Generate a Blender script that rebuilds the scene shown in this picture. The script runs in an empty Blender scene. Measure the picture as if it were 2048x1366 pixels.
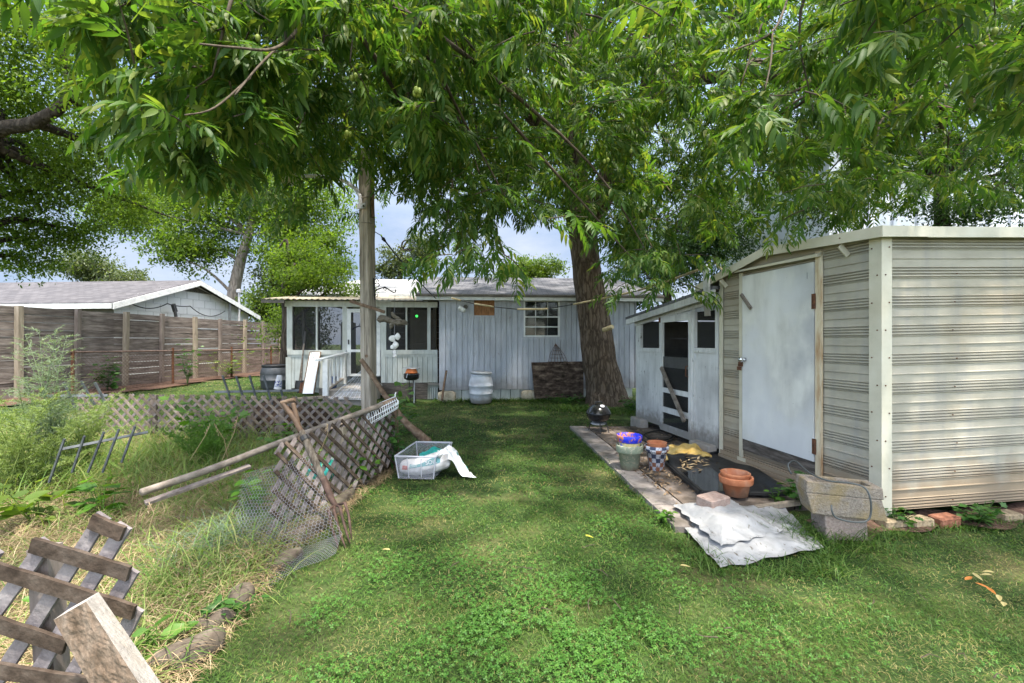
import bpy, math, random
import numpy as np
from mathutils import Vector, Matrix
random.seed(7)
RNG = np.random.default_rng(11)
SC = bpy.context.scene
COL = SC.collection
PI = math.pi

# ------------------------------------------------------------------ camera
F, CX, CY, H = 910.0, 1024.0, 683.0, 1.45
cam_d = bpy.data.cameras.new("camera")
cam = bpy.data.objects.new("camera", cam_d)
COL.objects.link(cam)
cam.location = (0, 0, H)
cam.rotation_euler = (PI / 2, 0, 0)
cam_d.sensor_width = 36
cam_d.lens = 36 * F / 2048
cam_d.clip_start = 0.05
cam_d.clip_end = 600
SC.camera = cam

# ------------------------------------------------------------------ light
SUN_EL = math.radians(72)
SUN_AZ = math.radians(150)           # from +Y towards +X
sd = Vector((math.sin(SUN_AZ) * math.cos(SUN_EL), math.cos(SUN_AZ) * math.cos(SUN_EL), math.sin(SUN_EL)))
sun_l = bpy.data.lights.new("sun", 'SUN')
sun_l.energy = 3.0
sun_l.angle = math.radians(2.5)
sun_l.color = (1.0, 0.94, 0.82)
sun = bpy.data.objects.new("sun", sun_l)
COL.objects.link(sun)
sun.rotation_euler = sd.to_track_quat('Z', 'Y').to_euler()

world = bpy.data.worlds.new("World")
SC.world = world
world.use_nodes = True
wn, wl = world.node_tree.nodes, world.node_tree.links
wn.clear()
wo = wn.new('ShaderNodeOutputWorld')
bg = wn.new('ShaderNodeBackground')
sky = wn.new('ShaderNodeTexSky')
sky.sky_type = 'NISHITA'
sky.sun_disc = False
sky.sun_elevation = SUN_EL
sky.sun_rotation = SUN_AZ
sky.air_density = 1.0
sky.dust_density = 0.6
sky.ozone_density = 1.0
tc = wn.new('ShaderNodeTexCoord')
mp = wn.new('ShaderNodeMapping')
mp.inputs['Scale'].default_value = (1.0, 1.0, 2.6)
cn = wn.new('ShaderNodeTexNoise')
cn.inputs['Scale'].default_value = 3.2
cn.inputs['Detail'].default_value = 9
cn.inputs['Roughness'].default_value = 0.6
cr = wn.new('ShaderNodeValToRGB')
cr.color_ramp.elements[0].position = 0.42
cr.color_ramp.elements[1].position = 0.66
mx = wn.new('ShaderNodeMix')
mx.data_type = 'RGBA'
mx.inputs['B'].default_value = (11.5, 11, 10.4, 1)
wl.new(tc.outputs['Generated'], mp.inputs['Vector'])
wl.new(mp.outputs['Vector'], cn.inputs['Vector'])
wl.new(cn.outputs['Fac'], cr.inputs['Fac'])
# hazy cloud added overhead and round the sun to light the yard, thin elsewhere
dt = wn.new('ShaderNodeVectorMath')
dt.operation = 'DOT_PRODUCT'
dt.inputs[1].default_value = tuple(sd)
wl.new(tc.outputs['Generated'], dt.inputs[0])
mr_ = wn.new('ShaderNodeMapRange')
mr_.interpolation_type = 'SMOOTHSTEP'
mr_.inputs['From Min'].default_value = 0.35
mr_.inputs['From Max'].default_value = 0.95
mr_.inputs['To Min'].default_value = 0.10
mr_.inputs['To Max'].default_value = 0.85
wl.new(dt.outputs['Value'], mr_.inputs['Value'])
mm_ = wn.new('ShaderNodeMath')
mm_.operation = 'MULTIPLY_ADD'
wl.new(cr.outputs['Color'], mm_.inputs[0])
wl.new(mr_.outputs['Result'], mm_.inputs[1])
m3_ = wn.new('ShaderNodeMath')
m3_.operation = 'MULTIPLY'
m3_.inputs[1].default_value = 0.5
wl.new(mr_.outputs['Result'], m3_.inputs[0])
m4_ = wn.new('ShaderNodeMath')
m4_.operation = 'SUBTRACT'
m4_.inputs[1].default_value = 0.05
wl.new(m3_.outputs['Value'], m4_.inputs[0])
wl.new(m4_.outputs['Value'], mm_.inputs[2])
mm_.use_clamp = True
wl.new(mm_.outputs['Value'], mx.inputs['Factor'])
wl.new(sky.outputs['Color'], mx.inputs['A'])
# added blue-grey cloud tint that dims the low sky ahead of the camera
sx_ = wn.new('ShaderNodeSeparateXYZ')
wl.new(tc.outputs['Generated'], sx_.inputs['Vector'])
lo_ = wn.new('ShaderNodeMapRange')
lo_.interpolation_type = 'SMOOTHSTEP'
lo_.inputs['From Min'].default_value = 0.20
lo_.inputs['From Max'].default_value = 0.75
lo_.inputs['To Min'].default_value = 0.96
lo_.inputs['To Max'].default_value = 0.0
wl.new(sx_.outputs['Z'], lo_.inputs['Value'])
aw_ = wn.new('ShaderNodeMapRange')
aw_.interpolation_type = 'SMOOTHSTEP'
aw_.inputs['From Min'].default_value = 0.0
aw_.inputs['From Max'].default_value = 0.6
wl.new(sx_.outputs['Y'], aw_.inputs['Value'])
mu_ = wn.new('ShaderNodeMath')
mu_.operation = 'MULTIPLY'
wl.new(lo_.outputs['Result'], mu_.inputs[0])
wl.new(aw_.outputs['Result'], mu_.inputs[1])
bk_ = wn.new('ShaderNodeValToRGB')
bk_.color_ramp.elements[0].position = 0.35
bk_.color_ramp.elements[0].color = (0.72, 1.0, 1.5, 1)
bk_.color_ramp.elements[1].position = 0.68
bk_.color_ramp.elements[1].color = (1.35, 1.5, 1.8, 1)
wl.new(cn.outputs['Fac'], bk_.inputs['Fac'])
mx2 = wn.new('ShaderNodeMix')
mx2.data_type = 'RGBA'
wl.new(mu_.outputs['Value'], mx2.inputs['Factor'])
wl.new(mx.outputs['Result'], mx2.inputs['A'])
wl.new(bk_.outputs['Color'], mx2.inputs['B'])
wl.new(mx2.outputs['Result'], bg.inputs['Color'])
bg.inputs['Strength'].default_value = 0.14
wl.new(bg.outputs['Background'], wo.inputs['Surface'])

SC.view_settings.view_transform = 'Standard'
SC.view_settings.look = 'None'
SC.view_settings.gamma = 1.0
SC.view_settings.exposure = 1.95
SC.render.engine = 'CYCLES'
cy = SC.cycles
cy.max_bounces = 7
cy.diffuse_bounces = 4
cy.glossy_bounces = 2
cy.transmission_bounces = 4
cy.transparent_max_bounces = 10
cy.caustics_reflective = False
cy.caustics_refractive = False
cy.sample_clamp_indirect = 4
cy.use_adaptive_sampling = False
cy.use_denoising = True
try:
    cy.denoiser = 'OPENIMAGEDENOISE'
except Exception:
    pass

# ------------------------------------------------------------------ maths helpers
def sstep(a, b, x):
    t = np.clip((np.asarray(x, float) - a) / (b - a), 0, 1)
    return t * t * (3 - 2 * t)

def gz(x, y):
    """height of the ground: the yard climbs gently to the left"""
    return 0.33 * sstep(-1.8, -7, x) * sstep(5.0, 9.5, y)

def P(px, py, Y):
    return Vector(((px - CX) / F * Y, Y, H - (py - CY) / F * Y))

def G(px, py, dz=0.0):
    z = 0.0
    for _ in range(12):
        Y = F * (H - z - dz) / max(py - CY, 1)
        X = (px - CX) / F * Y
        z = float(gz(X, Y))
    return Vector((X, Y, z + dz))

_lat = np.random.default_rng(5).random((64, 64))
def vnoise(x, y, s=1.0, o=0):
    x = np.asarray(x, float) * s + o * 7.31 + 200
    y = np.asarray(y, float) * s + o * 3.17 + 200
    i, j = np.floor(x).astype(int), np.floor(y).astype(int)
    fx, fy = x - i, y - j
    fx, fy = fx * fx * (3 - 2 * fx), fy * fy * (3 - 2 * fy)
    L = lambda a, b: _lat[a % 64, b % 64]
    return (L(i, j) * (1 - fx) + L(i + 1, j) * fx) * (1 - fy) + (L(i, j + 1) * (1 - fx) + L(i + 1, j + 1) * fx) * fy

def fbm(x, y, s=1.0, o=0):
    return (vnoise(x, y, s, o) + .5 * vnoise(x, y, 2.1 * s, o + 1) + .25 * vnoise(x, y, 4.3 * s, o + 2)) / 1.75

class Frame:
    """a vertical wall plane: s runs along it, d out of it towards the viewer's side, z up"""
    def __init__(s, ox, oy, dx, dy, flip=1):
        l = math.hypot(dx, dy)
        s.o = (ox, oy)
        s.d = (dx / l, dy / l)
        s.n = (s.d[1] * flip, -s.d[0] * flip)
    def pt(s, a, d, z):
        return Vector((s.o[0] + a * s.d[0] + d * s.n[0], s.o[1] + a * s.d[1] + d * s.n[1], z))
    def s(s_, px):
        r = (px - CX) / F
        return (r * s_.o[1] - s_.o[0]) / (s_.d[0] - r * s_.d[1])
    def sz(s_, px, py):
        a = s_.s(px)
        return a, H - (py - CY) / F * (s_.o[1] + a * s_.d[1])
    def z(s_, px, py):
        return s_.sz(px, py)[1]

# ------------------------------------------------------------------ mesh builder
class MB:
    def __init__(s):
        s.v, s.f = [], []
    def add(s, vs, fs):
        n = len(s.v)
        s.v += [tuple(v) for v in vs]
        s.f += [tuple(i + n for i in f) for f in fs]
        return s
    def hexa(s, p):
        return s.add(p, [(0, 3, 2, 1), (4, 5, 6, 7), (0, 1, 5, 4), (1, 2, 6, 5), (2, 3, 7, 6), (3, 0, 4, 7)])
    def box(s, c, size, M=None):
        x, y, z = [k / 2 for k in size]
        p = [Vector(q) for q in ((-x, -y, -z), (x, -y, -z), (x, y, -z), (-x, y, -z), (-x, -y, z), (x, -y, z), (x, y, z), (-x, y, z))]
        if M is not None:
            p = [M @ q for q in p]
        return s.hexa([q + Vector(c) for q in p])
    def fbox(s, fr, s0, s1, d0, d1, z0, z1, z1b=None):
        z1b = z1 if z1b is None else z1b
        return s.hexa([fr.pt(s0, d0, z0), fr.pt(s1, d0, z0), fr.pt(s1, d1, z0), fr.pt(s0, d1, z0),
                       fr.pt(s0, d0, z1), fr.pt(s1, d0, z1b), fr.pt(s1, d1, z1b), fr.pt(s0, d1, z1)])
    def beam(s, a, b, w, t, n, taper=1.0):
        a, b, n = Vector(a), Vector(b), Vector(n)
        ax = (b - a).normalized()
        n = (n - ax * n.dot(ax)).normalized()
        x = ax.cross(n) * (w / 2)
        m = n * (t / 2)
        k = taper
        return s.hexa([a - x - m, a + x - m, a + x + m, a - x + m, b - (x + m) * k, b + (x - m) * k, b + (x + m) * k, b + (m - x) * k])
    def strip(s, pts, w, t, n):
        """one continuous flat slat through the points, w wide across n and t thick along it"""
        pts = [Vector(p) for p in pts]
        base = len(s.v)
        for i, p in enumerate(pts):
            ax = (pts[min(i + 1, len(pts) - 1)] - pts[max(i - 1, 0)]).normalized()
            m = (Vector(n) - ax * ax.dot(Vector(n))).normalized()
            x = ax.cross(m) * (w / 2)
            m = m * (t / 2)
            s.v += [tuple(p - x - m), tuple(p + x - m), tuple(p + x + m), tuple(p - x + m)]
        for i in range(len(pts) - 1):
            for k in range(4):
                a, b = base + i * 4 + k, base + i * 4 + (k + 1) % 4
                s.f.append((a, b, b + 4, a + 4))
        e = base + (len(pts) - 1) * 4
        s.f += [(base + 3, base + 2, base + 1, base), (e, e + 1, e + 2, e + 3)]
        return s
    def tube(s, pts, r, n=8, cap=True):
        pts = [Vector(p) for p in pts]
        rs = r if isinstance(r, (list, tuple)) else [r] * len(pts)
        base = len(s.v)
        prev = None
        for i, p in enumerate(pts):
            t = (pts[min(i + 1, len(pts) - 1)] - pts[max(i - 1, 0)])
            t = t.normalized() if t.length > 1e-9 else Vector((0, 0, 1))
            if prev is None:
                u = t.orthogonal().normalized()
            else:
                u = (prev - t * prev.dot(t))
                u = u.normalized() if u.length > 1e-6 else t.orthogonal().normalized()
            prev = u
            w = t.cross(u)
            for k in range(n):
                a = 2 * PI * k / n
                s.v.append(tuple(p + (u * math.cos(a) + w * math.sin(a)) * rs[i]))
        for i in range(len(pts) - 1):
            for k in range(n):
                a, b = base + i * n + k, base + i * n + (k + 1) % n
                s.f.append((a, b, b + n, a + n))
        if cap:
            s.f.append(tuple(base + k for k in reversed(range(n))))
            e = base + (len(pts) - 1) * n
            s.f.append(tuple(e + k for k in range(n)))
        return s
    def lathe(s, prof, c=(0, 0, 0), n=32, M=None, close=False):
        base = len(s.v)
        c = Vector(c)
        for r, z in prof:
            for k in range(n):
                a = 2 * PI * k / n
                q = Vector((r * math.cos(a), r * math.sin(a), z))
                s.v.append(tuple((M @ q if M is not None else q) + c))
        for i in range(len(prof) - 1):
            for k in range(n):
                a, b = base + i * n + k, base + i * n + (k + 1) % n
                s.f.append((a, b, b + n, a + n))
        if prof[0][0] > 1e-5:
            s.f.append(tuple(base + k for k in reversed(range(n))))
        if prof[-1][0] > 1e-5 and not close:
            e = base + (len(prof) - 1) * n
            s.f.append(tuple(e + k for k in range(n)))
        return s
    def grid(s, fn, nu, nv, wrap=False):
        base = len(s.v)
        for j in range(nv + 1):
            for i in range(nu + (0 if wrap else 1)):
                s.v.append(tuple(fn(i / nu, j / nv)))
        w = nu if wrap else nu + 1
        for j in range(nv):
            for i in range(nu):
                a = base + j * w + i
                b = base + j * w + (i + 1) % w
                s.f.append((a, b, b + w, a + w))
        return s
    def ball(s, c, r, n=12, M=None):
        prof = [(math.sin(PI * k / n) * r if 0 < k < n else 0.0, -math.cos(PI * k / n) * r) for k in range(n + 1)]
        return s.lathe(prof, c, 2 * n, M)
    def grid_box(s, c, size, M=None, b=.01):
        """a box with chamfered edges"""
        x, y, z = [k / 2 for k in size]
        bm_pts = []
        rows = []
        for zz, k in ((-z, b), (-z + b, 0), (z - b, 0), (z, b)):
            ring = []
            for px, py in ((-x + k + b, -y + k), (x - k - b, -y + k), (x - k, -y + k + b), (x - k, y - k - b), (x - k - b, y - k), (-x + k + b, y - k), (-x + k, y - k - b), (-x + k, -y + k + b)):
                q = Vector((px, py, zz))
                ring.append((M @ q if M is not None else q) + Vector(c))
            rows.append(ring)
        base = len(s.v)
        for r_ in rows:
            s.v += [tuple(q) for q in r_]
        for j in range(3):
            for i in range(8):
                a, d = base + j * 8 + i, base + j * 8 + (i + 1) % 8
                s.f.append((a, d, d + 8, a + 8))
        s.f.append(tuple(base + i for i in reversed(range(8))))
        s.f.append(tuple(base + 24 + i for i in range(8)))
        return s
    def rock(s, c, size, seed, M=None, n=10, amp=.16, sq=2.6):
        """a rounded, uneven block"""
        base = len(s.v)
        rr = random.Random(seed)
        ph = [rr.uniform(0, 9) for _ in range(6)]
        for j in range(n + 1):
            th = PI * j / n
            for i in range(2 * n):
                a = PI * i / n
                d = Vector((math.sin(th) * math.cos(a), math.sin(th) * math.sin(a), math.cos(th)))
                k = (abs(d.x) ** sq + abs(d.y) ** sq + abs(d.z) ** sq) ** (-1 / sq)
                k *= 1 + amp * (math.sin(3 * d.x + ph[0]) * math.sin(4 * d.y + ph[1]) + .5 * math.sin(7 * d.z + ph[2] + 5 * d.x) * math.sin(6 * d.y + ph[3]))
                q = Vector((d.x * k * size[0] / 2, d.y * k * size[1] / 2, d.z * k * size[2] / 2))
                s.v.append(tuple((M @ q if M is not None else q) + Vector(c)))
        for j in range(n):
            for i in range(2 * n):
                a, b = base + j * 2 * n + i, base + j * 2 * n + (i + 1) % (2 * n)
                s.f.append((a, a + 2 * n, b + 2 * n, b))
        return s

def root_loc(o):
    v = Vector(o.location)
    while o.parent is not None:
        o = o.parent
        v += Vector(o.location)
    return v

def tag(o, label=None, cat=None, group=None, kind=None):
    for k, v in (('label', label), ('category', cat), ('group', group), ('kind', kind)):
        if v:
            o[k] = v
    return o

def thing(name, label, cat, loc=(0, 0, 0), group=None, kind=None):
    o = bpy.data.objects.new(name, None)
    o.empty_display_size = 0.1
    COL.objects.link(o)
    o.location = loc
    return tag(o, label, cat, group, kind)

def finish(me, m, smooth):
    for x in (m if isinstance(m, (list, tuple)) else [m]):
        me.materials.append(x)
    if smooth:
        me.polygons.foreach_set('use_smooth', [True] * len(me.polygons))

def part(name, mb, m, parent=None, smooth=False, loc=None, label=None):
    """mesh given in world coordinates; its origin sits at the parent's root, or at loc"""
    base = root_loc(parent) if parent is not None else Vector(loc or (0, 0, 0))
    me = bpy.data.meshes.new(name)
    me.from_pydata([(v[0] - base[0], v[1] - base[1], v[2] - base[2]) for v in mb.v], [], mb.f)
    finish(me, m, smooth)
    me.update()
    o = bpy.data.objects.new(name, me)
    COL.objects.link(o)
    if parent is not None:
        o.parent = parent
    else:
        o.location = base
    if label:
        o['label'] = label
    return o

def np_mesh(name, V, faces_idx, starts, m, parent=None, loc=(0, 0, 0), smooth=False, matidx=None):
    base = root_loc(parent) if parent is not None else Vector(loc)
    V = np.asarray(V, np.float32) - np.array(base, np.float32)
    me = bpy.data.meshes.new(name)
    me.vertices.add(len(V))
    me.vertices.foreach_set('co', V.ravel())
    me.loops.add(len(faces_idx))
    me.loops.foreach_set('vertex_index', np.asarray(faces_idx, np.int32))
    me.polygons.add(len(starts))
    me.polygons.foreach_set('loop_start', np.asarray(starts, np.int32))
    finish(me, m, smooth)
    if matidx is not None:
        me.polygons.foreach_set('material_index', np.asarray(matidx, np.int32))
    me.update(calc_edges=True)
    o = bpy.data.objects.new(name, me)
    COL.objects.link(o)
    if parent is not None:
        o.parent = parent
    else:
        o.location = base
    return o

def scatter(tmpl, pos, R):
    """N copies of a template (verts, faces): pos (N,3), R (N,3,3) rotation times scale"""
    tv, tf = tmpl
    tv = np.asarray(tv, float)
    V = np.einsum('nij,vj->nvi', R, tv) + pos[:, None, :]
    n, k = len(pos), len(tv)
    idx = np.concatenate([np.asarray(f) for f in tf])
    ln = np.array([len(f) for f in tf])
    I = (idx[None, :] + (np.arange(n) * k)[:, None]).ravel()
    return V.reshape(-1, 3), I, np.tile(ln, n)

def merge(lst):
    Vs, Is, Ls, off = [], [], [], 0
    for V, I, L in lst:
        Vs.append(V); Is.append(I + off); Ls.append(L)
        off += len(V)
    V, I, L = np.concatenate(Vs), np.concatenate(Is), np.concatenate(Ls)
    st = np.concatenate([[0], np.cumsum(L)[:-1]])
    return V, I, st

def unit(a):
    return a / np.maximum(np.linalg.norm(a, axis=-1, keepdims=True), 1e-9)

def basis(ax, up):
    """columns: ax, side, normal"""
    ax = unit(ax)
    side = unit(np.cross(up, ax))
    nn = np.cross(ax, side)
    return np.stack([ax, side, nn], axis=-1)

# ------------------------------------------------------------------ materials
def new_mat(name):
    m = bpy.data.materials.new(name)
    m.use_nodes = True
    nt = m.node_tree
    nt.nodes.clear()
    return m, nt.nodes, nt.links

def ramp_node(n, cols, lo=.3, hi=.7):
    r = n.new('ShaderNodeValToRGB')
    e = r.color_ramp.elements
    while len(e) < len(cols):
        e.new(0.5)
    for i, c in enumerate(cols):
        e[i].position = lo + (hi - lo) * i / max(1, len(cols) - 1)
    for i, c in enumerate(cols):
        e[i].color = (c[0], c[1], c[2], 1)
    return r

def mixn(n, l, fac, a, b, mode='MIX'):
    x = n.new('ShaderNodeMix')
    x.data_type = 'RGBA'
    x.blend_type = mode
    for key, val in (('Factor', fac), ('A', a), ('B', b)):
        if hasattr(val, 'is_linked') or hasattr(val, 'links'):
            l.new(val, x.inputs[key])
        elif key == 'Factor':
            x.inputs[key].default_value = val
        else:
            x.inputs[key].default_value = (val[0], val[1], val[2], 1)
    return x.outputs['Result']

def surf(name, cols, scale=6, stretch=(1, 1, 1), detail=7, rough=.75, bump=.25, bscale=None, spec=.3, island=0.0,
         metal=0.0, stain=None, chips=None, lo=.3, hi=.7, alpha=None, bdist=.01, coat=0.0, stain2=None, splash=None):
    m, n, l = new_mat(name)
    out = n.new('ShaderNodeOutputMaterial')
    b = n.new('ShaderNodeBsdfPrincipled')
    t = n.new('ShaderNodeTexCoord')
    mpn = n.new('ShaderNodeMapping')
    mpn.inputs['Scale'].default_value = stretch
    l.new(t.outputs['Object'], mpn.inputs['Vector'])
    vec = mpn.outputs['Vector']
    if island:
        g = n.new('ShaderNodeNewGeometry')
        # shift the grain of every separate board or leaf
        ad = n.new('ShaderNodeVectorMath')
        ad.operation = 'MULTIPLY_ADD'
        ad.inputs[1].default_value = (17, 23, 31)
        l.new(g.outputs['Random Per Island'], ad.inputs[0])
        l.new(vec, ad.inputs[2])
        vec = ad.outputs['Vector']
    no = n.new('ShaderNodeTexNoise')
    no.inputs['Scale'].default_value = scale
    no.inputs['Detail'].default_value = detail
    no.inputs['Roughness'].default_value = .62
    l.new(vec, no.inputs['Vector'])
    r = ramp_node(n, cols, lo, hi)
    l.new(no.outputs['Fac'], r.inputs['Fac'])
    c = r.outputs['Color']
    if island:
        mr = n.new('ShaderNodeMapRange')
        mr.inputs['To Min'].default_value = 1 - island
        mr.inputs['To Max'].default_value = 1 + island
        l.new(g.outputs['Random Per Island'], mr.inputs['Value'])
        c = mixn(n, l, 1.0, c, mr.outputs['Result'], 'MULTIPLY')
    for st in (stain, stain2):
        if st:
            col, amt, sc, lo2, hi2 = st[:5]
            n2 = n.new('ShaderNodeTexNoise')
            n2.inputs['Scale'].default_value = sc
            n2.inputs['Detail'].default_value = 5
            if len(st) > 5:
                m2 = n.new('ShaderNodeMapping')
                m2.inputs['Scale'].default_value = st[5]
                l.new(t.outputs['Object'], m2.inputs['Vector'])
                l.new(m2.outputs['Vector'], n2.inputs['Vector'])
            else:
                l.new(t.outputs['Object'], n2.inputs['Vector'])
            r2 = ramp_node(n, [(0, 0, 0), (amt, amt, amt)], lo2, hi2)
            l.new(n2.outputs['Fac'], r2.inputs['Fac'])
            c = mixn(n, l, r2.outputs['Color'], c, col)
    if chips:
        col, thr, sc = chips[:3]
        n3 = n.new('ShaderNodeTexNoise')
        n3.inputs['Scale'].default_value = sc
        n3.inputs['Detail'].default_value = 8
        n3.inputs['Roughness'].default_value = .7
        m3 = n.new('ShaderNodeMapping')
        m3.inputs['Scale'].default_value = chips[3] if len(chips) > 3 else (1, 1, 1)
        l.new(t.outputs['Object'], m3.inputs['Vector'])
        l.new(m3.outputs['Vector'], n3.inputs['Vector'])
        r3 = ramp_node(n, [(0, 0, 0), (1, 1, 1)], thr, thr + .03)
        l.new(n3.outputs['Fac'], r3.inputs['Fac'])
        c = mixn(n, l, r3.outputs['Color'], c, col)
    if splash:          # mud thrown up by rain, with a ragged upper limit
        col, zlo, zhi, sc = splash
        sxyz = n.new('ShaderNodeSeparateXYZ')
        l.new(t.outputs['Object'], sxyz.inputs['Vector'])
        mz = n.new('ShaderNodeMapRange')
        mz.inputs['From Min'].default_value = zlo
        mz.inputs['From Max'].default_value = zhi
        mz.inputs['To Min'].default_value = .75
        mz.inputs['To Max'].default_value = -.55
        l.new(sxyz.outputs['Z'], mz.inputs['Value'])
        n4 = n.new('ShaderNodeTexNoise')
        n4.inputs['Scale'].default_value = sc
        n4.inputs['Detail'].default_value = 8
        l.new(t.outputs['Object'], n4.inputs['Vector'])
        ad4 = n.new('ShaderNodeMath')
        ad4.operation = 'ADD'
        l.new(mz.outputs['Result'], ad4.inputs[0])
        l.new(n4.outputs['Fac'], ad4.inputs[1])
        r4 = ramp_node(n, [(0, 0, 0), (.8, .8, .8)], .45, .95)
        l.new(ad4.outputs['Value'], r4.inputs['Fac'])
        c = mixn(n, l, r4.outputs['Color'], c, col)
    l.new(c, b.inputs['Base Color'])
    b.inputs['Roughness'].default_value = rough
    b.inputs['Metallic'].default_value = metal
    b.inputs['Specular IOR Level'].default_value = spec
    if coat:
        b.inputs['Coat Weight'].default_value = coat
    if alpha is not None:
        b.inputs['Alpha'].default_value = alpha
    if bump:
        bn = n.new('ShaderNodeTexNoise')
        bn.inputs['Scale'].default_value = bscale or scale * 2.5
        bn.inputs['Detail'].default_value = 6
        l.new(vec, bn.inputs['Vector'])
        bu = n.new('ShaderNodeBump')
        bu.inputs['Strength'].default_value = bump
        bu.inputs['Distance'].default_value = bdist
        l.new(bn.outputs['Fac'], bu.inputs['Height'])
        l.new(bu.outputs['Normal'], b.inputs['Normal'])
    l.new(b.outputs['BSDF'], out.inputs['Surface'])
    return m

def leafmat(name, cols, trans=.35, tcol=None, rough=.45, spec=.35):
    m, n, l = new_mat(name)
    out = n.new('ShaderNodeOutputMaterial')
    g = n.new('ShaderNodeNewGeometry')
    r = ramp_node(n, cols, 0.0, 1.0)
    l.new(g.outputs['Random Per Island'], r.inputs['Fac'])
    b = n.new('ShaderNodeBsdfPrincipled')
    b.inputs['Roughness'].default_value = rough
    b.inputs['Specular IOR Level'].default_value = spec
    tr = n.new('ShaderNodeBsdfTranslucent')
    l.new(r.outputs['Color'], b.inputs['Base Color'])
    tc2 = tcol or (1.5, 1.55, .55)
    l.new(mixn(n, l, 1.0, r.outputs['Color'], tc2, 'MULTIPLY'), tr.inputs['Color'])
    ms = n.new('ShaderNodeMixShader')
    ms.inputs['Fac'].default_value = trans
    l.new(b.outputs['BSDF'], ms.inputs[1])
    l.new(tr.outputs['BSDF'], ms.inputs[2])
    l.new(ms.outputs['Shader'], out.inputs['Surface'])
    return m

def see_mat(name, col, clear, rough=.5, spec=.4):
    """screen cloth, netting or clear plastic: part of the light goes straight through"""
    m, n, l = new_mat(name)
    out = n.new('ShaderNodeOutputMaterial')
    b = n.new('ShaderNodeBsdfPrincipled')
    b.inputs['Base Color'].default_value = (*col, 1)
    b.inputs['Roughness'].default_value = rough
    b.inputs['Specular IOR Level'].default_value = spec
    tr = n.new('ShaderNodeBsdfTransparent')
    ms = n.new('ShaderNodeMixShader')
    ms.inputs['Fac'].default_value = clear
    l.new(b.outputs['BSDF'], ms.inputs[1])
    l.new(tr.outputs['BSDF'], ms.inputs[2])
    l.new(ms.outputs['Shader'], out.inputs['Surface'])
    return m

def bark_mat(name, c1, c2, c3, sc=9):
    m, n, l = new_mat(name)
    out = n.new('ShaderNodeOutputMaterial')
    b = n.new('ShaderNodeBsdfPrincipled')
    b.inputs['Roughness'].default_value = .9
    b.inputs['Specular IOR Level'].default_value = .15
    t = n.new('ShaderNodeTexCoord')
    mpn = n.new('ShaderNodeMapping')
    mpn.inputs['Scale'].default_value = (1, 1, .22)
    l.new(t.outputs['Object'], mpn.inputs['Vector'])
    vo = n.new('ShaderNodeTexVoronoi')
    vo.feature = 'DISTANCE_TO_EDGE'
    vo.inputs['Scale'].default_value = sc
    nz = n.new('ShaderNodeTexNoise')
    nz.inputs['Scale'].default_value = sc * 1.3
    nz.inputs['Detail'].default_value = 8
    l.new(mpn.outputs['Vector'], nz.inputs['Vector'])
    mixv = mixn(n, l, .12, mpn.outputs['Vector'], nz.outputs['Color'])
    l.new(mixv, vo.inputs['Vector'])
    r = ramp_node(n, [c1, c2, c3], .0, .22)
    l.new(vo.outputs['Distance'], r.inputs['Fac'])
    c = mixn(n, l, nz.outputs['Fac'], r.outputs['Color'], c2)
    l.new(c, b.inputs['Base Color'])
    ad = n.new('ShaderNodeMath')
    ad.operation = 'ADD'
    l.new(vo.outputs['Distance'], ad.inputs[0])
    l.new(nz.outputs['Fac'], ad.inputs[1])
    bu = n.new('ShaderNodeBump')
    bu.inputs['Strength'].default_value = 1.0
    bu.inputs['Distance'].default_value = .05
    l.new(ad.outputs['Value'], bu.inputs['Height'])
    l.new(bu.outputs['Normal'], b.inputs['Normal'])
    l.new(b.outputs['BSDF'], out.inputs['Surface'])
    return m

def shingle_mat(name, c1, c2, mortar, sx=3.2, rot=0.0):
    m, n, l = new_mat(name)
    out = n.new('ShaderNodeOutputMaterial')
    b = n.new('ShaderNodeBsdfPrincipled')
    b.inputs['Roughness'].default_value = .92
    b.inputs['Specular IOR Level'].default_value = .15
    t = n.new('ShaderNodeTexCoord')
    mpn = n.new('ShaderNodeMapping')
    mpn.inputs['Rotation'].default_value = (0, 0, rot)
    l.new(t.outputs['Object'], mpn.inputs['Vector'])
    br = n.new('ShaderNodeTexBrick')
    br.inputs['Color1'].default_value = (*c1, 1)
    br.inputs['Color2'].default_value = (*c2, 1)
    br.inputs['Mortar'].default_value = (*mortar, 1)
    br.inputs['Scale'].default_value = sx
    br.inputs['Mortar Size'].default_value = .02
    br.inputs['Brick Width'].default_value = .8
    br.inputs['Row Height'].default_value = .42
    l.new(mpn.outputs['Vector'], br.inputs['Vector'])
    nz = n.new('ShaderNodeTexNoise')
    nz.inputs['Scale'].default_value = 3
    nz.inputs['Detail'].default_value = 9
    l.new(t.outputs['Object'], nz.inputs['Vector'])
    mr = n.new('ShaderNodeMapRange')
    mr.inputs['To Min'].default_value = .55
    mr.inputs['To Max'].default_value = 1.45
    l.new(nz.outputs['Fac'], mr.inputs['Value'])
    l.new(mixn(n, l, 1.0, br.outputs['Color'], mr.outputs['Result'], 'MULTIPLY'), b.inputs['Base Color'])
    bu = n.new('ShaderNodeBump')
    bu.inputs['Strength'].default_value = .5
    bu.inputs['Distance'].default_value = .01
    bu.invert = True
    l.new(br.outputs['Fac'], bu.inputs['Height'])
    l.new(bu.outputs['Normal'], b.inputs['Normal'])
    l.new(b.outputs['BSDF'], out.inputs['Surface'])
    return m

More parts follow.
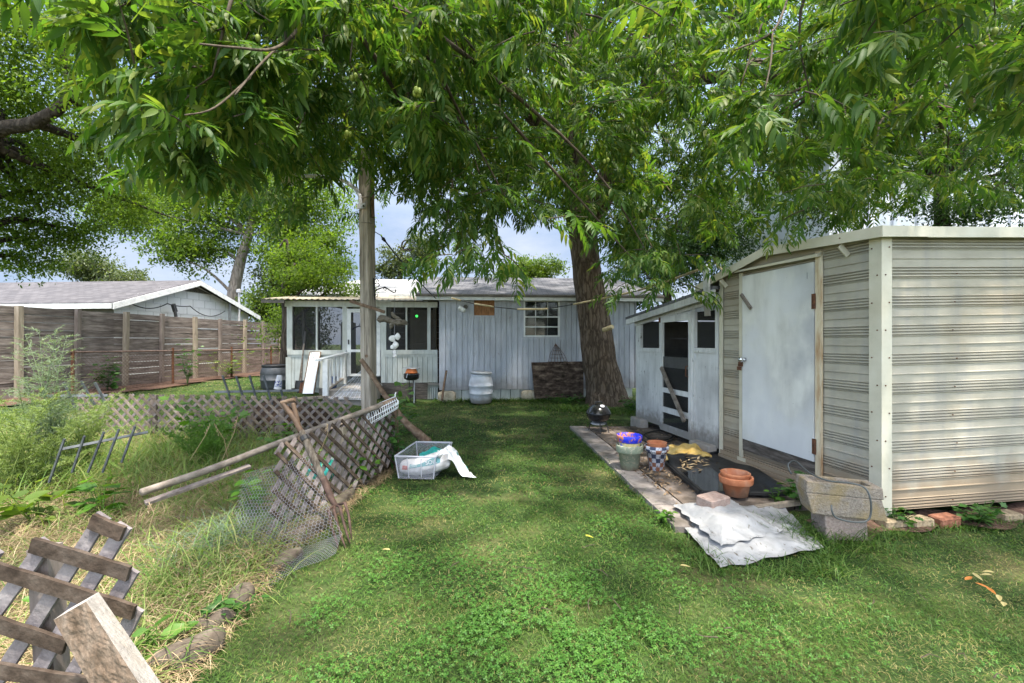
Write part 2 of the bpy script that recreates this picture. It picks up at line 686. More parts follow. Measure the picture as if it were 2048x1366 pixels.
def checker_mat(name):
    """painted checks: rows of white, dark blue and bare clay squares round a pot"""
    m, n, l = new_mat(name)
    out = n.new('ShaderNodeOutputMaterial')
    b = n.new('ShaderNodeBsdfPrincipled')
    b.inputs['Roughness'].default_value = .6
    t = n.new('ShaderNodeTexCoord')
    sx = n.new('ShaderNodeSeparateXYZ')
    l.new(t.outputs['Object'], sx.inputs['Vector'])
    at = n.new('ShaderNodeMath'); at.operation = 'ARCTAN2'
    l.new(sx.outputs['Y'], at.inputs[0]); l.new(sx.outputs['X'], at.inputs[1])
    u = n.new('ShaderNodeMath'); u.operation = 'MULTIPLY'; u.inputs[1].default_value = 13 / (2 * PI)
    l.new(at.outputs['Value'], u.inputs[0])
    v = n.new('ShaderNodeMath'); v.operation = 'MULTIPLY'; v.inputs[1].default_value = 21.0
    l.new(sx.outputs['Z'], v.inputs[0])
    fu = n.new('ShaderNodeMath'); fu.operation = 'FLOOR'; l.new(u.outputs['Value'], fu.inputs[0])
    fv = n.new('ShaderNodeMath'); fv.operation = 'FLOOR'; l.new(v.outputs['Value'], fv.inputs[0])
    cb = n.new('ShaderNodeCombineXYZ')
    l.new(fu.outputs['Value'], cb.inputs['X']); l.new(fv.outputs['Value'], cb.inputs['Y'])
    wn_ = n.new('ShaderNodeTexWhiteNoise'); wn_.noise_dimensions = '3D'
    l.new(cb.outputs['Vector'], wn_.inputs['Vector'])
    su = n.new('ShaderNodeMath'); su.operation = 'ADD'
    l.new(fu.outputs['Value'], su.inputs[0]); l.new(fv.outputs['Value'], su.inputs[1])
    mo = n.new('ShaderNodeMath'); mo.operation = 'FLOORED_MODULO'; mo.inputs[1].default_value = 2
    l.new(su.outputs['Value'], mo.inputs[0])
    rd = ramp_node(n, [(.30, .12, .07), (.05, .06, .11), (.12, .09, .09)], 0, 1)
    rd.color_ramp.interpolation = 'CONSTANT'
    l.new(wn_.outputs['Value'], rd.inputs['Fac'])
    nz = n.new('ShaderNodeTexNoise'); nz.inputs['Scale'].default_value = 45; nz.inputs['Detail'].default_value = 6
    l.new(t.outputs['Object'], nz.inputs['Vector'])
    rn = ramp_node(n, [(.2, .2, .24), (.58, .58, .64)], .35, .5)
    l.new(nz.outputs['Fac'], rn.inputs['Fac'])
    c = mixn(n, l, mo.outputs['Value'], rd.outputs['Color'], rn.outputs['Color'])
    l.new(c, b.inputs['Base Color'])
    l.new(b.outputs['BSDF'], out.inputs['Surface'])
    return m

def emit_mat(name, col, e):
    m, n, l = new_mat(name)
    out = n.new('ShaderNodeOutputMaterial')
    em = n.new('ShaderNodeEmission')
    em.inputs['Color'].default_value = (*col, 1)
    em.inputs['Strength'].default_value = e
    l.new(em.outputs['Emission'], out.inputs['Surface'])
    return m

M = {}
M['lawn'] = surf('lawn_ground', [(.018, .03, .01), (.035, .06, .018), (.075, .085, .03)], 2.2, rough=.95, bump=.5, bscale=40, spec=.1, stain=((.10, .085, .045), .6, 1.1, .5, .72))
M['soil'] = surf('garden_soil', [(.06, .045, .03), (.16, .125, .07), (.30, .24, .13)], 9, rough=.95, bump=.6, bscale=50, spec=.1, stain=((.04, .07, .015), .5, 1.3, .5, .7))
M['mulch'] = surf('mulch', [(.05, .03, .022), (.10, .06, .045), (.17, .11, .085)], 30, rough=.95, bump=.8, bscale=60, spec=.1)
M['paver'] = surf('paver', [(.16, .135, .125), (.24, .21, .195), (.31, .275, .255)], 14, rough=.9, bump=.4, bscale=90, spec=.2, island=.12, stain=((.09, .075, .06), .8, 3, .5, .68))
M['pave_dirt'] = surf('dirty_slabs', [(.07, .055, .045), (.15, .12, .10), (.24, .20, .18)], 6, rough=.95, bump=.5, bscale=60, spec=.15, stain=((.05, .04, .03), .8, 2.2, .48, .62))
M['siding'] = surf('grey_blue_siding', [(.31, .325, .38), (.385, .405, .465), (.44, .46, .52)], 3, (6, 6, .7), rough=.75, bump=.25, bscale=9, island=.06, chips=((.24, .23, .235), .635, 14, (1, 1, .3)), stain=((.27, .275, .30), .5, 1.6, .48, .72), splash=((.24, .235, .24), .15, .9, 7))
M['trimw'] = surf('white_trim', [(.50, .51, .53), (.64, .65, .66), (.70, .71, .71)], 6, rough=.7, bump=.2, chips=((.22, .21, .19), .68, 20))
M['porchw'] = surf('porch_white', [(.38, .40, .385), (.48, .50, .48), (.55, .57, .55)], 4, (4, 4, .8), rough=.75, bump=.2, island=.04, chips=((.24, .23, .2), .67, 16), stain=((.22, .2, .16), .45, 1.6, .5, .75))
M['peel'] = surf('peeling_white_boards', [(.44, .44, .445), (.56, .56, .565), (.62, .62, .63)], 3, (5, 5, .8), rough=.75, bump=.25, bscale=12, island=.03, chips=((.16, .15, .14), .625, 22, (1, 1, .35)), stain=((.30, .29, .30), .6, 1.8, .48, .7), splash=((.17, .15, .13), .1, .55, 14))
M['doorw'] = surf('white_door_sheet', [(.48, .47, .45), (.60, .59, .565), (.67, .66, .635)], 1.7, (3, 3, .9), rough=.6, bump=.08, chips=((.17, .15, .14), .67, 30), stain=((.34, .34, .36), .75, 2.2, .45, .66), stain2=((.66, .66, .68), .6, 1.1, .5, .6))
M['shed'] = surf('aged_cream_metal', [(.30, .275, .225), (.37, .34, .28), (.41, .375, .315)], 2.4, (1, 1, 3), rough=.75, bump=.06, spec=.2, metal=.0, stain=((.33, .24, .14), .45, .9, .52, .74, (1, 1, 1.6)), splash=((.24, .175, .115), .1, .75, 5), stain2=((.24, .24, .24), .5, 3, .5, .75, (3, 3, .5)))
M['shedtrim'] = surf('cream_metal_trim', [(.44, .405, .315), (.54, .50, .405), (.60, .56, .47)], 3, rough=.55, bump=.04, spec=.4, chips=((.3, .2, .11), .72, 10, (1, 1, .4)), stain=((.42, .36, .25), .4, 2, .5, .7))
M['rusttrim'] = surf('rusty_cream_trim', [(.30, .15, .06), (.55, .46, .33), (.68, .65, .55)], 3, (3, 3, .6), rough=.7, bump=.1)
M['rust'] = surf('rust', [(.05, .025, .018), (.11, .05, .03), (.18, .08, .04)], 30, rough=.9, bump=.4, spec=.2)
M['grayroof'] = shingle_mat('grey_shingles', (.10, .10, .115), (.15, .15, .165), (.05, .05, .055), 3.0)
M['whiteroof'] = shingle_mat('pale_shingles', (.26, .26, .265), (.32, .32, .325), (.17, .17, .175), 3.0)
M['nroof'] = shingle_mat('neighbour_shingles', (.075, .072, .08), (.105, .10, .108), (.05, .047, .053), 3.0)
M['nwall'] = surf('neighbour_wall', [(.62, .62, .635), (.68, .68, .695), (.71, .71, .725)], 1.5, rough=.8, bump=.05)
M['fence'] = surf('weathered_fence', [(.07, .058, .053), (.175, .147, .136), (.285, .246, .23)], 7, (.9, .35, 3.2), rough=.9, bump=.6, bscale=20, spec=.1, island=.2, stain=((.07, .055, .05), .6, 1.0, .5, .68))
M['post'] = surf('pale_fence_post', [(.17, .14, .11), (.28, .235, .185), (.36, .31, .255)], 6, (3, 3, .4), rough=.85, bump=.4, spec=.1)
M['oldpost'] = surf('grey_fence_post', [(.12, .095, .085), (.2, .165, .15), (.27, .23, .2)], 6, (3, 3, .4), rough=.9, bump=.4, spec=.1)
M['pole'] = surf('grey_pole_wood', [(.13, .11, .09), (.30, .26, .215), (.43, .38, .33)], 5, (4, 4, .35), rough=.9, bump=.7, bscale=12, spec=.1)
M['lattice_a'] = surf('brown_slats', [(.030, .021, .016), (.072, .053, .041), (.125, .098, .08)], 14, rough=.9, bump=.6, bscale=40, spec=.1, island=.25)
M['lattice_b'] = surf('grey_slats', [(.10, .085, .09), (.19, .165, .17), (.28, .25, .25)], 14, rough=.9, bump=.6, bscale=40, spec=.1, island=.2)
M['lattice_c'] = surf('faded_slats', [(.085, .065, .052), (.17, .135, .11), (.25, .21, .18)], 14, rough=.9, bump=.4, bscale=40, spec=.1, island=.25)
M['lattice_d'] = surf('dark_grey_slats', [(.08, .066, .064), (.155, .132, .13), (.23, .20, .198)], 14, rough=.9, bump=.6, bscale=40, spec=.1, island=.2)
M['joint'] = surf('wall_joint', [(.44, .44, .455), (.48, .48, .495), (.5, .5, .52)], 8, rough=.9, bump=0)
M['stick'] = surf('stick_wood', [(.07, .045, .03), (.15, .10, .07), (.24, .18, .13)], 16, rough=.85, bump=.5, spec=.15)
M['greystick'] = surf('grey_stick', [(.10, .08, .066), (.18, .152, .13), (.26, .225, .195)], 12, rough=.85, bump=.5, spec=.15)
M['plank'] = surf('dark_plank', [(.04, .035, .03), (.10, .085, .075), (.18, .155, .14)], 5, (1, 1, 6), rough=.9, bump=.6, spec=.1)
M['darkwood'] = surf('rotten_plywood', [(.02, .015, .012), (.07, .05, .04), (.20, .155, .12)], 5, (1, 1, 2.2), rough=.9, bump=.6, spec=.1, lo=.35, hi=.7)
M['orangewood'] = surf('bare_plywood', [(.12, .05, .025), (.26, .12, .05), (.35, .18, .09)], 5, (5, 1, 1), rough=.7, bump=.3)
M['stone'] = surf('stone', [(.05, .038, .03), (.10, .08, .063), (.18, .15, .125)], 9, rough=.9, bump=.7, bscale=25, spec=.15, stain=((.10, .09, .06), .7, 5, .5, .7))
M['slab'] = surf('cut_limestone', [(.23, .21, .195), (.31, .285, .265), (.37, .345, .325)], 9, rough=.9, bump=.45, bscale=70, spec=.15, stain=((.30, .26, .22), .6, 12, .5, .65))
M['slabrough'] = surf('rough_limestone', [(.11, .075, .05), (.20, .145, .105), (.31, .24, .185)], 16, rough=.95, bump=.6, bscale=34, spec=.1, bdist=.012)
M['concrete'] = surf('aggregate_concrete', [(.15, .125, .10), (.25, .21, .175), (.33, .285, .25)], 60, rough=.95, bump=.9, bscale=120, spec=.15, stain=((.27, .20, .10), .75, 7, .42, .62))
M['concrete2'] = surf('grey_pink_concrete', [(.20, .145, .12), (.29, .225, .195), (.36, .295, .265)], 60, rough=.95, bump=.8, bscale=120, spec=.15)
M['brick'] = surf('pink_brick', [(.22, .15, .125), (.31, .225, .195), (.37, .29, .255)], 24, rough=.92, bump=.6, bscale=80, spec=.15)
M['redbrick'] = surf('red_brick', [(.11, .05, .035), (.22, .095, .06), (.28, .15, .105)], 16, rough=.92, bump=.6, bscale=60, spec=.1)
M['bufbrick'] = surf('buff_brick', [(.10, .085, .06), (.30, .23, .15), (.37, .30, .21)], 18, rough=.92, bump=.6, bscale=60, spec=.1)
M['yellowstone'] = surf('yellow_stone', [(.25, .21, .15), (.40, .35, .27), (.5, .45, .37)], 12, rough=.95, bump=.6, spec=.1)
M['clay'] = surf('terracotta', [(.32, .10, .045), (.42, .15, .07), (.50, .22, .12)], 9, rough=.8, bump=.15, bscale=60, stain=((.46, .32, .24), .65, 5, .48, .68), splash=((.20, .11, .07), -.02, .14, 22))
M['clayin'] = surf('terracotta_inside', [(.24, .10, .055), (.34, .16, .10), (.42, .24, .17)], 12, rough=.9, bump=.2)
M['greenpot'] = surf('flaking_green_paint', [(.15, .18, .13), (.22, .25, .185), (.27, .30, .23)], 6, rough=.7, bump=.3, chips=((.36, .33, .25), .545, 34), splash=((.14, .11, .08), -.02, .12, 25))
M['bluepaint'] = surf('flaking_blue_paint', [(.012, .018, .42), (.02, .035, .55), (.03, .05, .6)], 10, rough=.45, bump=.1, chips=((.40, .15, .08), .50, 13))
M['tanpaint'] = surf('yellow_blue_paint', [(.45, .36, .14), (.55, .47, .25), (.02, .05, .4)], 14, rough=.6, bump=.1, lo=.4, hi=.62)
M['checker'] = checker_mat('painted_checks')
M['enamel'] = surf('black_enamel', [(.008, .008, .009), (.012, .012, .013), (.02, .02, .022)], 8, rough=.16, bump=.02, spec=.6)
M['blackmetal'] = surf('black_metal', [(.012, .012, .013), (.02, .02, .022), (.035, .035, .036)], 12, rough=.5, bump=.1, spec=.4)
M['steel'] = surf('grey_bar_metal', [(.035, .04, .046), (.075, .085, .095), (.12, .13, .14)], 12, rough=.55, bump=.1, spec=.5)
M['galv'] = surf('galvanised_steel', [(.34, .34, .36), (.45, .45, .47), (.52, .52, .55)], 10, rough=.45, bump=.05, spec=.5, metal=.35)
M['chrome'] = surf('chrome', [(.55, .55, .57), (.62, .62, .64), (.66, .66, .68)], 10, rough=.2, bump=0, metal=1)
M['wire'] = surf('chicken_wire', [(.17, .165, .19), (.25, .24, .27), (.31, .30, .33)], 10, rough=.5, bump=0, spec=.5, metal=.2)
M['whitewire'] = surf('white_wire', [(.55, .57, .62), (.66, .68, .73), (.72, .74, .78)], 10, rough=.5, bump=0)
M['rustwire'] = surf('rusty_wire', [(.09, .06, .05), (.15, .10, .085), (.2, .14, .12)], 20, rough=.85, bump=0, spec=.2)
M['forkiron'] = surf('rusty_iron', [(.03, .017, .013), (.06, .034, .026), (.10, .06, .047)], 24, rough=.75, bump=.3, spec=.35)
M['forkwood'] = surf('split_handle_wood', [(.045, .036, .029), (.105, .088, .072), (.19, .165, .14)], 5, (9, 9, 1.2), rough=.85, bump=.6, spec=.1)
M['forkgrip'] = surf('worn_grip_wood', [(.05, .03, .02), (.09, .056, .036), (.135, .088, .058)], 12, rough=.6, bump=.2)
M['tub'] = see_mat('clear_plastic_tub', (.42, .43, .50), .70, .3, .5)
M['whitebag'] = surf('white_plastic_bag', [(.66, .67, .70), (.76, .77, .80), (.82, .83, .85)], 5, rough=.42, bump=.25, bscale=14, spec=.45)
M['soilbag'] = surf('soil_bag', [(.40, .37, .38), (.66, .64, .66), (.76, .75, .77)], 5, rough=.4, bump=.3, bscale=16, spec=.45, stain=((.22, .18, .15), .7, 4, .5, .66))
M['teal'] = surf('teal_print', [(.01, .22, .21), (.015, .30, .27), (.03, .36, .33)], 8, rough=.4, bump=.1, spec=.45)
M['tealpale'] = surf('teal_band', [(.09, .24, .27), (.12, .30, .33), (.16, .34, .36)], 8, rough=.4, bump=.1, spec=.45)
M['tarp'] = surf('dirty_white_tarp', [(.20, .20, .205), (.27, .27, .28), (.32, .32, .33)], 6, rough=.55, bump=.35, bscale=24, spec=.4, chips=((.11, .095, .08), .60, 20, (1, .25, 1)), stain=((.45, .44, .43), .5, 4, .5, .7))
M['yellowbag'] = surf('yellow_paper_sack', [(.45, .27, .06), (.62, .42, .13), (.72, .55, .26)], 7, rough=.6, bump=.2)
M['blackplastic'] = surf('black_plastic_sheet', [(.008, .008, .009), (.014, .014, .016), (.022, .022, .024)], 8, rough=.38, bump=.3, bscale=22, spec=.3)
M['whiteplastic'] = surf('pale_blue_barrel', [(.40, .42, .47), (.48, .50, .56), (.53, .55, .60)], 5, rough=.45, bump=.05, stain=((.27, .25, .25), .6, 4, .48, .68), splash=((.22, .19, .16), .0, .3, 12))
M['darkplastic'] = surf('charcoal_barrel', [(.05, .055, .065), (.075, .08, .09), (.10, .105, .12)], 5, rough=.5, bump=.05)
M['orange'] = surf('orange_clay_pot', [(.62, .15, .04), (.74, .20, .06), (.78, .25, .09)], 9, rough=.7, bump=.1)
M['mirror'] = surf('white_painted_board', [(.74, .75, .77), (.80, .81, .83), (.84, .85, .86)], 3, rough=.35, bump=.02)
M['stencil'] = surf('green_stencil', [(.05, .10, .09), (.08, .14, .12), (.12, .2, .17)], 12, rough=.6, bump=0)
M['screen'] = see_mat('insect_screen', (.035, .035, .035), .55, .7, .2)
M['glass'] = see_mat('window_glass', (.03, .035, .04), .72, .04, .6)
M['netting'] = see_mat('bird_netting', (.60, .60, .62), .74, .6, .3)
M['brownlap'] = surf('brown_lap_siding', [(.05, .035, .028), (.085, .06, .048), (.11, .08, .065)], 6, (1, 1, 4), rough=.8, bump=.2, island=.1)
M['beige'] = surf('beige_door', [(.38, .30, .19), (.46, .37, .25), (.5, .41, .29)], 5, rough=.6, bump=.1)
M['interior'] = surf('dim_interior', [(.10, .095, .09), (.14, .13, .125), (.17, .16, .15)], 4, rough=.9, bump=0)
M['floorwood'] = surf('grey_boards', [(.18, .16, .14), (.29, .26, .235), (.37, .34, .31)], 6, (1, 6, 1), rough=.9, bump=.3, island=.15)
M['appliance'] = surf('white_enamel', [(.60, .62, .66), (.66, .68, .72), (.7, .72, .75)], 3, rough=.35, bump=0)
M['corrug'] = surf('beige_roof_sheet', [(.26, .22, .16), (.34, .29, .22), (.4, .35, .27)], 6, rough=.6, bump=.05)
M['darkfascia'] = surf('dark_roof_edge', [(.06, .055, .05), (.10, .09, .08), (.14, .13, .11)], 6, rough=.8, bump=.2)
M['metalbldg'] = surf('pale_metal_building', [(.62, .63, .70), (.68, .69, .76), (.72, .73, .79)], 1.2, rough=.5, bump=.02, spec=.4)
M['bark'] = bark_mat('pecan_bark', (.022, .015, .011), (.085, .062, .046), (.20, .155, .12), 13)
M['bark2'] = bark_mat('dark_bark', (.015, .012, .01), (.045, .036, .03), (.09, .075, .063), 9)
M['bark3'] = bark_mat('pale_bark', (.10, .085, .075), (.22, .19, .165), (.33, .29, .26), 9)
M['twig'] = surf('twig', [(.035, .025, .018), (.07, .052, .038), (.11, .085, .065)], 20, rough=.85, bump=.2)
M['rope'] = surf('bamboo_sleeve', [(.36, .27, .14), (.48, .38, .22), (.56, .46, .3)], 16, rough=.7, bump=.2)
M['cable'] = surf('black_cable', [(.012, .012, .012), (.02, .02, .02), (.03, .03, .03)], 10, rough=.5, bump=0)
M['hose'] = surf('grey_hose', [(.05, .055, .055), (.075, .08, .08), (.1, .105, .105)], 10, rough=.5, bump=0)
M['shell'] = surf('white_shell', [(.60, .57, .56), (.72, .70, .70), (.78, .76, .76)], 24, rough=.6, bump=.4)
M['drift'] = surf('driftwood', [(.05, .042, .032), (.16, .135, .11), (.29, .26, .22)], 18, (1, 1, 3), rough=.9, bump=.8, spec=.1)
M['lampshade'] = surf('lamp_plastic', [(.55, .47, .34), (.62, .54, .41), (.66, .58, .46)], 6, rough=.4, bump=0)
M['bluepl'] = surf('blue_plastic', [(.02, .05, .16), (.03, .08, .24), (.04, .1, .3)], 6, rough=.5, bump=0)
M['inkblue'] = surf('blue_print', [(.03, .035, .13), (.05, .06, .2), (.07, .08, .25)], 20, rough=.5, bump=0)
M['fruit'] = surf('green_pecan_husk', [(.14, .19, .03), (.22, .27, .05), (.28, .31, .08)], 20, rough=.5, bump=.1)
M['greenlamp'] = emit_mat('green_lamp', (.05, 1.0, .12), 2.0)
M['compost'] = surf('compost', [(.02, .014, .01), (.045, .03, .022), (.08, .055, .04)], 20, rough=.95, bump=.8, bscale=40, spec=.1)
M['water'] = surf('sheet_water', [(.01, .01, .011), (.012, .012, .013), (.016, .016, .017)], 4, rough=.05, bump=.02, spec=.5)
# leaves
M['pecan'] = leafmat('pecan_leaf', [(.036, .088, .018), (.05, .112, .021), (.068, .136, .026), (.095, .162, .034), (.165, .195, .045)], .5, rough=.5, spec=.3)
M['elm'] = leafmat('elm_leaf', [(.06, .11, .018), (.085, .145, .022), (.13, .185, .03)], .6, rough=.55, spec=.25)
M['yellowgreen'] = leafmat('sunny_leaf', [(.055, .10, .014), (.09, .15, .02), (.14, .19, .035)], .45)
M['darkleaf'] = leafmat('dark_leaf', [(.02, .05, .016), (.03, .07, .02), (.05, .095, .026)], .35)
M['olive'] = leafmat('olive_leaf', [(.05, .075, .03), (.075, .10, .042), (.11, .13, .06)], .4)
M['grass'] = leafmat('lawn_blade', [(.034, .078, .012), (.05, .112, .018), (.075, .145, .026), (.12, .175, .04)], .3, rough=.5, spec=.25)
M['dry'] = leafmat('dry_blade', [(.17, .165, .05), (.24, .215, .08), (.32, .27, .13)], .25, (1.1, 1.0, .7), rough=.7, spec=.15)
M['straw'] = leafmat('straw', [(.22, .15, .09), (.36, .27, .16), (.48, .38, .24)], .2, (1.05, 1, .8), rough=.7, spec=.15)
M['clover'] = leafmat('clover_leaf', [(.04, .115, .02), (.06, .155, .026), (.10, .20, .038)], .3, rough=.5, spec=.25)
M['tallgrass'] = leafmat('tall_blade', [(.07, .14, .03), (.11, .19, .04), (.17, .24, .06), (.25, .26, .10)], .35, rough=.5, spec=.25)
M['bluegrass'] = leafmat('blue_green_blade', [(.09, .14, .10), (.13, .18, .13), (.18, .23, .17)], .3, rough=.5, spec=.25)
M['fern'] = leafmat('asparagus_needle', [(.15, .21, .06), (.20, .27, .08), (.26, .32, .11)], .4)
M['fernblue'] = leafmat('grey_green_needle', [(.16, .22, .15), (.21, .27, .18), (.27, .32, .22)], .4)
M['weed'] = leafmat('weed_leaf', [(.05, .13, .014), (.075, .17, .02), (.11, .21, .03)], .4)
M['vine'] = leafmat('vine_leaf', [(.03, .09, .016), (.045, .12, .022), (.07, .15, .03)], .35)

# ================================================================== GROUND
def axis(*segs):
    out = []
    for a, b, st in segs:
        out += list(np.arange(a, b, st))
    return np.array(out + [segs[-1][1]])

def sheet(name, xs, ys, zf, m, keep=None, kind='structure'):
    X, Y = np.meshgrid(xs, ys)
    Z = zf(X, Y)
    V = np.stack([X, Y, Z], -1).reshape(-1, 3)
    nx = len(xs)
    I = []
    for j in range(len(ys) - 1):
        for i in range(nx - 1):
            if keep is None or keep((xs[i] + xs[i + 1]) / 2, (ys[j] + ys[j + 1]) / 2):
                a = j * nx + i
                I += [a, a + 1, a + nx + 1, a + nx]
    o = np_mesh(name, V, I, np.arange(0, len(I), 4), m, smooth=True)
    o['kind'] = kind
    return o

def ground_z(X, Y):
    return gz(X, Y) + (fbm(X, Y, 1.7, 3) - .5) * .03 * (np.abs(X) < 12)

sheet('ground', axis((-90, -16, 8), (-16, 8, .25), (8, 90, 8)), axis((-12, 0, 3), (0, 20, .25), (20, 160, 10)), lambda X, Y: ground_z(X, Y) - .02, M['lawn'])

def edge_x(y):
    """right-hand limit of the weedy bed"""
    return np.interp(y, [1.2, 2.0, 2.6, 3.2, 5.0, 6.6], [-1.42, -1.47, -1.55, -1.62, -1.42, -1.75])

def in_bed(x, y):
    return (y > .6) & (y < 6.75) & (x > -9.2) & (x < edge_x(y))

sheet('garden_soil', axis((-9.4, -1.2, .12)), axis((.6, 6.9, .12)), lambda X, Y: ground_z(X, Y) + .012 + .03 * fbm(X, Y, 3.1, 9), M['soil'], keep=lambda x, y: bool(in_bed(np.float64(x), np.float64(y))))
sheet('mulch_bed', axis((-10.5, -7.2, .2)), axis((8.2, 19, .2)), lambda X, Y: ground_z(X, Y) + .005 + .03 * fbm(X, Y, 3.1, 9), M['mulch'],
      keep=lambda x, y: x < -9.67 + .082 * (y - 11.3) + 1.15 + .25 * math.sin(y * 1.3))

# frames of the main walls
C0 = (2.96, 3.65)
GW = Frame(C0[0], C0[1], -.189, .982, -1)           # gable wall of the shed and the lean-to, facing left
GW.n = (-.982, -.189)
EW = Frame(C0[0], C0[1], .985, .172, 1)             # eave wall of the shed, facing the camera
HW = Frame(-1.77, 11.2, .9955, .095, 1)             # addition with the window
PW = Frame(-1.89, 11.55, -.9955, -.095, 1)          # porch, running left
PW.n = (.095, -.9955)
def sp(px, py): return GW.sz(px, py)

so_ = part('soil_strip', MB().grid(lambda u, v: Vector(((2.34 + 3.2 * u), 3.74 + (2.34 + 3.2 * u - 2.96) * .175 - (.30 + .06 * math.sin(31 * u) + .05 * math.sin(13 * u + 1)) * v,
                                                          .004 + .035 * (1 - v) * (.6 + .4 * math.sin(40 * u + 5 * v)))), 90, 8), M['mulch'], smooth=True)
so_['kind'] = 'structure'
# patio: a row of border slabs and the dirty field between them and the shed
def patio_edge(y):
    return np.interp(y, [3.3, 7.6], [1.25, .955])

def on_patio(x, y):
    x, y = np.asarray(x, float), np.asarray(y, float)
    return (y > 3.45) & (y < 7.75) & (x > patio_edge(y) - .02) & (x < 3.1 - .1925 * (y - 3.65))

pm = MB()
yy = 7.62
k = 0
while yy > 3.5:
    ln = .46
    x0, x1 = float(patio_edge(yy)), float(patio_edge(yy - ln))
    g = .012
    dz = random.uniform(-.006, .006)
    pm.hexa([(x1 + g, yy - ln + g, -.05), (x1 + .275, yy - ln + g, -.05), (x0 + .275, yy - g, -.05), (x0 + g, yy - g, -.05),
             (x1 + g, yy - ln + g, .035 + dz), (x1 + .275, yy - ln + g, .035 + dz), (x0 + .275, yy - g, .035 - dz), (x0 + g, yy - g, .035 - dz)])
    yy -= ln
    k += 1
pav = part('patio_border', pm, M['paver'])
pav['kind'] = 'structure'
pm = MB()
yy = 7.62
while yy > 4.0:
    ln = .61
    x0, x1 = float(patio_edge(yy)) + .30, float(patio_edge(yy - ln)) + .30
    w0, w1 = 3.0 - .1925 * (yy - 3.65), 3.0 - .1925 * (max(yy - ln, 3.7) - 3.65)
    nn = 3
    for i in range(nn):
        a0, b0 = x0 + (w0 - x0) * i / nn, x0 + (w0 - x0) * (i + 1) / nn
        a1, b1 = x1 + (w1 - x1) * i / nn, x1 + (w1 - x1) * (i + 1) / nn
        dz = random.uniform(-.008, .008)
        g = .006
        pm.hexa([(a1 + g, yy - ln + g, -.05), (b1 - g, yy - ln + g, -.05), (b0 - g, yy - g, -.05), (a0 + g, yy - g, -.05),
                 (a1 + g, yy - ln + g, .025 + dz), (b1 - g, yy - ln + g, .025 + dz), (b0 - g, yy - g, .025 - dz), (a0 + g, yy - g, .025 - dz)])
    yy -= ln
pav = part('patio', pm, M['pave_dirt'])
pav['kind'] = 'structure'

# ================================================================== METAL SHED
PROF = []
for g_ in (.006, .030, .054, .078):
    PROF += [(g_ - .007, .024), (g_ - .002, .006), (g_ + .003, .006), (g_ + .007, .024)]
PROF += [(.090, .018), (.150, .018), (.154, .027), (.160, .027), (.163, .016), (.222, .016)]
PER = .232
def corrugated(fr, s0, s1, z0, rise, top, d0, ns):
    mb = MB()
    zs = []
    z = 0
    while z < 2.7:
        for a, b in PROF:
            zs.append((z0 + z + a, b))
        z += PER
    ss = [s0 + (s1 - s0) * i / ns for i in range(ns + 1)]
    base = len(mb.v)
    for s in ss:
        tp = top(s)
        for z, b in zs:
            mb.v.append(tuple(fr.pt(s, d0 + b, min(z + rise * s * max(0, z) / 2.3, tp))))
    n = len(zs)
    for i in range(ns):
        for j in range(n - 1):
            a = base + i * n + j
            if mb.v[a][2] == mb.v[a + 1][2] and mb.v[a + n][2] == mb.v[a + n + 1][2]:
                continue
            mb.f.append((a, a + n, a + n + 1, a + 1))
    return mb

shed = thing('metal_shed', 'weathered cream corrugated metal shed with a white sheet door', 'shed', (C0[0], C0[1], 0))
S_END = 1.965
ridge_s = GW.s(1545)
zr = GW.z(1545, 500)
def gtop(s):
    # a touch below the roof edge
    return np.interp(s, [-.1, ridge_s, 2.4], [2.30, zr - .01, 2.15])
part('gable_wall', corrugated(GW, 0.0, S_END, .10, 0, lambda s: float(gtop(s)) - .02, 0.0, 24), M['shed'], shed)
part('eave_wall', corrugated(EW, 0.0, 3.4, .10, .035, lambda s: 2.36 + .03 * s, 0.0, 8), M['shed'], shed)
mb = MB()   # far walls, so that the shed is closed
A, B = GW.pt(S_END, -.02, 0), EW.pt(3.4, -.02, 0)
C = A + (B - Vector((C0[0], C0[1], 0)))
mb.add([A, C, C + Vector((0, 0, 2.1)), A + Vector((0, 0, 2.1))], [(0, 1, 2, 3)])
mb.add([B, C, C + Vector((0, 0, 2.2)), B + Vector((0, 0, 2.2))], [(3, 2, 1, 0)])
part('back_wall', mb, M['shed'], shed)
mb = MB()   # folded corner strip
mb.fbox(GW, -.0385, .066, .031, .040, .06, 2.31)
mb.fbox(EW, -.0395, .058, .031, .040, .04, 2.31)

part('corner_trim', mb, M['shedtrim'], shed)
mb = MB()
mb.fbox(GW, S_END - .045, S_END + .02, .031, .040, .05, float(gtop(S_END)) - .03)
part('corner_trim', mb, M['shedtrim'], shed)
# roof and its edge strips
def roof_z(s): return float(np.interp(s, [-.12, ridge_s, 2.36], [2.335, zr + .005, 2.165]))
mb = MB()
for a, b in ((-.10, ridge_s), (ridge_s, 2.36)):
    za, zb = roof_z(a), roof_z(b)
    p = []
    for dz in (0, .018):
        p += [GW.pt(a, .11, za - .02 + dz), GW.pt(b, .11, zb - .02 + dz), GW.pt(b, -3.5, zb - .02 + dz + .02), GW.pt(a, -3.5, za - .02 + dz + .13)]
    mb.hexa(p)
part('roof', mb, M['shed'], shed)
mb = MB()
for a, b in ((-.118, ridge_s), (ridge_s + .001, 2.36)):
    za, zb = roof_z(a), roof_z(b)
    mb.hexa([GW.pt(a, .112, za - .075), GW.pt(b, .112, zb - .075), GW.pt(b, .125, zb - .075), GW.pt(a, .125, za - .075),
             GW.pt(a, .112, za + .012), GW.pt(b, .112, zb + .012), GW.pt(b, .125, zb + .012), GW.pt(a, .125, za + .012)])
part('gable_fascia', mb, M['shedtrim'], shed)
mb = MB()
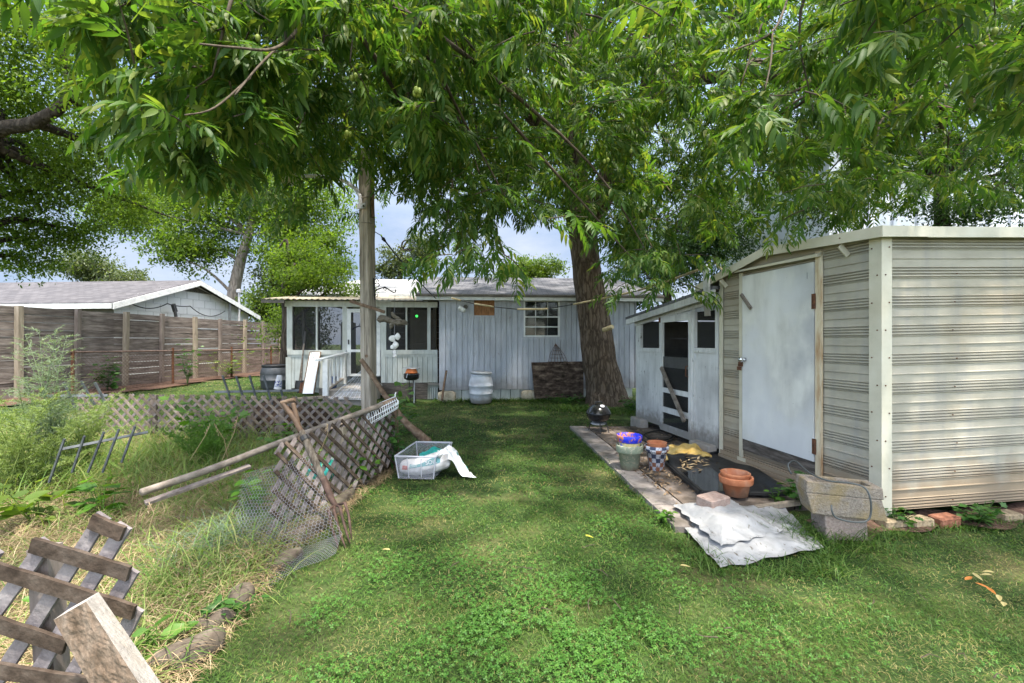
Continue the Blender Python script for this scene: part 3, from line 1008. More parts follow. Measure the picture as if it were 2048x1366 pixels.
for a, b in ((-.125, .32), (.321, 3.5)):
    e = .0 if a < 0 else -.004
    za, zb = 2.347 + .03 * (a + .12), 2.347 + .038 * (b + .12)
    mb.hexa([EW.pt(a, .10 + e, za - .085), EW.pt(b, .10 + e, zb - .085), EW.pt(b, .113 + e, zb - .085), EW.pt(a, .113 + e, za - .085),
             EW.pt(a, .10 + e, za), EW.pt(b, .10 + e, zb), EW.pt(b, .113 + e, zb), EW.pt(a, .113 + e, za)])
part('eave_fascia', mb, M['shedtrim'], shed)
for px, py in ((1700, 492), (1457, 560)):      # straps under the gable edge
    s, z = sp(px, py)
    mb = MB().beam(GW.pt(s, .105, z), GW.pt(s - .015, .035, z - .085), .05, .012, (GW.d[0], GW.d[1], 0))
    part('roof_strap', mb, M['shedtrim'], shed)
# door
s1, zt1 = sp(1493, 553)
s2, zt2 = sp(1638, 524)
zb1, zb2 = GW.z(1491, 876), GW.z(1638, 923)
mb = MB().hexa([GW.pt(s1, .033, zb1), GW.pt(s2, .035, zb2), GW.pt(s2, .058, zb2), GW.pt(s1, .055, zb1),
                GW.pt(s1, .033, zt1), GW.pt(s2, .035, zt2), GW.pt(s2, .058, zt2), GW.pt(s1, .055, zt1)])
door = part('door', mb, M['doorw'], shed)
for px, py in ((1637, 603), (1638, 892)):
    s, z = sp(px, py)
    mb = MB().fbox(GW, s - .02, s + .012, .059, .066, z - .07, z + .07)
    mb.tube([GW.pt(s - .022, .066, z - .07), GW.pt(s - .022, .066, z + .07)], .010, 8)
    part('hinge', mb, M['rust'], door)
s, z = sp(1499, 719)
mb = MB().tube([GW.pt(s, .05, z), GW.pt(s, .095, z)], .022, 12)
mb.ball(GW.pt(s, .11, z), .03, 8)
part('knob', mb, M['chrome'], door, True)
s, z = sp(1491, 727)
mb = MB().fbox(GW, s - .03, s + .035, .055, .07, z - .03, z + .02)
mb.fbox(GW, s - .022, s + .022, .072, .095, z - .075, z - .034)
mb.tube([GW.pt(s - .013, .083, z - .036), GW.pt(s - .013, .083, z - .012), GW.pt(s + .013, .083, z - .012), GW.pt(s + .013, .083, z - .036)], .005, 6)
part('padlock', mb, M['rust'], door)
s, z = sp(1509, 605)
mb = MB().beam(GW.pt(s + .125, .07, z + .10), GW.pt(s - .035, .075, z - .07), .035, .02, (GW.n[0], GW.n[1], 0))
part('turn_latch', mb, M['greystick'], door)
s, z = sp(1638, 545)
mb = MB()
for dx in (-.03,):
    mb.fbox(GW, s + .10 + dx, s + .103 + dx, .059, .0605, z - .05, z + .01)
part('scratch_mark', mb, M['steel'], door)
# frame strips and the opening behind the door
mb = MB().fbox(GW, s1 + .01, s1 + .06, .031, .05, GW.z(1487, 915), zt1 + .04)
mb.fbox(GW, s1 - .05, s1 + .085, .031, .056, GW.z(1487, 932), GW.z(1487, 913))
part('door_frame', mb, M['shedtrim'], shed)
mb = MB().fbox(GW, s2 - .075, s2 - .012, .031, .054, GW.z(1645, 950), zt2 + .09)
part('door_frame', mb, M['rusttrim'], shed, label='rust streaked strip on the hinge side of the door')
mb = MB().hexa([GW.pt(s1 + .08, .017, zt1 + .065), GW.pt(s2 - .075, .017, zt2 + .05), GW.pt(s2 - .075, .10, zt2 + .03), GW.pt(s1 + .08, .10, zt1 + .05),
                GW.pt(s1 + .08, .017, zt1 + .085), GW.pt(s2 - .075, .017, zt2 + .085), GW.pt(s2 - .075, .10, zt2 + .06), GW.pt(s1 + .08, .10, zt1 + .07)])
part('door_hood', mb, M['shedtrim'], shed)
mb = MB().hexa([GW.pt(s1 + .005, .031, zb1 - .13), GW.pt(s2 - .01, .031, zb2 - .12), GW.pt(s2 - .01, .045, zb2 - .12), GW.pt(s1 + .005, .045, zb1 - .13),
                GW.pt(s1 + .005, .031, zb1 - .004), GW.pt(s2 - .01, .031, zb2 - .004), GW.pt(s2 - .01, .045, zb2 - .004), GW.pt(s1 + .005, .045, zb1 - .004)])
part('kick_board', mb, M['plank'], shed)
mb = MB()
for i, (d, z) in enumerate(((.05, .10), (.075, .055), (.10, .01))):
    mb.fbox(GW, .15, S_END - .01, .0, d, z - .005, z + .035)
part('base_rail', mb, M['shed'], shed)
mb = MB()
for fr, ss in ((GW, (-.005, .04)), (EW, (-.005, .03))):
    for i in range(10):
        c = fr.pt(ss[i % 2], .041, .22 + i * .22)
        mb.tube([c, c + Vector((fr.n[0], fr.n[1], 0)) * .004], .006, 6)
for kz in range(9):
    for q in range(3):
        c = EW.pt(.66 + q * .9 + .02 * (kz % 3), .031, .10 + PER * kz + .053)
        mb.tube([c, c + Vector((EW.n[0], EW.n[1], 0)) * .004], .006, 6)
s, z = sp(1543, 497)
for ps in (.25, 1.0, 1.8):
    c = GW.pt(ps, .125, roof_z(ps) - .03)
    mb.tube([c, c + Vector((GW.n[0], GW.n[1], 0)) * .004], .006, 6)
so = part('screw_heads', mb, M['rust'], shed)
so['kind'] = 'stuff'
# little lock tab on the gable wall left of the door
s, z = sp(1477, 690)
mb = MB().fbox(GW, s - .06, s + .06, .017, .024, z - .035, z + .035)
part('wall_tab', mb, M['shed'], shed)

# ================================================================== LEAN-TO
lean = thing('lean_to', 'low white lean-to with a sloped roof and screened openings beside the metal shed', 'lean-to', GW.pt(3.1, 0, 0))
L0, L1 = GW.s(1446), GW.s(1272)
def ltop(s): return float(np.interp(s, [GW.s(1440), GW.s(1272)], [GW.z(1440, 583), GW.z(1272, 641)]))
dl, dr = GW.s(1388), GW.s(1324)              # door jambs (dl nearer)
z_dt = GW.z(1360, 630)
wl0, wl1 = GW.s(1433), GW.s(1391)
wr0, wr1 = GW.s(1322), GW.s(1283)
zwa, zwb = GW.z(1411, 696), GW.z(1411, 622)
zva, zvb = GW.z(1302, 696), GW.z(1302, 644)
zh = min(z_dt, zwb, ltop(L1)) 
mb = MB()
def panel(mb, a, b, z0, z1, z1b=None, d0=-.03, d1=.0):
    mb.fbox(GW, a, b, d0, d1, z0, z1, z1b)
panel(mb, L0 + .022, wl0, .12, ltop(L0))
panel(mb, wl0, wl1, .10, zwa)
panel(mb, wl1, dl, .10, zwb)
panel(mb, dr, wr0, .14, zvb)
panel(mb, wr0, wr1, .14, zva)
panel(mb, wr1, L1, .14, zvb, ltop(L1))
part('lower_panel', mb, M['peel'], lean)
mb = MB()
n = 16
a, b = wl0, wr0
for i in range(n):
    p, q = a + (b - a) * i / n, a + (b - a) * (i + 1) / n - .008
    lo = zwb if q < dl + .03 else (z_dt + .02 if q <= dr + .06 else zvb)
    lo = zwb if q < wl1 else lo
    if ltop(q) - lo > .01:
        mb.fbox(GW, p, q, -.03, .0, lo, ltop(p), ltop(q))
part('gable_boards', mb, M['siding'], lean)
mb = MB()
mb.fbox(GW, wl0 - .04, wl1 + .03, .002, .025, zwa - .06, zwa)
mb.fbox(GW, wr0 - .03, wr1 + .03, .002, .025, zva - .06, zva)
mb.fbox(GW, wl0 - .055, wl0, .002, .02, .12, ltop(wl0) - .05)
mb.fbox(GW, wl1, wl1 + .05, .002, .02, .10, ltop(wl1) - .1)
mb.fbox(GW, dr, dr + .05, .002, .02, .12, zvb + .05)
mb.fbox(GW, wr1, wr1 + .04, .002, .02, zva, zvb)
part('window_trim', mb, M['peel'], lean)
for (q0, q1, za, zb) in ((wl0, wl1, zwa, zwb), (wr0, wr1, zva, zvb)):
    part('window_screen', MB().fbox(GW, q0, q1, -.028, -.026, za, zb), M['screen'], lean)
# sloping roof, running back from the shed to the house side
mb = MB()
p = []
za, zb = ltop(L0 - .3), ltop(L1 + .12)
for dz in (.02, .06):
    p += [GW.pt(L0 - .0, .14, ltop(L0) + dz + .0), GW.pt(L1 + .12, .14, zb + dz), GW.pt(L1 + .12, -2.6, zb + dz), GW.pt(L0, -2.6, ltop(L0) + dz)]
mb.hexa(p)
part('roof', mb, M['grayroof'], lean)
mb = MB()
mb.hexa([GW.pt(L0, .10, ltop(L0) - .075), GW.pt(L1 + .11, .10, zb - .07), GW.pt(L1 + .11, .135, zb - .07), GW.pt(L0, .135, ltop(L0) - .075),
         GW.pt(L0, .10, ltop(L0) + .018), GW.pt(L1 + .11, .10, zb + .018), GW.pt(L1 + .11, .135, zb + .018), GW.pt(L0, .135, ltop(L0) + .018)])
mb.hexa([GW.pt(L0, .003, ltop(L0) - .12), GW.pt(L1, .003, ltop(L1) - .10), GW.pt(L1, .03, ltop(L1) - .10), GW.pt(L0, .03, ltop(L0) - .12),
         GW.pt(L0, .003, ltop(L0) - .03), GW.pt(L1, .003, ltop(L1) - .02), GW.pt(L1, .03, ltop(L1) - .02), GW.pt(L0, .03, ltop(L0) - .03)])
part('fascia', mb, M['peel'], lean)
mb = MB()      # back and side walls with a bright opening at the rear
for i in range(11):
    mb.fbox(GW, L0 + .03, L1 - .03, -2.5, -2.46 + .01 * (i % 2), i * .17, i * .17 + .165)
mb.fbox(GW, L0 + .03, L0 + .9, -2.5, -2.46, 1.871, 2.1)
mb.fbox(GW, L1 - .03, L1, -2.5, -.031, .1, 1.20)
for i in range(4):
    mb.fbox(GW, L1 - .03, L1 - .006 * (i % 2), -2.5, -.032, 1.201 + i * .15, 1.201 + (i + 1) * .15 - .0005)
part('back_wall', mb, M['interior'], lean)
mb = MB()
mb.fbox(GW, L0 + .05, L1 - .05, -2.46, -.04, .0, .03)
part('floor_slab', mb, M['pave_dirt'], lean)
mb = MB().beam(GW.pt(2.6, -.5, .1), GW.pt(2.9, -.9, 2.0), .15, .03, (GW.n[0], GW.n[1], 0))
mb.beam(GW.pt(2.95, -.7, .9), GW.pt(2.3, -.5, .75), .14, .02, (GW.n[0], GW.n[1], 0))
part('inner_brace', mb, M['greystick'], lean)
# screen door
zb = GW.z(1357, 870)
zdoor = [GW.z(1331, y) for y in (627, 640, 692, 775, 786, 806, 822, 851, 860)]
sdoor = part('screen_door', MB().fbox(GW, dl + .005, dl + .075, .005, .04, zb, z_dt).fbox(GW, dr - .075, dr - .005, .005, .04, zb, z_dt)
             .fbox(GW, dl + .075, dr - .075, .006, .038, z_dt - .09, z_dt).fbox(GW, dl + .075, dr - .075, .006, .038, zb, zb + .10)
             .fbox(GW, dl + .075, dr - .075, .006, .038, zb + .28, zb + .36).fbox(GW, dl + .075, dr - .075, .006, .038, zb + .58, zb + .65), M['peel'], lean)
part('screen', MB().fbox(GW, dl + .07, dr - .07, .018, .021, zb + .05, zb + 1.12), M['screen'], sdoor)
part('middle_board', MB().fbox(GW, dl + .076, dr - .076, .008, .017, zb + .96, zb + 1.12), M['peel'], sdoor)
s, z = sp(1384, 745)
part('handle', MB().tube([GW.pt(s + .03, .04, z + .09), GW.pt(s + .03, .075, z + .08), GW.pt(s + .03, .075, z - .05), GW.pt(s + .03, .04, z - .06)], .008, 6), M['rust'], sdoor)
s, z = sp(1327, 640)
part('hinge', MB().fbox(GW, dr - .03, dr + .02, .041, .047, z - .04, z + .04), M['rust'], sdoor)
mb = MB()
mb.fbox(GW, dl - .0, dl + .05, -.031, .024, z_dt + .002, z_dt + .03)
mb.fbox(GW, dl + .05, dr, -.031, .024, z_dt + .002, z_dt + .03)
part('door_header', mb, M['peel'], lean)

# boards and blocks leaning at the lean-to
a, za = sp(1331, 735); b, zb_ = sp(1383, 843)
o = part('wooden_prop', MB().beam(GW.pt(a, .07, za), GW.pt(b, .11, zb_ + .01), .05, .035, (GW.n[0], GW.n[1], .1)), M['greystick'], loc=GW.pt(b, .1, 0))
tag(o, 'long grey wooden strip slanting across the screen door', 'board')
s, z = sp(1434, 530); s2_, z2_ = sp(1437, 632)
mb = MB()
N = 9
rr = random.Random(3)
pts = []
for i in range(N + 1):
    t = i / N
    w = .052 + rr.uniform(-.012, .012)
    if i == 0: w = .018
    pts.append((t, w))
for (t0, w0), (t1, w1) in zip(pts[:-1], pts[1:]):
    c0, c1 = s + (s2_ - s) * t0, s + (s2_ - s) * t1
    q0, q1 = z + (z2_ - z) * t0, z + (z2_ - z) * t1
    mb.hexa([GW.pt(c1 - w1, .14, q1), GW.pt(c1 + w1, .14, q1), GW.pt(c1 + w1, .165, q1), GW.pt(c1 - w1, .165, q1),
             GW.pt(c0 - w0, .14, q0), GW.pt(c0 + w0, .14, q0), GW.pt(c0 + w0, .165, q0), GW.pt(c0 - w0, .165, q0)])
o = part('weathered_board', mb, M['peel'], loc=GW.pt(s, .15, z2_))
tag(o, 'ragged peeling upright board nailed at the junction of shed and lean-to', 'board')

def block(name, label, cat, c, size, rz, m, group=None, seed=1, amp=.03, sq=9):
    rr_ = random.Random(seed)
    Rm = Matrix.Rotation(rz, 3, 'Z') @ Matrix.Rotation(rr_.uniform(-.05, .05), 3, 'X') @ Matrix.Rotation(rr_.uniform(-.05, .05), 3, 'Y')
    o = part(name, MB().grid_box(c, size, Rm, .010), m, loc=(c[0], c[1], c[2] - size[2] / 2))
    return tag(o, label, cat, group)
g = GW.pt(GW.s(1415), .07, .045)
block('concrete_block', 'grey concrete block at the foot of the lean-to beside its screen door', 'block', (g.x, g.y, .08), (.13, .42, .13), .19, M['slab'], seed=4)
g = GW.pt(GW.s(1284), .05, .06)
block('corner_stone', 'pale stone under the far corner of the lean-to', 'stone', (g.x, g.y, .08), (.16, .34, .17), .19, M['slab'], seed=5)

# bricks along the foot of the shed
bx = [(1795, 1052, 'buff brick nearest the concrete trough along the shed base', 'bufbrick'), (1850, 1050, 'buff brick in the middle of the row along the shed base', 'bufbrick'),
      (1903, 1046, 'red brick in the row along the shed base', 'redbrick'), (2030, 1038, 'buff brick apart from the others by the right end of the shed base', 'bufbrick')]
for i, (px, py, lab, mm) in enumerate(bx):
    g = G(px, py + 6)
    tag(block('brick', lab, 'brick', (g.x, g.y + .06, .018), (.195, .11, .085), .17 + .06 * (i % 2), M[mm], 'bricks along the shed base', seed=20 + i), None, None)

# ================================================================== HOUSE
house = thing('house', 'low blue-grey boarded house with a screened porch behind the yard', 'house', (-1.5, 12.5, 0))
def siding(mb, fr, s0, s1, z0, z1, pitch, gap, d0, d1, openings=(), ph=0.0):
    s = s0
    edges = [s0]
    while edges[-1] < s1 - 1e-6:
        edges.append(min(s1, edges[-1] + pitch))
    for a, b in zip(edges[:-1], edges[1:]):
        b -= gap
        cuts = sorted({a, b} | {q for o in openings for q in o[:2] if a < q < b})
        for p, q in zip(cuts[:-1], cuts[1:]):
            iv = [(z0, z1)]
            for oa, ob, za, zb in openings:
                if p < ob - 1e-6 and q > oa + 1e-6:
                    nv = []
                    for u, v in iv:
                        if zb <= u or za >= v:
                            nv.append((u, v))
                        else:
                            if za > u: nv.append((u, za))
                            if zb < v: nv.append((zb, v))
                    iv = nv
            for u, v in iv:
                if v - u > .005:
                    mb.fbox(fr, p, q, d0, d1, u, v)
    return mb

hz0, hz1 = HW.z(880, 780), HW.z(880, 590)
HS1 = 4.95
win = (HW.s(1047), HW.s(1119), HW.z(1083, 674), HW.z(1083, 601))
hat = (HW.s(948), HW.s(989), HW.z(968, 631), HW.z(968, 600))
mb = siding(MB(), HW, .0, HS1, hz0, hz1, .137, .012, .0, .024, [win, hat])
mb = siding(mb, HW, .0, HS1, hz0, hz1, 6, 0, -.03, -.001, [win, hat])       # sheathing behind the grooves
part('wall', mb, M['siding'], house)
mb = MB()
mb.fbox(HW, -.02, .0, -2.0, .03, hz0, hz1)           # return wall by the porch
part('side_wall', mb, M['siding'], house)
mb = MB().fbox(HW, HS1, HS1 + .02, -3.4, .03, hz0, hz1)
part('side_wall', mb, M['siding'], house)
mb = MB()
for i in range(20):
    a = .05 + i * (HS1 - .1) / 20
    mb.fbox(HW, a, a + (HS1 - .1) / 20 - .012, -.06, -.04, -.05, hz0 + .01)
part('skirting', mb, M['porchw'], house)
# roof: slope with an eave board, ridge far behind
e0, e1 = Vector((-2.30, 10.93, 0)), Vector((3.80, 11.42, 0))
def rpt(t, back, dz):
    p = e0.lerp(e1, t)
    q = Vector((-.095, .9955, 0)) * back
    return p + q + Vector((0, 0, 2.585 + .245 * back + dz))
mb = MB().hexa([rpt(0, 0, -.03), rpt(1, 0, -.03), rpt(1, 3.9, -.03), rpt(0, 3.9, -.03), rpt(0, 0, .02), rpt(1, 0, .02), rpt(1, 3.9, .02), rpt(0, 3.9, .02)])
mb.hexa([rpt(0, 3.9, -.03), rpt(1, 3.9, -.03), rpt(1, 7.6, -1.9), rpt(0, 7.6, -1.9), rpt(0, 3.9, .02), rpt(1, 3.9, .02), rpt(1, 7.6, -1.85), rpt(0, 7.6, -1.85)])
part('roof', mb, M['grayroof'], house)
def rp2(t, back, z):
    p = rpt(t, back, 0)
    return Vector((p.x, p.y, z))
mb = MB().hexa([rp2(0, -.004, 2.455), rp2(1, -.004, 2.455), rp2(1, .03, 2.455), rp2(0, .03, 2.455), rp2(0, -.004, 2.553), rp2(1, -.004, 2.553), rp2(1, .03, 2.553), rp2(0, .03, 2.553)])
mb.hexa([rp2(.0, .031, 2.50), rp2(1, .031, 2.50), rp2(1, .4, 2.50), rp2(0, .4, 2.50), rp2(0, .031, 2.515), rp2(1, .031, 2.515), rp2(1, .4, 2.515), rp2(0, .4, 2.515)])
part('eave_board', mb, M['trimw'], house)
mb = MB().hexa([rpt(-.003, -.03, -.045), rpt(1.003, -.03, -.045), rpt(1.003, .05, -.04), rpt(-.003, .05, -.04), rpt(-.003, -.03, .005), rpt(1.003, -.03, .005), rpt(1.003, .05, .018), rpt(-.003, .05, .018)])
part('drip_edge', mb, M['darkfascia'], house)
mb = MB()      # gable triangle on the left end
mb.add([rpt(.005, .1, -.05), rpt(.005, 3.9, -.05), rpt(.005, 3.9, -.95), rpt(.005, .1, -.1)], [(0, 1, 2, 3)])
part('gable_end', mb, M['siding'], house)
# window
wa, wb, wz0, wz1 = win
wf = MB()
for (a, b, c, d) in ((wa, wa + .04, wz0, wz1), (wb - .04, wb, wz0, wz1), (wa + .04, wb - .04, wz1 - .035, wz1), (wa + .04, wb - .04, wz0, wz0 + .04),
                     (wa + .04, wb - .04, (wz0 + wz1) / 2 + .03, (wz0 + wz1) / 2 + .06)):
    wf.fbox(HW, a, b, -.02, .035, c, d)
frame = part('window', wf, M['trimw'], house)
mb = MB()
for t in (1 / 3, 2 / 3):
    s = wa + (wb - wa) * t
    mb.fbox(HW, s - .006, s + .006, -.02, -.012, wz0 + .041, (wz0 + wz1) / 2 + .029)
    mb.fbox(HW, s - .01, s + .01, .0, .02, (wz0 + wz1) / 2 + .061, wz1 - .036)
zz = (wz0 + wz1) / 2 + .26
mb.fbox(HW, wa + .041, wb - .041, .0, .019, zz - .01, zz + .01)
mb.fbox(HW, wa + .041, wb - .041, -.02, .0, wz0 + .24, wz0 + .27)
part('muntins', mb, M['trimw'], frame)
part('pane', MB().fbox(HW, wa + .03, wb - .03, -.012, -.008, wz0 + .03, wz1 - .03), M['glass'], frame)
mb = MB()
mb.fbox(HW, wa - .12, wa - .002, .023, .034, wz0 - .03, wz1 + .0)
mb.fbox(HW, wb + .002, wb + .12, .023, .034, wz0 - .03, wz1 + .0)
mb.fbox(HW, wa - .15, wb + .14, .023, .040, wz0 - .06, wz0 - .032)
part('sill', mb, M['siding'], frame)
mb = MB()      # room behind the window
mb.fbox(HW, wa - .6, wb + .6, -1.5, -1.48, wz0 - .8, wz1 + .1)
mb.fbox(HW, wa - .6, wb + .6, -1.48, -.05, wz0 - .82, wz0 - .8)
mb.fbox(HW, wa - .62, wa - .6, -1.48, -.05, wz0 - .8, wz1 + .1)
mb.fbox(HW, wb + .6, wb + .62, -1.48, -.05, wz0 - .8, wz1 + .1)
mb.fbox(HW, wa - .6, wb + .6, -1.48, -.05, wz1 + .1, wz1 + .12)
mb.fbox(HW, wa + .05, wa + .62, -.16, -.1, wz0 + .02, wz0 + .5)
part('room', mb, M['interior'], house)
# boarded hatch
ha, hb, h0, h1 = hat
mb = MB()
mb.fbox(HW, ha - .17, ha - .003, .023, .034, h0 - .06, h1 + .02)
mb.fbox(HW, hb + .003, hb + .16, .023, .034, h0 - .06, h1 + .02)
mb.fbox(HW, ha, hb, .0, .036, h0 - .035, h0 - .001)
hf = part('hatch_frame', mb, M['siding'], house)
part('boarded_panel', MB().fbox(HW, ha + .002, hb - .002, -.02, .0, h0 + .002, h1), M['orangewood'], hf)
# floodlight
s, z = HW.sz(928, 614)
mb = MB().tube([HW.pt(s + .04, .02, z), HW.pt(s + .04, .07, z)], .055, 14)
part('floodlight', mb, M['darkfascia'], house)
for dx, dz in ((-.07, .02), (.0, -.02)):
    c = HW.pt(s + dx, .15, z + dz)
    mb = MB().lathe([(.018, 0), (.03, .03), (.06, .10), (.062, .13), (.0, .145)], c - Vector((0, 0, .03)), 14, Matrix.Rotation(math.radians(115), 3, 'X'))
    part('flood_bulb', mb, M['trimw'], house, True)
for px, py, sd_ in ((894, 789, 31), (1058, 786, 32), (1225, 780, 33)):
    s = HW.s(px)
    c = HW.pt(s, .03, .07)
    part('pier_stone', MB().rock(c, (.42, .26, .32), sd_, None, 10, .05, 6), M['yellowstone'], house, True)

# ---- porch
def ps(px): return PW.s(px)
def pz(px, py): return PW.z(px, py)
P0, P1 = 0.0, ps(576)
zo, zt = pz(700, 699), pz(700, 614)          # opening bottom and top
zsill0, zsill1 = pz(700, 709), pz(700, 700)
zbot = pz(800, 765)
dj0, dj1 = ps(761), ps(695)                   # door jambs
mb = siding(MB(), PW, P0, dj0 - .13, zbot, zsill0, .125, .011, .0, .022)
mb = siding(mb, PW, P0, dj0 - .13, zbot, zsill0, 9, 0, -.02, -.001)
part('porch_wall', mb, M['porchw'], house)
mb = siding(MB(), PW, dj1 + .12, P1 - .08, .30, zsill0, .19, .008, .0, .02)
mb = siding(mb, PW, dj1 + .12, P1 - .08, .30, zsill0, 9, 0, -.02, -.001)
part('porch_wall', mb, M['porchw'], house)
mb = MB()
for a, b in ((P0, dj0 - .13), (dj1 + .12, P1)):
    mb.fbox(PW, a, b, -.04, .055, zsill0, zsill1)
    mb.fbox(PW, a, b, .002, .035, zsill0 - .06, zsill0 - .002)
    part('porch_sill', mb, M['porchw'], house)
    mb = MB()
def mull(px, w):
    s = ps(px)
    part('porch_post', MB().fbox(PW, s - w / 2, s + w / 2, -.04, .03, zsill1, zt), M['porchw'], house)
mull(580, .13); mull(634, .04); mull(690, .11); mull(766, .16); mull(813, .04); mull(858, .08)
s = ps(580)
part('porch_corner_board', MB().fbox(PW, P1 - .09, P1 + .04, -.05, .036, .25, zsill0 - .062), M['porchw'], house)
part('porch_door_post', MB().fbox(PW, dj0 - .13, dj0 - .02, -.04, .03, zbot, zsill1), M['porchw'], house)
part('porch_door_post', MB().fbox(PW, dj1 + .02, dj1 + .12, -.04, .03, .32, zsill1), M['porchw'], house)
mb = MB()
mb.fbox(PW, P0, P1 + .06, -.05, .05, zt, zt + .14)
part('porch_header', mb, M['porchw'], house)
for a, b in ((ps(872), ps(813) - .02), (ps(813) + .02, dj0 - .14), (dj1 + .13, ps(634) - .02), (ps(634) + .02, ps(580) - .06)):
    part('porch_screen', MB().fbox(PW, a, b, -.02, -.018, zsill1, zt), M['screen'], house)
# porch roof
mb = MB()
n = 60
for i in range(n):
    a, b = P0 - .02 + (P1 + .5) * i / n, P0 - .02 + (P1 + .5) * (i + 1) / n
    h = .012 * math.cos(PI * i)
    mb.hexa([PW.pt(a, .38, zt + .15 - h), PW.pt(b, .38, zt + .15 + h), PW.pt(b, -2.35, zt + .5 + h), PW.pt(a, -2.35, zt + .5 - h),
             PW.pt(a, .38, zt + .156 - h), PW.pt(b, .38, zt + .156 + h), PW.pt(b, -2.35, zt + .506 + h), PW.pt(a, -2.35, zt + .506 - h)])
part('porch_roof', mb, M['corrug'], house)
mb = MB().fbox(PW, P1 - .05, P1 + .48, .30, .36, zt + .06, zt + .135)
part('rafter_end', mb, M['darkfascia'], house)
# main roof behind the porch (pale hip)
def mr(px, py, Y): return P(px, py, Y)
a, b = Vector((-7.0, 13.6, 2.85)), Vector((-1.9, 14.1, 2.85))
c, d = Vector((-5.75, 17.6, 3.87)), Vector((-1.6, 18.0, 3.87))
mb = MB().add([a, b, d, c], [(0, 1, 2, 3)])
e = Vector((-7.4, 21.5, 2.85)); f = Vector((-1.9, 22, 2.85))
mb.add([a, c, e], [(0, 1, 2)]).add([c, d, f, e], [(0, 1, 2, 3)])
part('main_roof', mb, M['whiteroof'], house)
mb = MB().fbox(PW, P0 - .1, P1 - .2, -2.22, -2.15, zt + .40, 2.86)
part('main_fascia', mb, M['trimw'], house)
# body of the house behind the porch
mb = MB().add([Vector((-4.4, 13.95, 0)), Vector((-1.9, 14.2, 0)), Vector((-1.9, 14.2, 2.84)), Vector((-4.4, 13.95, 2.84))], [(0, 1, 2, 3)])
mb.add([Vector((-4.4, 13.95, 0)), Vector((-4.4, 13.95, 2.84)), Vector((-5.0, 21, 2.84)), Vector((-5.0, 21, 0))], [(0, 1, 2, 3)])
part('main_wall', mb, M['porchw'], house)
# inside of the porch
mb = MB()
zf = .40
for i in range(12):
    z0 = zf + i * .19
    mb.fbox(PW, P0, ps(752), -2.30, -2.25 + .012 * 0, z0, z0 + .183)
part('porch_back_wall', mb, M['brownlap'], house)
mb = MB()
mb.fbox(PW, ps(752), ps(700), -2.30, -2.25, zf, zt + .3)
part('porch_white_wall', mb, M['appliance'], house)
mb = MB()
mb.fbox(PW, -.1, P1, -2.30, .0, zf - .06, zf)
part('porch_floor', mb, M['floorwood'], house)
mb = MB()
sA = ps(846)
mb.fbox(PW, .28, .85, -2.24, -2.20, zf, zf + 2.0)
mb.fbox(PW, .18, .279, -2.24, -2.18, zf, zf + 2.1)
mb.fbox(PW, .851, .95, -2.24, -2.18, zf, zf + 2.1)
part('back_door', mb, M['beige'], house)
mb = MB()
mb.fbox(PW, P1 - .04, P1 + .02, -2.3, -2.2, zf, zt)
mb.fbox(PW, P1 - .04, P1 + .02, -1.1, -1.0, zf, zt)
mb.fbox(PW, P1 - .03, P1 + .01, -2.2, -.06, zsill0, zsill1)
mb.fbox(PW, ps(660), ps(650), -2.3, -2.2, zf, zt + .2)
part('porch_end_posts', mb, M['darkfascia'], house)
mb = MB()
mb.fbox(PW, P1 - .03, P1, -2.2, -.06, .25, zsill0)
part('porch_end_wall', mb, M['porchw'], house)
mb = MB()
mb.fbox(PW, dj0 - .1, ps(600), -.045, -.02, .1, zf)
for i in range(24):
    a = i * (dj0 - .1) / 24
    mb.fbox(PW, a, a + (dj0 - .1) / 24 - .01, -.07, -.05, -.05, zbot)
part('porch_skirting', mb, M['porchw'], house)
mb = MB().fbox(PW, .25, dj0 - .05, .0, .04, .0, zbot - .02)
part('skirt_board', mb, M['plank'], house)
# porch screen door
dz0, dz1 = pz(728, 752), pz(728, 618)
mb = MB()
mb.fbox(PW, dj0 + .0, dj0 + .09, .0, .04, dz0, dz1).fbox(PW, dj1 - .09, dj1, .0, .04, dz0, dz1)
mb.fbox(PW, dj0 + .09, dj1 - .09, .002, .038, dz1 - .09, dz1).fbox(PW, dj0 + .09, dj1 - .09, .002, .038, dz0, dz0 + .06)
mb.fbox(PW, dj0 + .09, dj1 - .09, .002, .038, pz(728, 704), pz(728, 699))
sdr = part('screen_door', mb, M['trimw'], house)
part('screen', MB().fbox(PW, dj0 + .08, dj1 - .08, .014, .017, dz0 + .05, dz1 - .08), M['screen'], sdr)
s, z = PW.sz(698, 684)
part('handle', MB().fbox(PW, s - .015, s + .015, .041, .06, z - .06, z + .06), M['blackmetal'], sdr)
s, z = PW.sz(716, 656)
mb = MB().tube([PW.pt(s + .22, -.10, z - .06), PW.pt(s + .08, -.1, z + .02), PW.pt(s, -.1, z + .05), PW.pt(s - .1, -.1, z + .02), PW.pt(s - .24, -.1, z - .05)], .016, 6)
mb.tube([PW.pt(s, -.1, z + .05), PW.pt(s - .02, -.1, z + .12)], .008, 6)
o = part('clothes_hanger', mb, M['bluepl'], loc=PW.pt(s, -.1, z))
tag(o, 'blue clothes hanger showing behind the porch screen door', 'hanger')
s, z = PW.sz(829, 630)
o = part('green_bulb', MB().ball(PW.pt(s, -.5, z), .032, 8), M['greenlamp'], smooth=True, loc=PW.pt(s, -.5, z))
tag(o, 'small glowing green lamp hanging inside the porch', 'lamp')
o['label'] = 'small glowing green lamp hanging inside the screened porch'
mb = MB()
s = ps(832)
zc = pz(832, 690)
mb.fbox(PW, s - .28, s + .22, -.9, -.8, zc, zc + .05)
mb.fbox(PW, s - .28, s - .22, -.9, -.84, zf, zc)
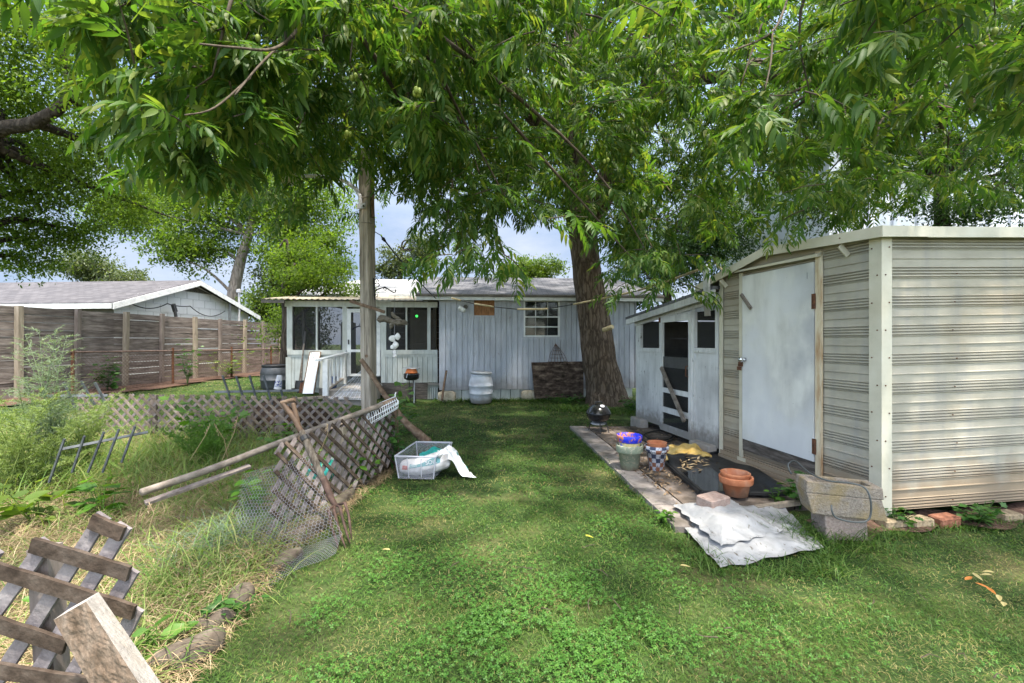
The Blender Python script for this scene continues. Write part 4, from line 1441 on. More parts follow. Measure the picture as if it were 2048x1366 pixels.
mb.fbox(PW, s + .16, s + .22, -.9, -.84, zf, zc)
mb.beam(PW.pt(s + .2, -1.2, zc + .02), PW.pt(s - .3, -.6, zc + .12), .1, .03, (0, 0, 1))
o = part('porch_bench', mb, M['beige'], loc=PW.pt(s, -.85, zf))
tag(o, 'pale wooden bench inside the right half of the screened porch', 'bench')
mb = MB().fbox(PW, ps(688), ps(668), -1.2, -.6, zf, pz(680, 642))
o = part('porch_cabinet', mb, M['appliance'], loc=PW.pt(ps(680), -.9, zf))
tag(o, 'white upright cabinet behind the porch screen left of its door', 'cabinet')

# landing, steps and hand rail before the porch door
gl = .12
land = thing('porch_step', 'grey wooden landing before the porch door', 'step', (P(700, 780, 10.6).x, 10.6, gl))
mb = MB()
for i in range(6):
    x0 = -4.15 + i * .155
    mb.box((x0 + .075 - .0, 10.75, .345), (.146, 1.05, .035))
mb.box((-3.69, 10.72, .19), (.90, .95, .26))
part('deck', mb, M['floorwood'], land)
mb = MB().box((-3.62, 10.05, .20), (1.0, .30, .04)).box((-3.62, 10.08, .09), (.96, .2, .17))
part('tread', mb, M['floorwood'], land)
rail = thing('stair_railing', 'white wooden stair railing left of the porch step', 'railing', (-4.2, 10.5, .15))
r0, r1 = P(652, 790, 10.2), P(690, 765, 11.2)
t0, t1 = P(652, 718, 10.2), P(692, 706, 11.3)
mb = MB().beam(t0 + Vector((-.12, -.15, -.02)), t1 + Vector((0, 0, .0)), .15, .04, (0, 0, 1))
part('hand_rail', mb, M['trimw'], rail)
mb = MB().beam((r0.x, r0.y, r0.z - .06), (t0.x, t0.y, t0.z - .015), .11, .11, (1, 0, 0))
part('post', mb, M['trimw'], rail)
mb = MB().beam((r1.x, r1.y - .15, r1.z - .02), (t1.x, t1.y - .15, t1.z - .02), .11, .11, (1, 0, 0))
part('post', mb, M['trimw'], rail)
for i in range(1, 5):
    k = i / 5
    b0, tt = r0.lerp(r1, k), t0.lerp(t1, k)
    part('baluster', MB().beam((b0.x, b0.y, b0.z + .12), (tt.x, tt.y, tt.z - .02), .045, .045, (1, 0, 0)), M['trimw'], rail)
mb = MB().beam((r0.x, r0.y, r0.z + .11), (r1.x, r1.y - .2, r1.z + .11), .09, .04, (0, 0, 1))
part('bottom_rail', mb, M['floorwood'], rail)

# ================================================================== NEIGHBOUR'S HOUSE
nb = thing('neighbour_house', 'pale blue-grey house with a low gable roof behind the wooden fence', 'house', (-14, 17.8, .3))
nd = Vector((.082, 1, 0)).normalized()
nr = Vector((-1, .082, 0)).normalized()
n0, n1, npk = P(224, 607, 14.2), P(519, 635, 21.5), P(400, 563, 17.8)
n0.z, n1.z = 2.62, 2.62
LEN = 14
base = lambda p, z: Vector((p.x, p.y, z))
mb = MB()
w0, w1 = n0 + nd * .35 - nr * -.3, n1 - nd * .35 - nr * -.3
mb.add([base(w0, 0), base(w1, 0), base(w1, 2.70), base(npk + nr * .3, npk.z - .08), base(w0, 2.70)], [(0, 1, 2, 3, 4)])
part('gable_wall', mb, M['nwall'], nb)
mb = MB()
mb.add([base(w0, 0), base(w0 + nr * LEN, 0), base(w0 + nr * LEN, 2.7), base(w0, 2.7)], [(0, 1, 2, 3)])
part('side_wall', mb, M['interior'], nb)
mb = MB().add([base(w1, 0), base(w1 + nr * LEN, 0), base(w1 + nr * LEN, 2.7), base(w1, 2.7)], [(3, 2, 1, 0)])
part('side_wall', mb, M['interior'], nb)
mb = MB()
ov = nr * -.02
U = Vector((0, 0, .05))
mb.hexa([n0 + ov, npk + ov, npk + nr * LEN, n0 + nr * LEN, n0 + ov + U, npk + ov + U, npk + nr * LEN + U, n0 + nr * LEN + U])
mb.hexa([npk + ov, n1 + ov, n1 + nr * LEN, npk + nr * LEN, npk + ov + U, n1 + ov + U, n1 + nr * LEN + U, npk + nr * LEN + U])
part('roof', mb, M['nroof'], nb)
mb = MB()
f2 = nr * -.05
for a, b in ((n0, npk), (npk, n1)):
    mb.hexa([a + f2 - Vector((0, 0, .16)), b + f2 - Vector((0, 0, .16)), b + f2 * .45 - Vector((0, 0, .16)), a + f2 * .45 - Vector((0, 0, .16)),
             a + f2 + Vector((0, 0, .03)), b + f2 + Vector((0, 0, .03)), b + f2 * .45 + Vector((0, 0, .03)), a + f2 * .45 + Vector((0, 0, .03))])
a, b = n0 - nd * .025, n0 + nr * LEN - nd * .025
mb.hexa([a - Vector((0, 0, .14)), b - Vector((0, 0, .14)), b + nd * .02 - Vector((0, 0, .14)), a + nd * .02 - Vector((0, 0, .14)),
         a + Vector((0, 0, .02)), b + Vector((0, 0, .02)), b + nd * .02 + Vector((0, 0, .02)), a + nd * .02 + Vector((0, 0, .02))])
part('fascia', mb, M['trimw'], nb)
mb = MB()
cpk = base(npk + nr * .28, npk.z - .30)
mb.add([cpk + nd * -1.0 + Vector((0, 0, -.12)), cpk + nd * 1.0 + Vector((0, 0, -.12)), cpk + Vector((0, 0, .13))], [(0, 1, 2)])
part('gable_vent', mb, M['darkfascia'], nb)
mb = MB()
for z in np.arange(1.3, 3.6, .30):
    for k in range(18):
        pass
    half = 3.3 if z < 2.7 else 3.3 * (3.74 - z) / 1.04
    c = base(npk + nr * .285, z)
    if half > .3:
        mb.beam(c - nd * half, c + nd * half, .008, .01, nr)
        for k in range(-6, 7):
            kk = k * .6 + (.3 if int(z * 10) % 2 else 0)
            if abs(kk) < half - .1 and z < 3.2:
                mb.beam(c + nd * kk, c + nd * kk + Vector((0, 0, .29)), .008, .008, nr)
part('wall_joints', mb, M['joint'], nb)
for px, yb, yt in ((457, 642, 600), (476, 642, 585)):
    Yn = 17.8 + (px - 400) / 120 * 3.6
    q = P(px, 683, Yn) 
    mb = MB().tube([(q.x + .05, q.y, 1.2), (q.x + .05, q.y, H + (683 - yt) / F * Yn)], .045, 8)
    if px == 476:
        mb.lathe([(.0, -.02), (.11, 0), (.11, .12), (.0, .16)], (q.x + .05, q.y, H + (683 - yt) / F * Yn), 12)
    part('vent_pipe', mb, M['galv' if px == 476 else 'steel'], nb)
mb = MB()
def sag(a, b, drop, n=12):
    return [a.lerp(b, i / n) - Vector((0, 0, drop * 4 * (i / n) * (1 - i / n))) for i in range(n + 1)]
mb.tube(sag(P(250, 600, 14.9), P(335, 607, 16.3), .22), .018, 5)
mb.tube(sag(P(335, 607, 16.3), P(380, 612, 17.3), .05), .018, 5)
mb.tube(sag(P(380, 612, 17.3), P(450, 622, 19.4), .30), .018, 5)
part('wire', mb, M['cable'], nb)
mb = MB().beam(P(346, 608, 16.55), P(351, 624, 16.65), .12, .10, (1, 0, 0)).beam(P(350, 622, 16.6), P(352, 634, 16.6), .07, .08, (1, 0, 0))
part('meter_box', mb, M['blackmetal'], nb)

# ================================================================== FENCES
def fline(y): return -9.67 + .082 * (y - 11.3)
fence = thing('wooden_fence', 'tall fence of weathered horizontal boards along the left side', 'fence', (fline(13), 13, .3))
px_posts = [32, 151, 248, 320, 386, 437, 487, 523, 558]
ys = [10.597 / (.082 - (p - CX) / F) for p in px_posts]
ys = [ys[0] - 2.3, ys[0] - 1.15] + ys + [ys[-1] + 1.1, ys[-1] + 2.2]
mb = MB()
rr = random.Random(12)
FT, FB = 2.15, .33
nb_ = 12
hh = (FT - FB) / nb_
for y0, y1 in zip(ys[:-1], ys[1:]):
    for k in range(nb_):
        z0 = FB + k * hh + rr.uniform(-.008, .008)
        o1, o2 = rr.uniform(-.012, .012), rr.uniform(-.012, .012)
        g = .004 if rr.random() < .7 else .014
        p, q = (fline(y0), y0), (fline(y1), y1)
        mb.hexa([(p[0] + o1, p[1], z0), (q[0] + o2, q[1] - .004, z0), (q[0] + o2 - .022, q[1] - .004, z0), (p[0] + o1 - .022, p[1], z0),
                 (p[0] + o1, p[1], z0 + hh - g), (q[0] + o2, q[1] - .004, z0 + hh - g), (q[0] + o2 - .022, q[1] - .004, z0 + hh - g), (p[0] + o1 - .022, p[1], z0 + hh - g)])
part('board_panel', mb, M['fence'], fence)
mb = MB()
light = {1, 3, 5, 7, 9, 2}
for i, y in enumerate(ys):
    x = fline(y) + .06
    lt = i % 2 == 0
    lean_ = rr.uniform(-.03, .03)
    mb = MB().beam((x + lean_, y + lean_, .2), (x, y, FT + rr.uniform(.0, .06)), .10, .09 if lt else .07, (1, 0, 0))
    part('post', mb, M['post' if lt else 'oldpost'], fence)

cl = thing('chain_link_fence', 'rusty chain link fence standing before the tall wooden fence', 'fence', (fline(13) + .75, 13, .3))
cy0, cy1 = 9.3, 18.3
fx = lambda y: fline(y) + .75
zt_ = 1.17
part('top_rail', MB().tube([(fx(cy0), cy0, zt_ + .06), (fx(13.5), 13.5, zt_ + .02), (fx(cy1), cy1, zt_)], .02, 8), M['rustwire'], cl)
for y in (9.4, 11.9, 14.1, 16.1, 18.2):
    part('post', MB().tube([(fx(y), y, .2), (fx(y), y, zt_ + .12)], .03, 8), M['rust'], cl)
mb = MB()
cell = .085
zz0 = .33
y = cy0
Hm = zt_ - zz0
while y < cy1:
    for sg in (1, -1):
        a = (fx(y), y, zz0 if sg > 0 else zt_)
        b = (fx(y + Hm), y + Hm, zt_ if sg > 0 else zz0)
        if y + Hm <= cy1:
            mb.beam(a, b, .005, .005, (1, 0, 0))
    y += cell * 1.0
part('wire_mesh', mb, M['rustwire'], cl)

# ================================================================== PALE METAL BUILDING BEHIND THE SHED
bld = thing('metal_building', 'tall pale metal building with standing seams behind the shed', 'building', (15, 15, 0))
bf = Frame(9.9, 14.2, 1, .12, 1)
mb = MB().fbox(bf, 0, 14, -6, 0, 0, 7.4)
part('wall', mb, M['metalbldg'], bld)
mb = MB()
for i in range(16):
    s = .55 + i * .86
    mb.fbox(bf, s - .09, s + .09, .002, .07, 0.0, 7.39)
part('standing_seams', mb, M['metalbldg'], bld)

# ================================================================== TREES
def leaflet(n, L, W, curve, droop, fold=.25):
    """a lance-shaped leaflet along +x, falcate (bends to +y) and drooping (-z)"""
    v, f = [], []
    for i in range(n + 1):
        t = i / n
        w = W * (math.sin(PI * min(1, t * .93 + .07)) ** .8) * (1 - .35 * t)
        if i == n: w = 0
        x = L * t
        y = curve * L * t * t
        z = -droop * L * t * t
        if 0 < i < n:
            v += [(x, y - w / 2, z + fold * w / 2), (x, y, z), (x, y + w / 2, z + fold * w / 2)]
        else:
            v += [(x, y, z)]
    # v[0] base, then triples, then tip
    for k in range(n - 2):
        a = 1 + 3 * k
        f += [(a, a + 3, a + 4, a + 1), (a + 1, a + 4, a + 5, a + 2)]
    f += [(0, 1, 2), (0, 2, 3)]
    a = 1 + 3 * (n - 2)
    e = len(v) - 1
    f += [(a, e, a + 1), (a + 1, e, a + 2)]
    return v, f

def rotmat(yaw, pitch, roll):
    return np.array(Matrix.Rotation(yaw, 3, 'Z') @ Matrix.Rotation(pitch, 3, 'Y') @ Matrix.Rotation(roll, 3, 'X'))

def compound(seed, n_seg, pairs, L, ll, lw, stem=True):
    rr = random.Random(seed)
    V, Fc = [], []
    def axis_pt(t):
        return np.array([L * t * (1 - .08 * t), 0, -.30 * L * t * t])
    for k in range(pairs):
        t = .22 + .74 * k / (pairs - 1)
        sz = .72 + .5 * math.sin(PI * (.25 + .65 * k / (pairs - 1)))
        for sgn in (1, -1):
            v, f = leaflet(n_seg, ll * sz * rr.uniform(.88, 1.15), lw * sz * rr.uniform(.8, 1.05), -sgn * rr.uniform(.15, .42), rr.uniform(.15, .4), rr.uniform(.15, .5))
            R = rotmat(sgn * math.radians(rr.uniform(48, 66)), math.radians(rr.uniform(2, 40)), sgn * math.radians(rr.uniform(-25, 15)))
            p = axis_pt(t)
            n0_ = len(V)
            V += [tuple(R @ np.array(q) + p) for q in v]
            Fc += [tuple(i + n0_ for i in q) for q in f]
    v, f = leaflet(n_seg, ll * 1.05, lw, rr.uniform(-.1, .1), .3)
    R = rotmat(0, math.radians(45), 0)
    n0_ = len(V)
    V += [tuple(R @ np.array(q) + axis_pt(1.0)) for q in v]
    Fc += [tuple(i + n0_ for i in q) for q in f]
    if stem:
        n0_ = len(V)
        for t in (0, .5, 1):
            p = axis_pt(t)
            w = .003
            V += [tuple(p + np.array([0, w, 0])), tuple(p + np.array([0, -w, 0]))]
        Fc += [(n0_, n0_ + 1, n0_ + 3, n0_ + 2), (n0_ + 2, n0_ + 3, n0_ + 5, n0_ + 4)]
    return V, Fc

NEAR = [compound(100 + i, 6, 5, .30, .125, .040) for i in range(5)]
MID = [compound(200 + i, 4, 5, .29, .105, .036) for i in range(4)]
FAR = [compound(300 + i, 3, 5, .31, .105, .040, False) for i in range(3)]
def env_y(px):
    """how far down the foliage of the big tree hangs, over the photo's width"""
    return np.interp(px, [-300, 200, 235, 330, 450, 520, 560, 600, 640, 720, 760, 800, 850, 890, 930, 960, 1000, 1040, 1080, 1130, 1200, 1240, 1285, 1320, 1380, 1450, 1520, 1600, 1700, 1780, 1900, 2048, 2400],
                     [180, 215, 300, 390, 470, 480, 460, 410, 360, 345, 375, 405, 440, 505, 500, 465, 480, 420, 445, 450, 435, 490, 560, 505, 480, 465, 455, 440, 450, 425, 400, 400, 400])

def spray_points(n, y0, y1, px0, px1, py0, env=None, seed=0, ypow=1.0):
    r = np.random.default_rng(seed)
    Y = y0 + (y1 - y0) * r.random(n) ** ypow
    px = px0 + (px1 - px0) * r.random(n)
    e = env(px) if env is not None else np.full(n, 1.0)
    e = e - .30 * F / Y * .75                       # leaves hang below their twig
    py = py0 + (e - py0) * r.random(n)
    ok = e > py0
    return np.stack([(px - CX) / F * Y, Y, H - (py - CY) / F * Y], -1)[ok]

def clear_limbs(pts, seed):
    """few leaves hang right in front of the trunk and the great leaning limb"""
    r = np.random.default_rng(seed)
    px = CX + pts[:, 0] / pts[:, 1] * F
    py = CY - (pts[:, 2] - H) / pts[:, 1] * F - 60
    d1 = np.abs(px - (1150 + .02 * py)) - np.where(py > 300, 70, 45)
    xl = np.interp(py, [-100, 70, 165, 270, 390, 470], [1640, 1440, 1345, 1262, 1205, 1170])
    d2 = np.abs(px - xl) - 55
    near_ = (np.minimum(d1, d2) < 0) & (pts[:, 1] < 10.5) & (pts[:, 1] > 1)
    return pts[~near_ | (r.random(len(pts)) < .62)]

def sprays(points, per, spread, lib, seed, scale=(.65, 1.2), out_from=None, droop=.25):
    """leaves set along short twigs; returns merged arrays and the twigs' end points"""
    r = np.random.default_rng(seed)
    n = len(points)
    d = r.normal(size=(n, 3))
    if out_from is not None:
        d = unit(points - np.array(out_from)) * 1.6 + d * .7
    d[:, 2] = d[:, 2] * .35 - droop
    d = unit(d)
    pos, ax = [], []
    for k in range(per):
        t = (k + .5) / per
        p = points + d * (spread * t) + r.normal(size=(n, 3)) * .03
        a = d + unit(np.cross(d, np.array([0, 0, 1.0])) * (1 if k % 2 else -1)) * r.uniform(.5, 1.3, (n, 1)) + r.normal(size=(n, 3)) * .25
        a[:, 2] -= droop * .6
        pos.append(p); ax.append(unit(a))
    pos, ax = np.concatenate(pos), np.concatenate(ax)
    up = np.tile(np.array([0, 0, 1.0]), (len(pos), 1)) + r.normal(size=(len(pos), 3)) * .35
    R = basis(ax, up) * r.uniform(*scale, (len(pos), 1, 1))
    ch = r.integers(0, len(lib), len(pos))
    out = [scatter(lib[q], pos[ch == q], R[ch == q]) for q in range(len(lib)) if (ch == q).any()]
    return out, (points, points + d * spread)

def twig_mesh(pairs_, r0=.006):
    mb = MB()
    for a, b in zip(*pairs_):
        a, b = Vector(a), Vector(b)
        m_ = (a + b) / 2 + Vector((0, 0, .02))
        mb.tube([a, m_, b], [r0, r0 * .8, r0 * .4], 4, False)
    return mb

# ---------------- the big pecan
tb = G(1212, 806)
YT = tb.y
pecan = thing('pecan_tree', 'big pecan tree with rough brown leaning trunk and drooping leaves over the yard', 'tree', (tb.x, tb.y, 0))
def tp(px, py, Y=YT): return P(px, py, Y)
spine = [(tp(1216, 815), .56), (tp(1213, 800), .48), (tp(1209, 770), .425), (tp(1198, 720), .395), (tp(1191, 660), .37), (tp(1180, 580), .345), (tp(1171, 520), .325), (tp(1163, 455), .33), (tp(1155, 410), .34)]
def limb(mb, pts, n=20, seed=0, amp=.06, sub=6):
    """rough tapering limb through (point, radius) pairs"""
    P_, R_ = [p for p, _ in pts], [q for _, q in pts]
    path, rad = [], []
    for i in range(len(P_) - 1):
        p0, p1, p2, p3 = P_[max(i - 1, 0)], P_[i], P_[i + 1], P_[min(i + 2, len(P_) - 1)]
        for k in range(sub):
            t = k / sub
            path.append(.5 * ((2 * p1) + (p2 - p0) * t + (2 * p0 - 5 * p1 + 4 * p2 - p3) * t * t + (3 * p1 - p0 - 3 * p2 + p3) * t ** 3))
            rad.append(R_[i] * (1 - t) + R_[i + 1] * t)
    path.append(P_[-1]); rad.append(R_[-1])
    base = len(mb.v)
    mb.tube(path, rad, n)
    for q in range(base, len(mb.v)):
        i, k = divmod(q - base, n)
        c = path[min(i, len(path) - 1)]
        v = Vector(mb.v[q])
        a = 2 * PI * k / n
        f = 1 + amp * (math.sin(a * 5 + i * .21 + seed) * .5 + math.sin(a * 9 - i * .33 + 2 * seed) * .35 + math.sin(i * .9 + a * 3) * .3)
        mb.v[q] = tuple(c + (v - c) * f)
    return path
mb = MB()
limb(mb, spine, 64, 1, .05, 8)
n = 64      # buttresses at the foot
for q in range(len(mb.v)):
    v = Vector(mb.v[q])
    if v.z < .75:
        c = Vector((tb.x - (v.z - .1) * .05, tb.y, v.z))
        a = math.atan2(v.y - c.y, v.x - c.x)
        w = (1 - max(v.z, -.1) / .75) ** 2
        k = 1 + w * (.14 * max(0, math.cos(3 * a + .6)) + .12 * max(0, math.cos(5 * a - .4)))
        mb.v[q] = tuple(c + (v - c) * k)
part('trunk', mb, M['bark'], pecan, True)
limbs = [
    [(tp(1160, 440), .30), (tp(1150, 340), .27), (tp(1146, 230), .25), (tp(1150, 110), .22), (tp(1140, -40), .18), (tp(1120, -220), .12)],
    [(tp(1166, 470), .30), (tp(1205, 390, 10.2), .27), (tp(1262, 270, 9.8), .25), (tp(1345, 165, 9.2), .22), (tp(1440, 70, 8.4), .19), (tp(1560, -40, 7.4), .15), (tp(1700, -180, 6.4), .10)],
    [(tp(1290, 230, 9.6), .16), (tp(1300, 120, 9.4), .15), (tp(1310, -20, 9.2), .12), (tp(1330, -160, 9), .08)],
    [(tp(1150, 330), .16), (tp(1060, 230, 9.6), .14), (tp(960, 120, 8.2), .12), (tp(850, 20, 6.8), .10), (tp(700, -80, 5.2), .07), (tp(560, -130, 4.0), .045)],
    [(tp(1150, 150), .15), (tp(1210, 30, 9.5), .12), (tp(1290, -160, 7.8), .10), (tp(1420, -380, 6.0), .07), (tp(1700, -420, 4.4), .045)],
    [(tp(1340, 170, 9.2), .12), (tp(1480, 150, 8.6), .10), (tp(1640, 170, 7.8), .075), (tp(1800, 190, 7.0), .05), (tp(1930, 230, 6.4), .03)],
]
for i, L_ in enumerate(limbs):
    mb = MB()
    limb(mb, L_, 20, 3 + i, .05, 6)
    part('limb', mb, M['bark'], pecan, True)
# thin boughs that can be picked out among the leaves
boughs = [
    [(P(630, 0, 4.2), .022), (P(590, 65, 3.6), .018), (P(545, 98, 3.1), .014), (P(470, 95, 2.7), .010), (P(400, 88, 2.4), .007)],
    [(P(560, 90, 3.3), .012), (P(515, 135, 3.0), .010), (P(470, 190, 2.8), .007)],
    [(P(500, 155, 3.0), .010), (P(430, 215, 2.7), .008), (P(370, 230, 2.5), .006)],
    [(P(705, 0, 4.6), .018), (P(706, 60, 4.5), .014), (P(700, 125, 4.4), .009)],
    [(P(860, 0, 5.0), .016), (P(850, 80, 4.8), .012), (P(825, 160, 4.6), .008)],
    [(P(610, 225, 4.2), .010), (P(580, 275, 4.0), .009), (P(500, 290, 3.7), .006)],
    [(P(1545, 60, 3.6), .012), (P(1542, 120, 3.4), .010), (P(1530, 180, 3.3), .006)],
    [(P(1580, -20, 4.0), .014), (P(1548, 60, 3.6), .012), (P(1470, 100, 3.3), .008)],
    [(P(1800, 185, 6.8), .02), (P(1850, 160, 5.4), .015), (P(1950, 195, 4.6), .01)],
    [(P(1200, 305, 7.6), .016), (P(1150, 345, 7.0), .012), (P(1110, 380, 6.6), .007)],
    [(P(1400, 370, 7.6), .014), (P(1355, 420, 7.2), .011), (P(1290, 470, 6.8), .006)],
    [(P(890, 40, 5.6), .014), (P(830, 160, 5.2), .012), (P(800, 240, 5.0), .007)],
    [(P(1150, 60, 8.5), .02), (P(1100, 180, 8.0), .014), (P(1090, 210, 7.8), .01)],
]
mb = MB()
for i, L_ in enumerate(boughs):
    limb(mb, [(p, q * .72) for p, q in L_], 7, i, .03, 5)
rb = random.Random(21)
lp = [q[0] for L_ in limbs for q in L_]
tw_pts = []
L_all = []
TW = []
def add_sprays(pts, per, spread, lib, seed, **k):
    pts = clear_limbs(pts, seed)
    if not len(pts):
        return
    o, tw = sprays(pts, per, spread, lib, seed, **k)
    L_all.extend(o)
    TW.append(tw)
top = (1.6, YT, 7.0)
# near hanging boughs
add_sprays(spray_points(66, 2.7, 4.2, 205, 520, -160, lambda p: np.interp(p, [200, 260, 400, 520], [185, 290, 335, 300]), 1), 6, .32, NEAR, 2, droop=.3)
add_sprays(spray_points(70, 3.1, 5.0, 300, 700, -140, lambda p: np.interp(p, [300, 480, 600, 700], [330, 430, 330, 200]), 3), 6, .34, NEAR, 4, droop=.3)
add_sprays(spray_points(84, 3.4, 5.6, 640, 1100, -140, lambda p: np.interp(p, [640, 780, 880, 960, 1100], [210, 260, 300, 170, 120]), 5), 6, .34, NEAR, 6, droop=.35)
add_sprays(spray_points(100, 3.0, 5.2, 1330, 2150, -160, lambda p: np.interp(p, [1330, 1500, 1620, 1800, 1950, 2150], [110, 330, 300, 190, 260, 270]), 7), 6, .34, NEAR, 8, droop=.28)
# the curtain in the middle distance
add_sprays(spray_points(430, 4.6, 7.8, 300, 1120, -160, lambda p: np.minimum(env_y(p), np.interp(p, [300, 560, 1120], [380, 430, 620])), 9), 7, .38, MID, 10, droop=.32)
add_sprays(spray_points(430, 4.8, 8.4, 1080, 2200, -160, env_y, 11), 7, .38, MID, 12, droop=.25)
add_sprays(spray_points(500, 6.0, 10.0, 520, 1330, -180, env_y, 13), 7, .42, MID, 14, droop=.32)
add_sprays(spray_points(520, 6.5, 10.5, 1240, 2250, -180, env_y, 15), 7, .42, FAR, 16, droop=.25)
add_sprays(spray_points(520, 10.0, 15.5, 600, 2250, -180, lambda p: np.minimum(env_y(p), 520), 17), 7, .46, FAR, 18, scale=(1.0, 1.3), droop=.4)
# tufts hanging in front of the house and the trunk
for (px, py, Y, k) in ((988, 470, 4.2, 3), (985, 505, 4.1, 2), (920, 470, 5.5, 4), (900, 430, 5.5, 4), (1300, 520, 5.4, 5), (1290, 560, 5.6, 3), (1240, 430, 6.0, 5), (1180, 330, 6.6, 4), (1130, 420, 6.2, 4), (1350, 470, 6.4, 4), (1060, 380, 6.0, 4), (1420, 440, 6.8, 4), (1680, 395, 3.9, 2), (850, 350, 6.5, 5), (800, 400, 7.4, 3), (1010, 480, 7.0, 3)):
    r_ = np.random.default_rng(px)
    pts = np.array([P(px, py, Y)]) + r_.normal(size=(k, 3)) * .16
    add_sprays(pts, 6, .34, MID if Y > 3.5 else NEAR, px, droop=.4)
# the rest of the crown above and behind the frame
r_ = np.random.default_rng(31)
q = np.stack([r_.uniform(-3.2, 9, 300), r_.uniform(-5, 14, 300), r_.uniform(4.6, 10.0, 300)], -1)
q = q[(q[:, 2] > 1.45 + (683 + 170) / F * np.maximum(q[:, 1], .5)) & (((q[:, 0] - 2.2) / 6.5) ** 2 + ((q[:, 1] - 4.5) / 10) ** 2 < 1)]
add_sprays(q, 7, .46, FAR, 32, scale=(1.0, 1.35), droop=.3)
q = np.stack([r_.uniform(2.2, 7.5, 150), r_.uniform(-1.5, 3.6, 150), r_.uniform(3.9, 6.8, 150)], -1)
q = q[q[:, 2] > 1.45 + (683 + 150) / F * np.maximum(q[:, 1], .5)]
add_sprays(q, 7, .46, FAR, 33, scale=(1.0, 1.35), droop=.3)
q = np.stack([r_.uniform(-3.4, 4.5, 190), r_.uniform(8.0, 10.8, 190), r_.uniform(4.8, 9, 190)], -1)
add_sprays(q, 7, .46, FAR, 34, scale=(1.0, 1.3), droop=.4)
V, I, st = merge(L_all)
print("pecan faces", len(st))
np_mesh('crown', V, I, st, M['pecan'], pecan)
for a, b in TW:
    m_ = twig_mesh((a, b))
    off = len(mb.v)
    mb.v += m_.v
    mb.f += [tuple(i + off for i in f) for f in m_.f]
# boughs reaching from the limbs out to many of the sprays
allp = np.concatenate([a for a, _ in TW])
for k in range(150):
    e = Vector(allp[rb.randrange(len(allp))])
    s_ = min(lp, key=lambda v: (v - e).length + rb.uniform(0, 1.5))
    if (s_ - e).length > 5.5:
        continue
    m1 = s_.lerp(e, .4) + Vector((rb.uniform(-.3, .3), rb.uniform(-.3, .3), rb.uniform(.1, .6)))
    m2 = s_.lerp(e, .75) + Vector((rb.uniform(-.2, .2), rb.uniform(-.2, .2), rb.uniform(.1, .4)))
    limb(mb, [(s_, .035), (m1, .024), (m2, .014), (e, .005)], 6, k, .03, 4)
part('branches', mb, M['twig'], pecan, True)
for (px, py, Y, k) in ((833, 182, 3.6, 4), (706, 152, 3.9, 2), (695, 268, 4.2, 3), (1262, 302, 5.2, 1), (1212, 320, 5.2, 2), (1446, 202, 4.6, 2), (1990, 62, 3.2, 1), (1960, 92, 3.4, 1), (927, 6, 3.8, 2), (516, 76, 3.2, 1)):
    mb = MB()
    c = P(px, py, Y)
    for j in range(k):
        a = j * 2.4
        o_ = Vector((math.cos(a) * .022, math.sin(a) * .02, -.01 * (j % 2))) if k > 1 else Vector()
        mb.ball(c + o_, .019, 8, Matrix.Diagonal((1, 1, 1.45)) @ Matrix.Rotation(.3 * j, 3, 'X'))
    mb.tube([c + Vector((0, 0, .02)), c + Vector((.01, 0, .09))], .003, 5)
    part('nut_cluster', mb, M['fruit'], pecan, True)

# ---------------- other trees: many separate leaves in uneven clumps
def leaf_cloud(clumps, n, size, seed, aspect=.42, flat=.5, sheath=.5):
    """clumps: (centre, (rx, ry, rz)); leaves sit mostly in sub-clumps inside them"""
    r = np.random.default_rng(seed)
    vol = np.array([c[1][0] * c[1][1] * c[1][2] for c in clumps]) ** .67
    ci = r.choice(len(clumps), n, p=vol / vol.sum())
    cen = np.array([tuple(c[0]) for c in clumps])
    rad = np.array([c[1] for c in clumps])
    ns = max(10, n // 70)
    sci = r.choice(len(clumps), ns, p=vol / vol.sum())
    sdir = unit(r.normal(size=(ns, 3)))
    sub = cen[sci] + sdir * (r.random((ns, 1)) ** sheath) * rad[sci]
    si = r.integers(0, ns, n)
    sub = cen[sci] + (sub - cen[sci]) * r.uniform(.55, 1.4, (ns, 1))
    pos = sub[si] + np.clip(r.normal(size=(n, 3)), -1.7, 1.7) * (rad[sci][si] * .16 * r.uniform(.5, 1.5, (ns, 1))[si] + .05)
    ax = r.normal(size=(n, 3)); ax[:, 2] -= .5
    up = np.tile([0, 0, 1.0], (n, 1)) + r.normal(size=(n, 3)) * flat
    R = basis(unit(ax), up) * (size * r.uniform(.6, 1.3, (n, 1, 1)))
    t = ([(0, 0, 0), (.3, aspect / 2, .06), (.7, aspect * .42, .0), (1, 0, -.12), (.7, -aspect * .42, .0), (.3, -aspect / 2, .06), (.35, 0, .0)], [(0, 6, 1), (1, 6, 3, 2), (0, 5, 6), (6, 5, 4, 3)])
    return scatter(t, pos, R), sub

def tree(name, label, base, trunk, r0, clumps, n, size, leaf, bark, seed, group=None, nb=14, cat='tree', aspect=.42):
    n, size = int(n * (1.6 if group else 1)), size * (.74 if group else 1)
    o = thing(name, label, cat, base, group)
    mb = MB()
    limb(mb, trunk, 14, seed, .06, 5)
    (cl_, sub) = leaf_cloud(clumps, n, size, seed, aspect)
    rr = random.Random(seed)
    tp_ = [p for p, _ in trunk[1:]]
    for k in range(nb):
        e = Vector(sub[rr.randrange(len(sub))])
        s_ = min(tp_, key=lambda v: (v - e).length + rr.uniform(0, 1))
        m_ = s_.lerp(e, .5) + Vector((rr.uniform(-.3, .3), 0, rr.uniform(0, .5)))
        limb(mb, [(s_, r0 * .32), (m_, r0 * .2), (e, r0 * .05)], 7, k, .04, 4)
    part('trunk', mb, bark, o, True)
    V, I, st = merge([cl_])
    np_mesh('crown', V, I, st, leaf, o)
    return o

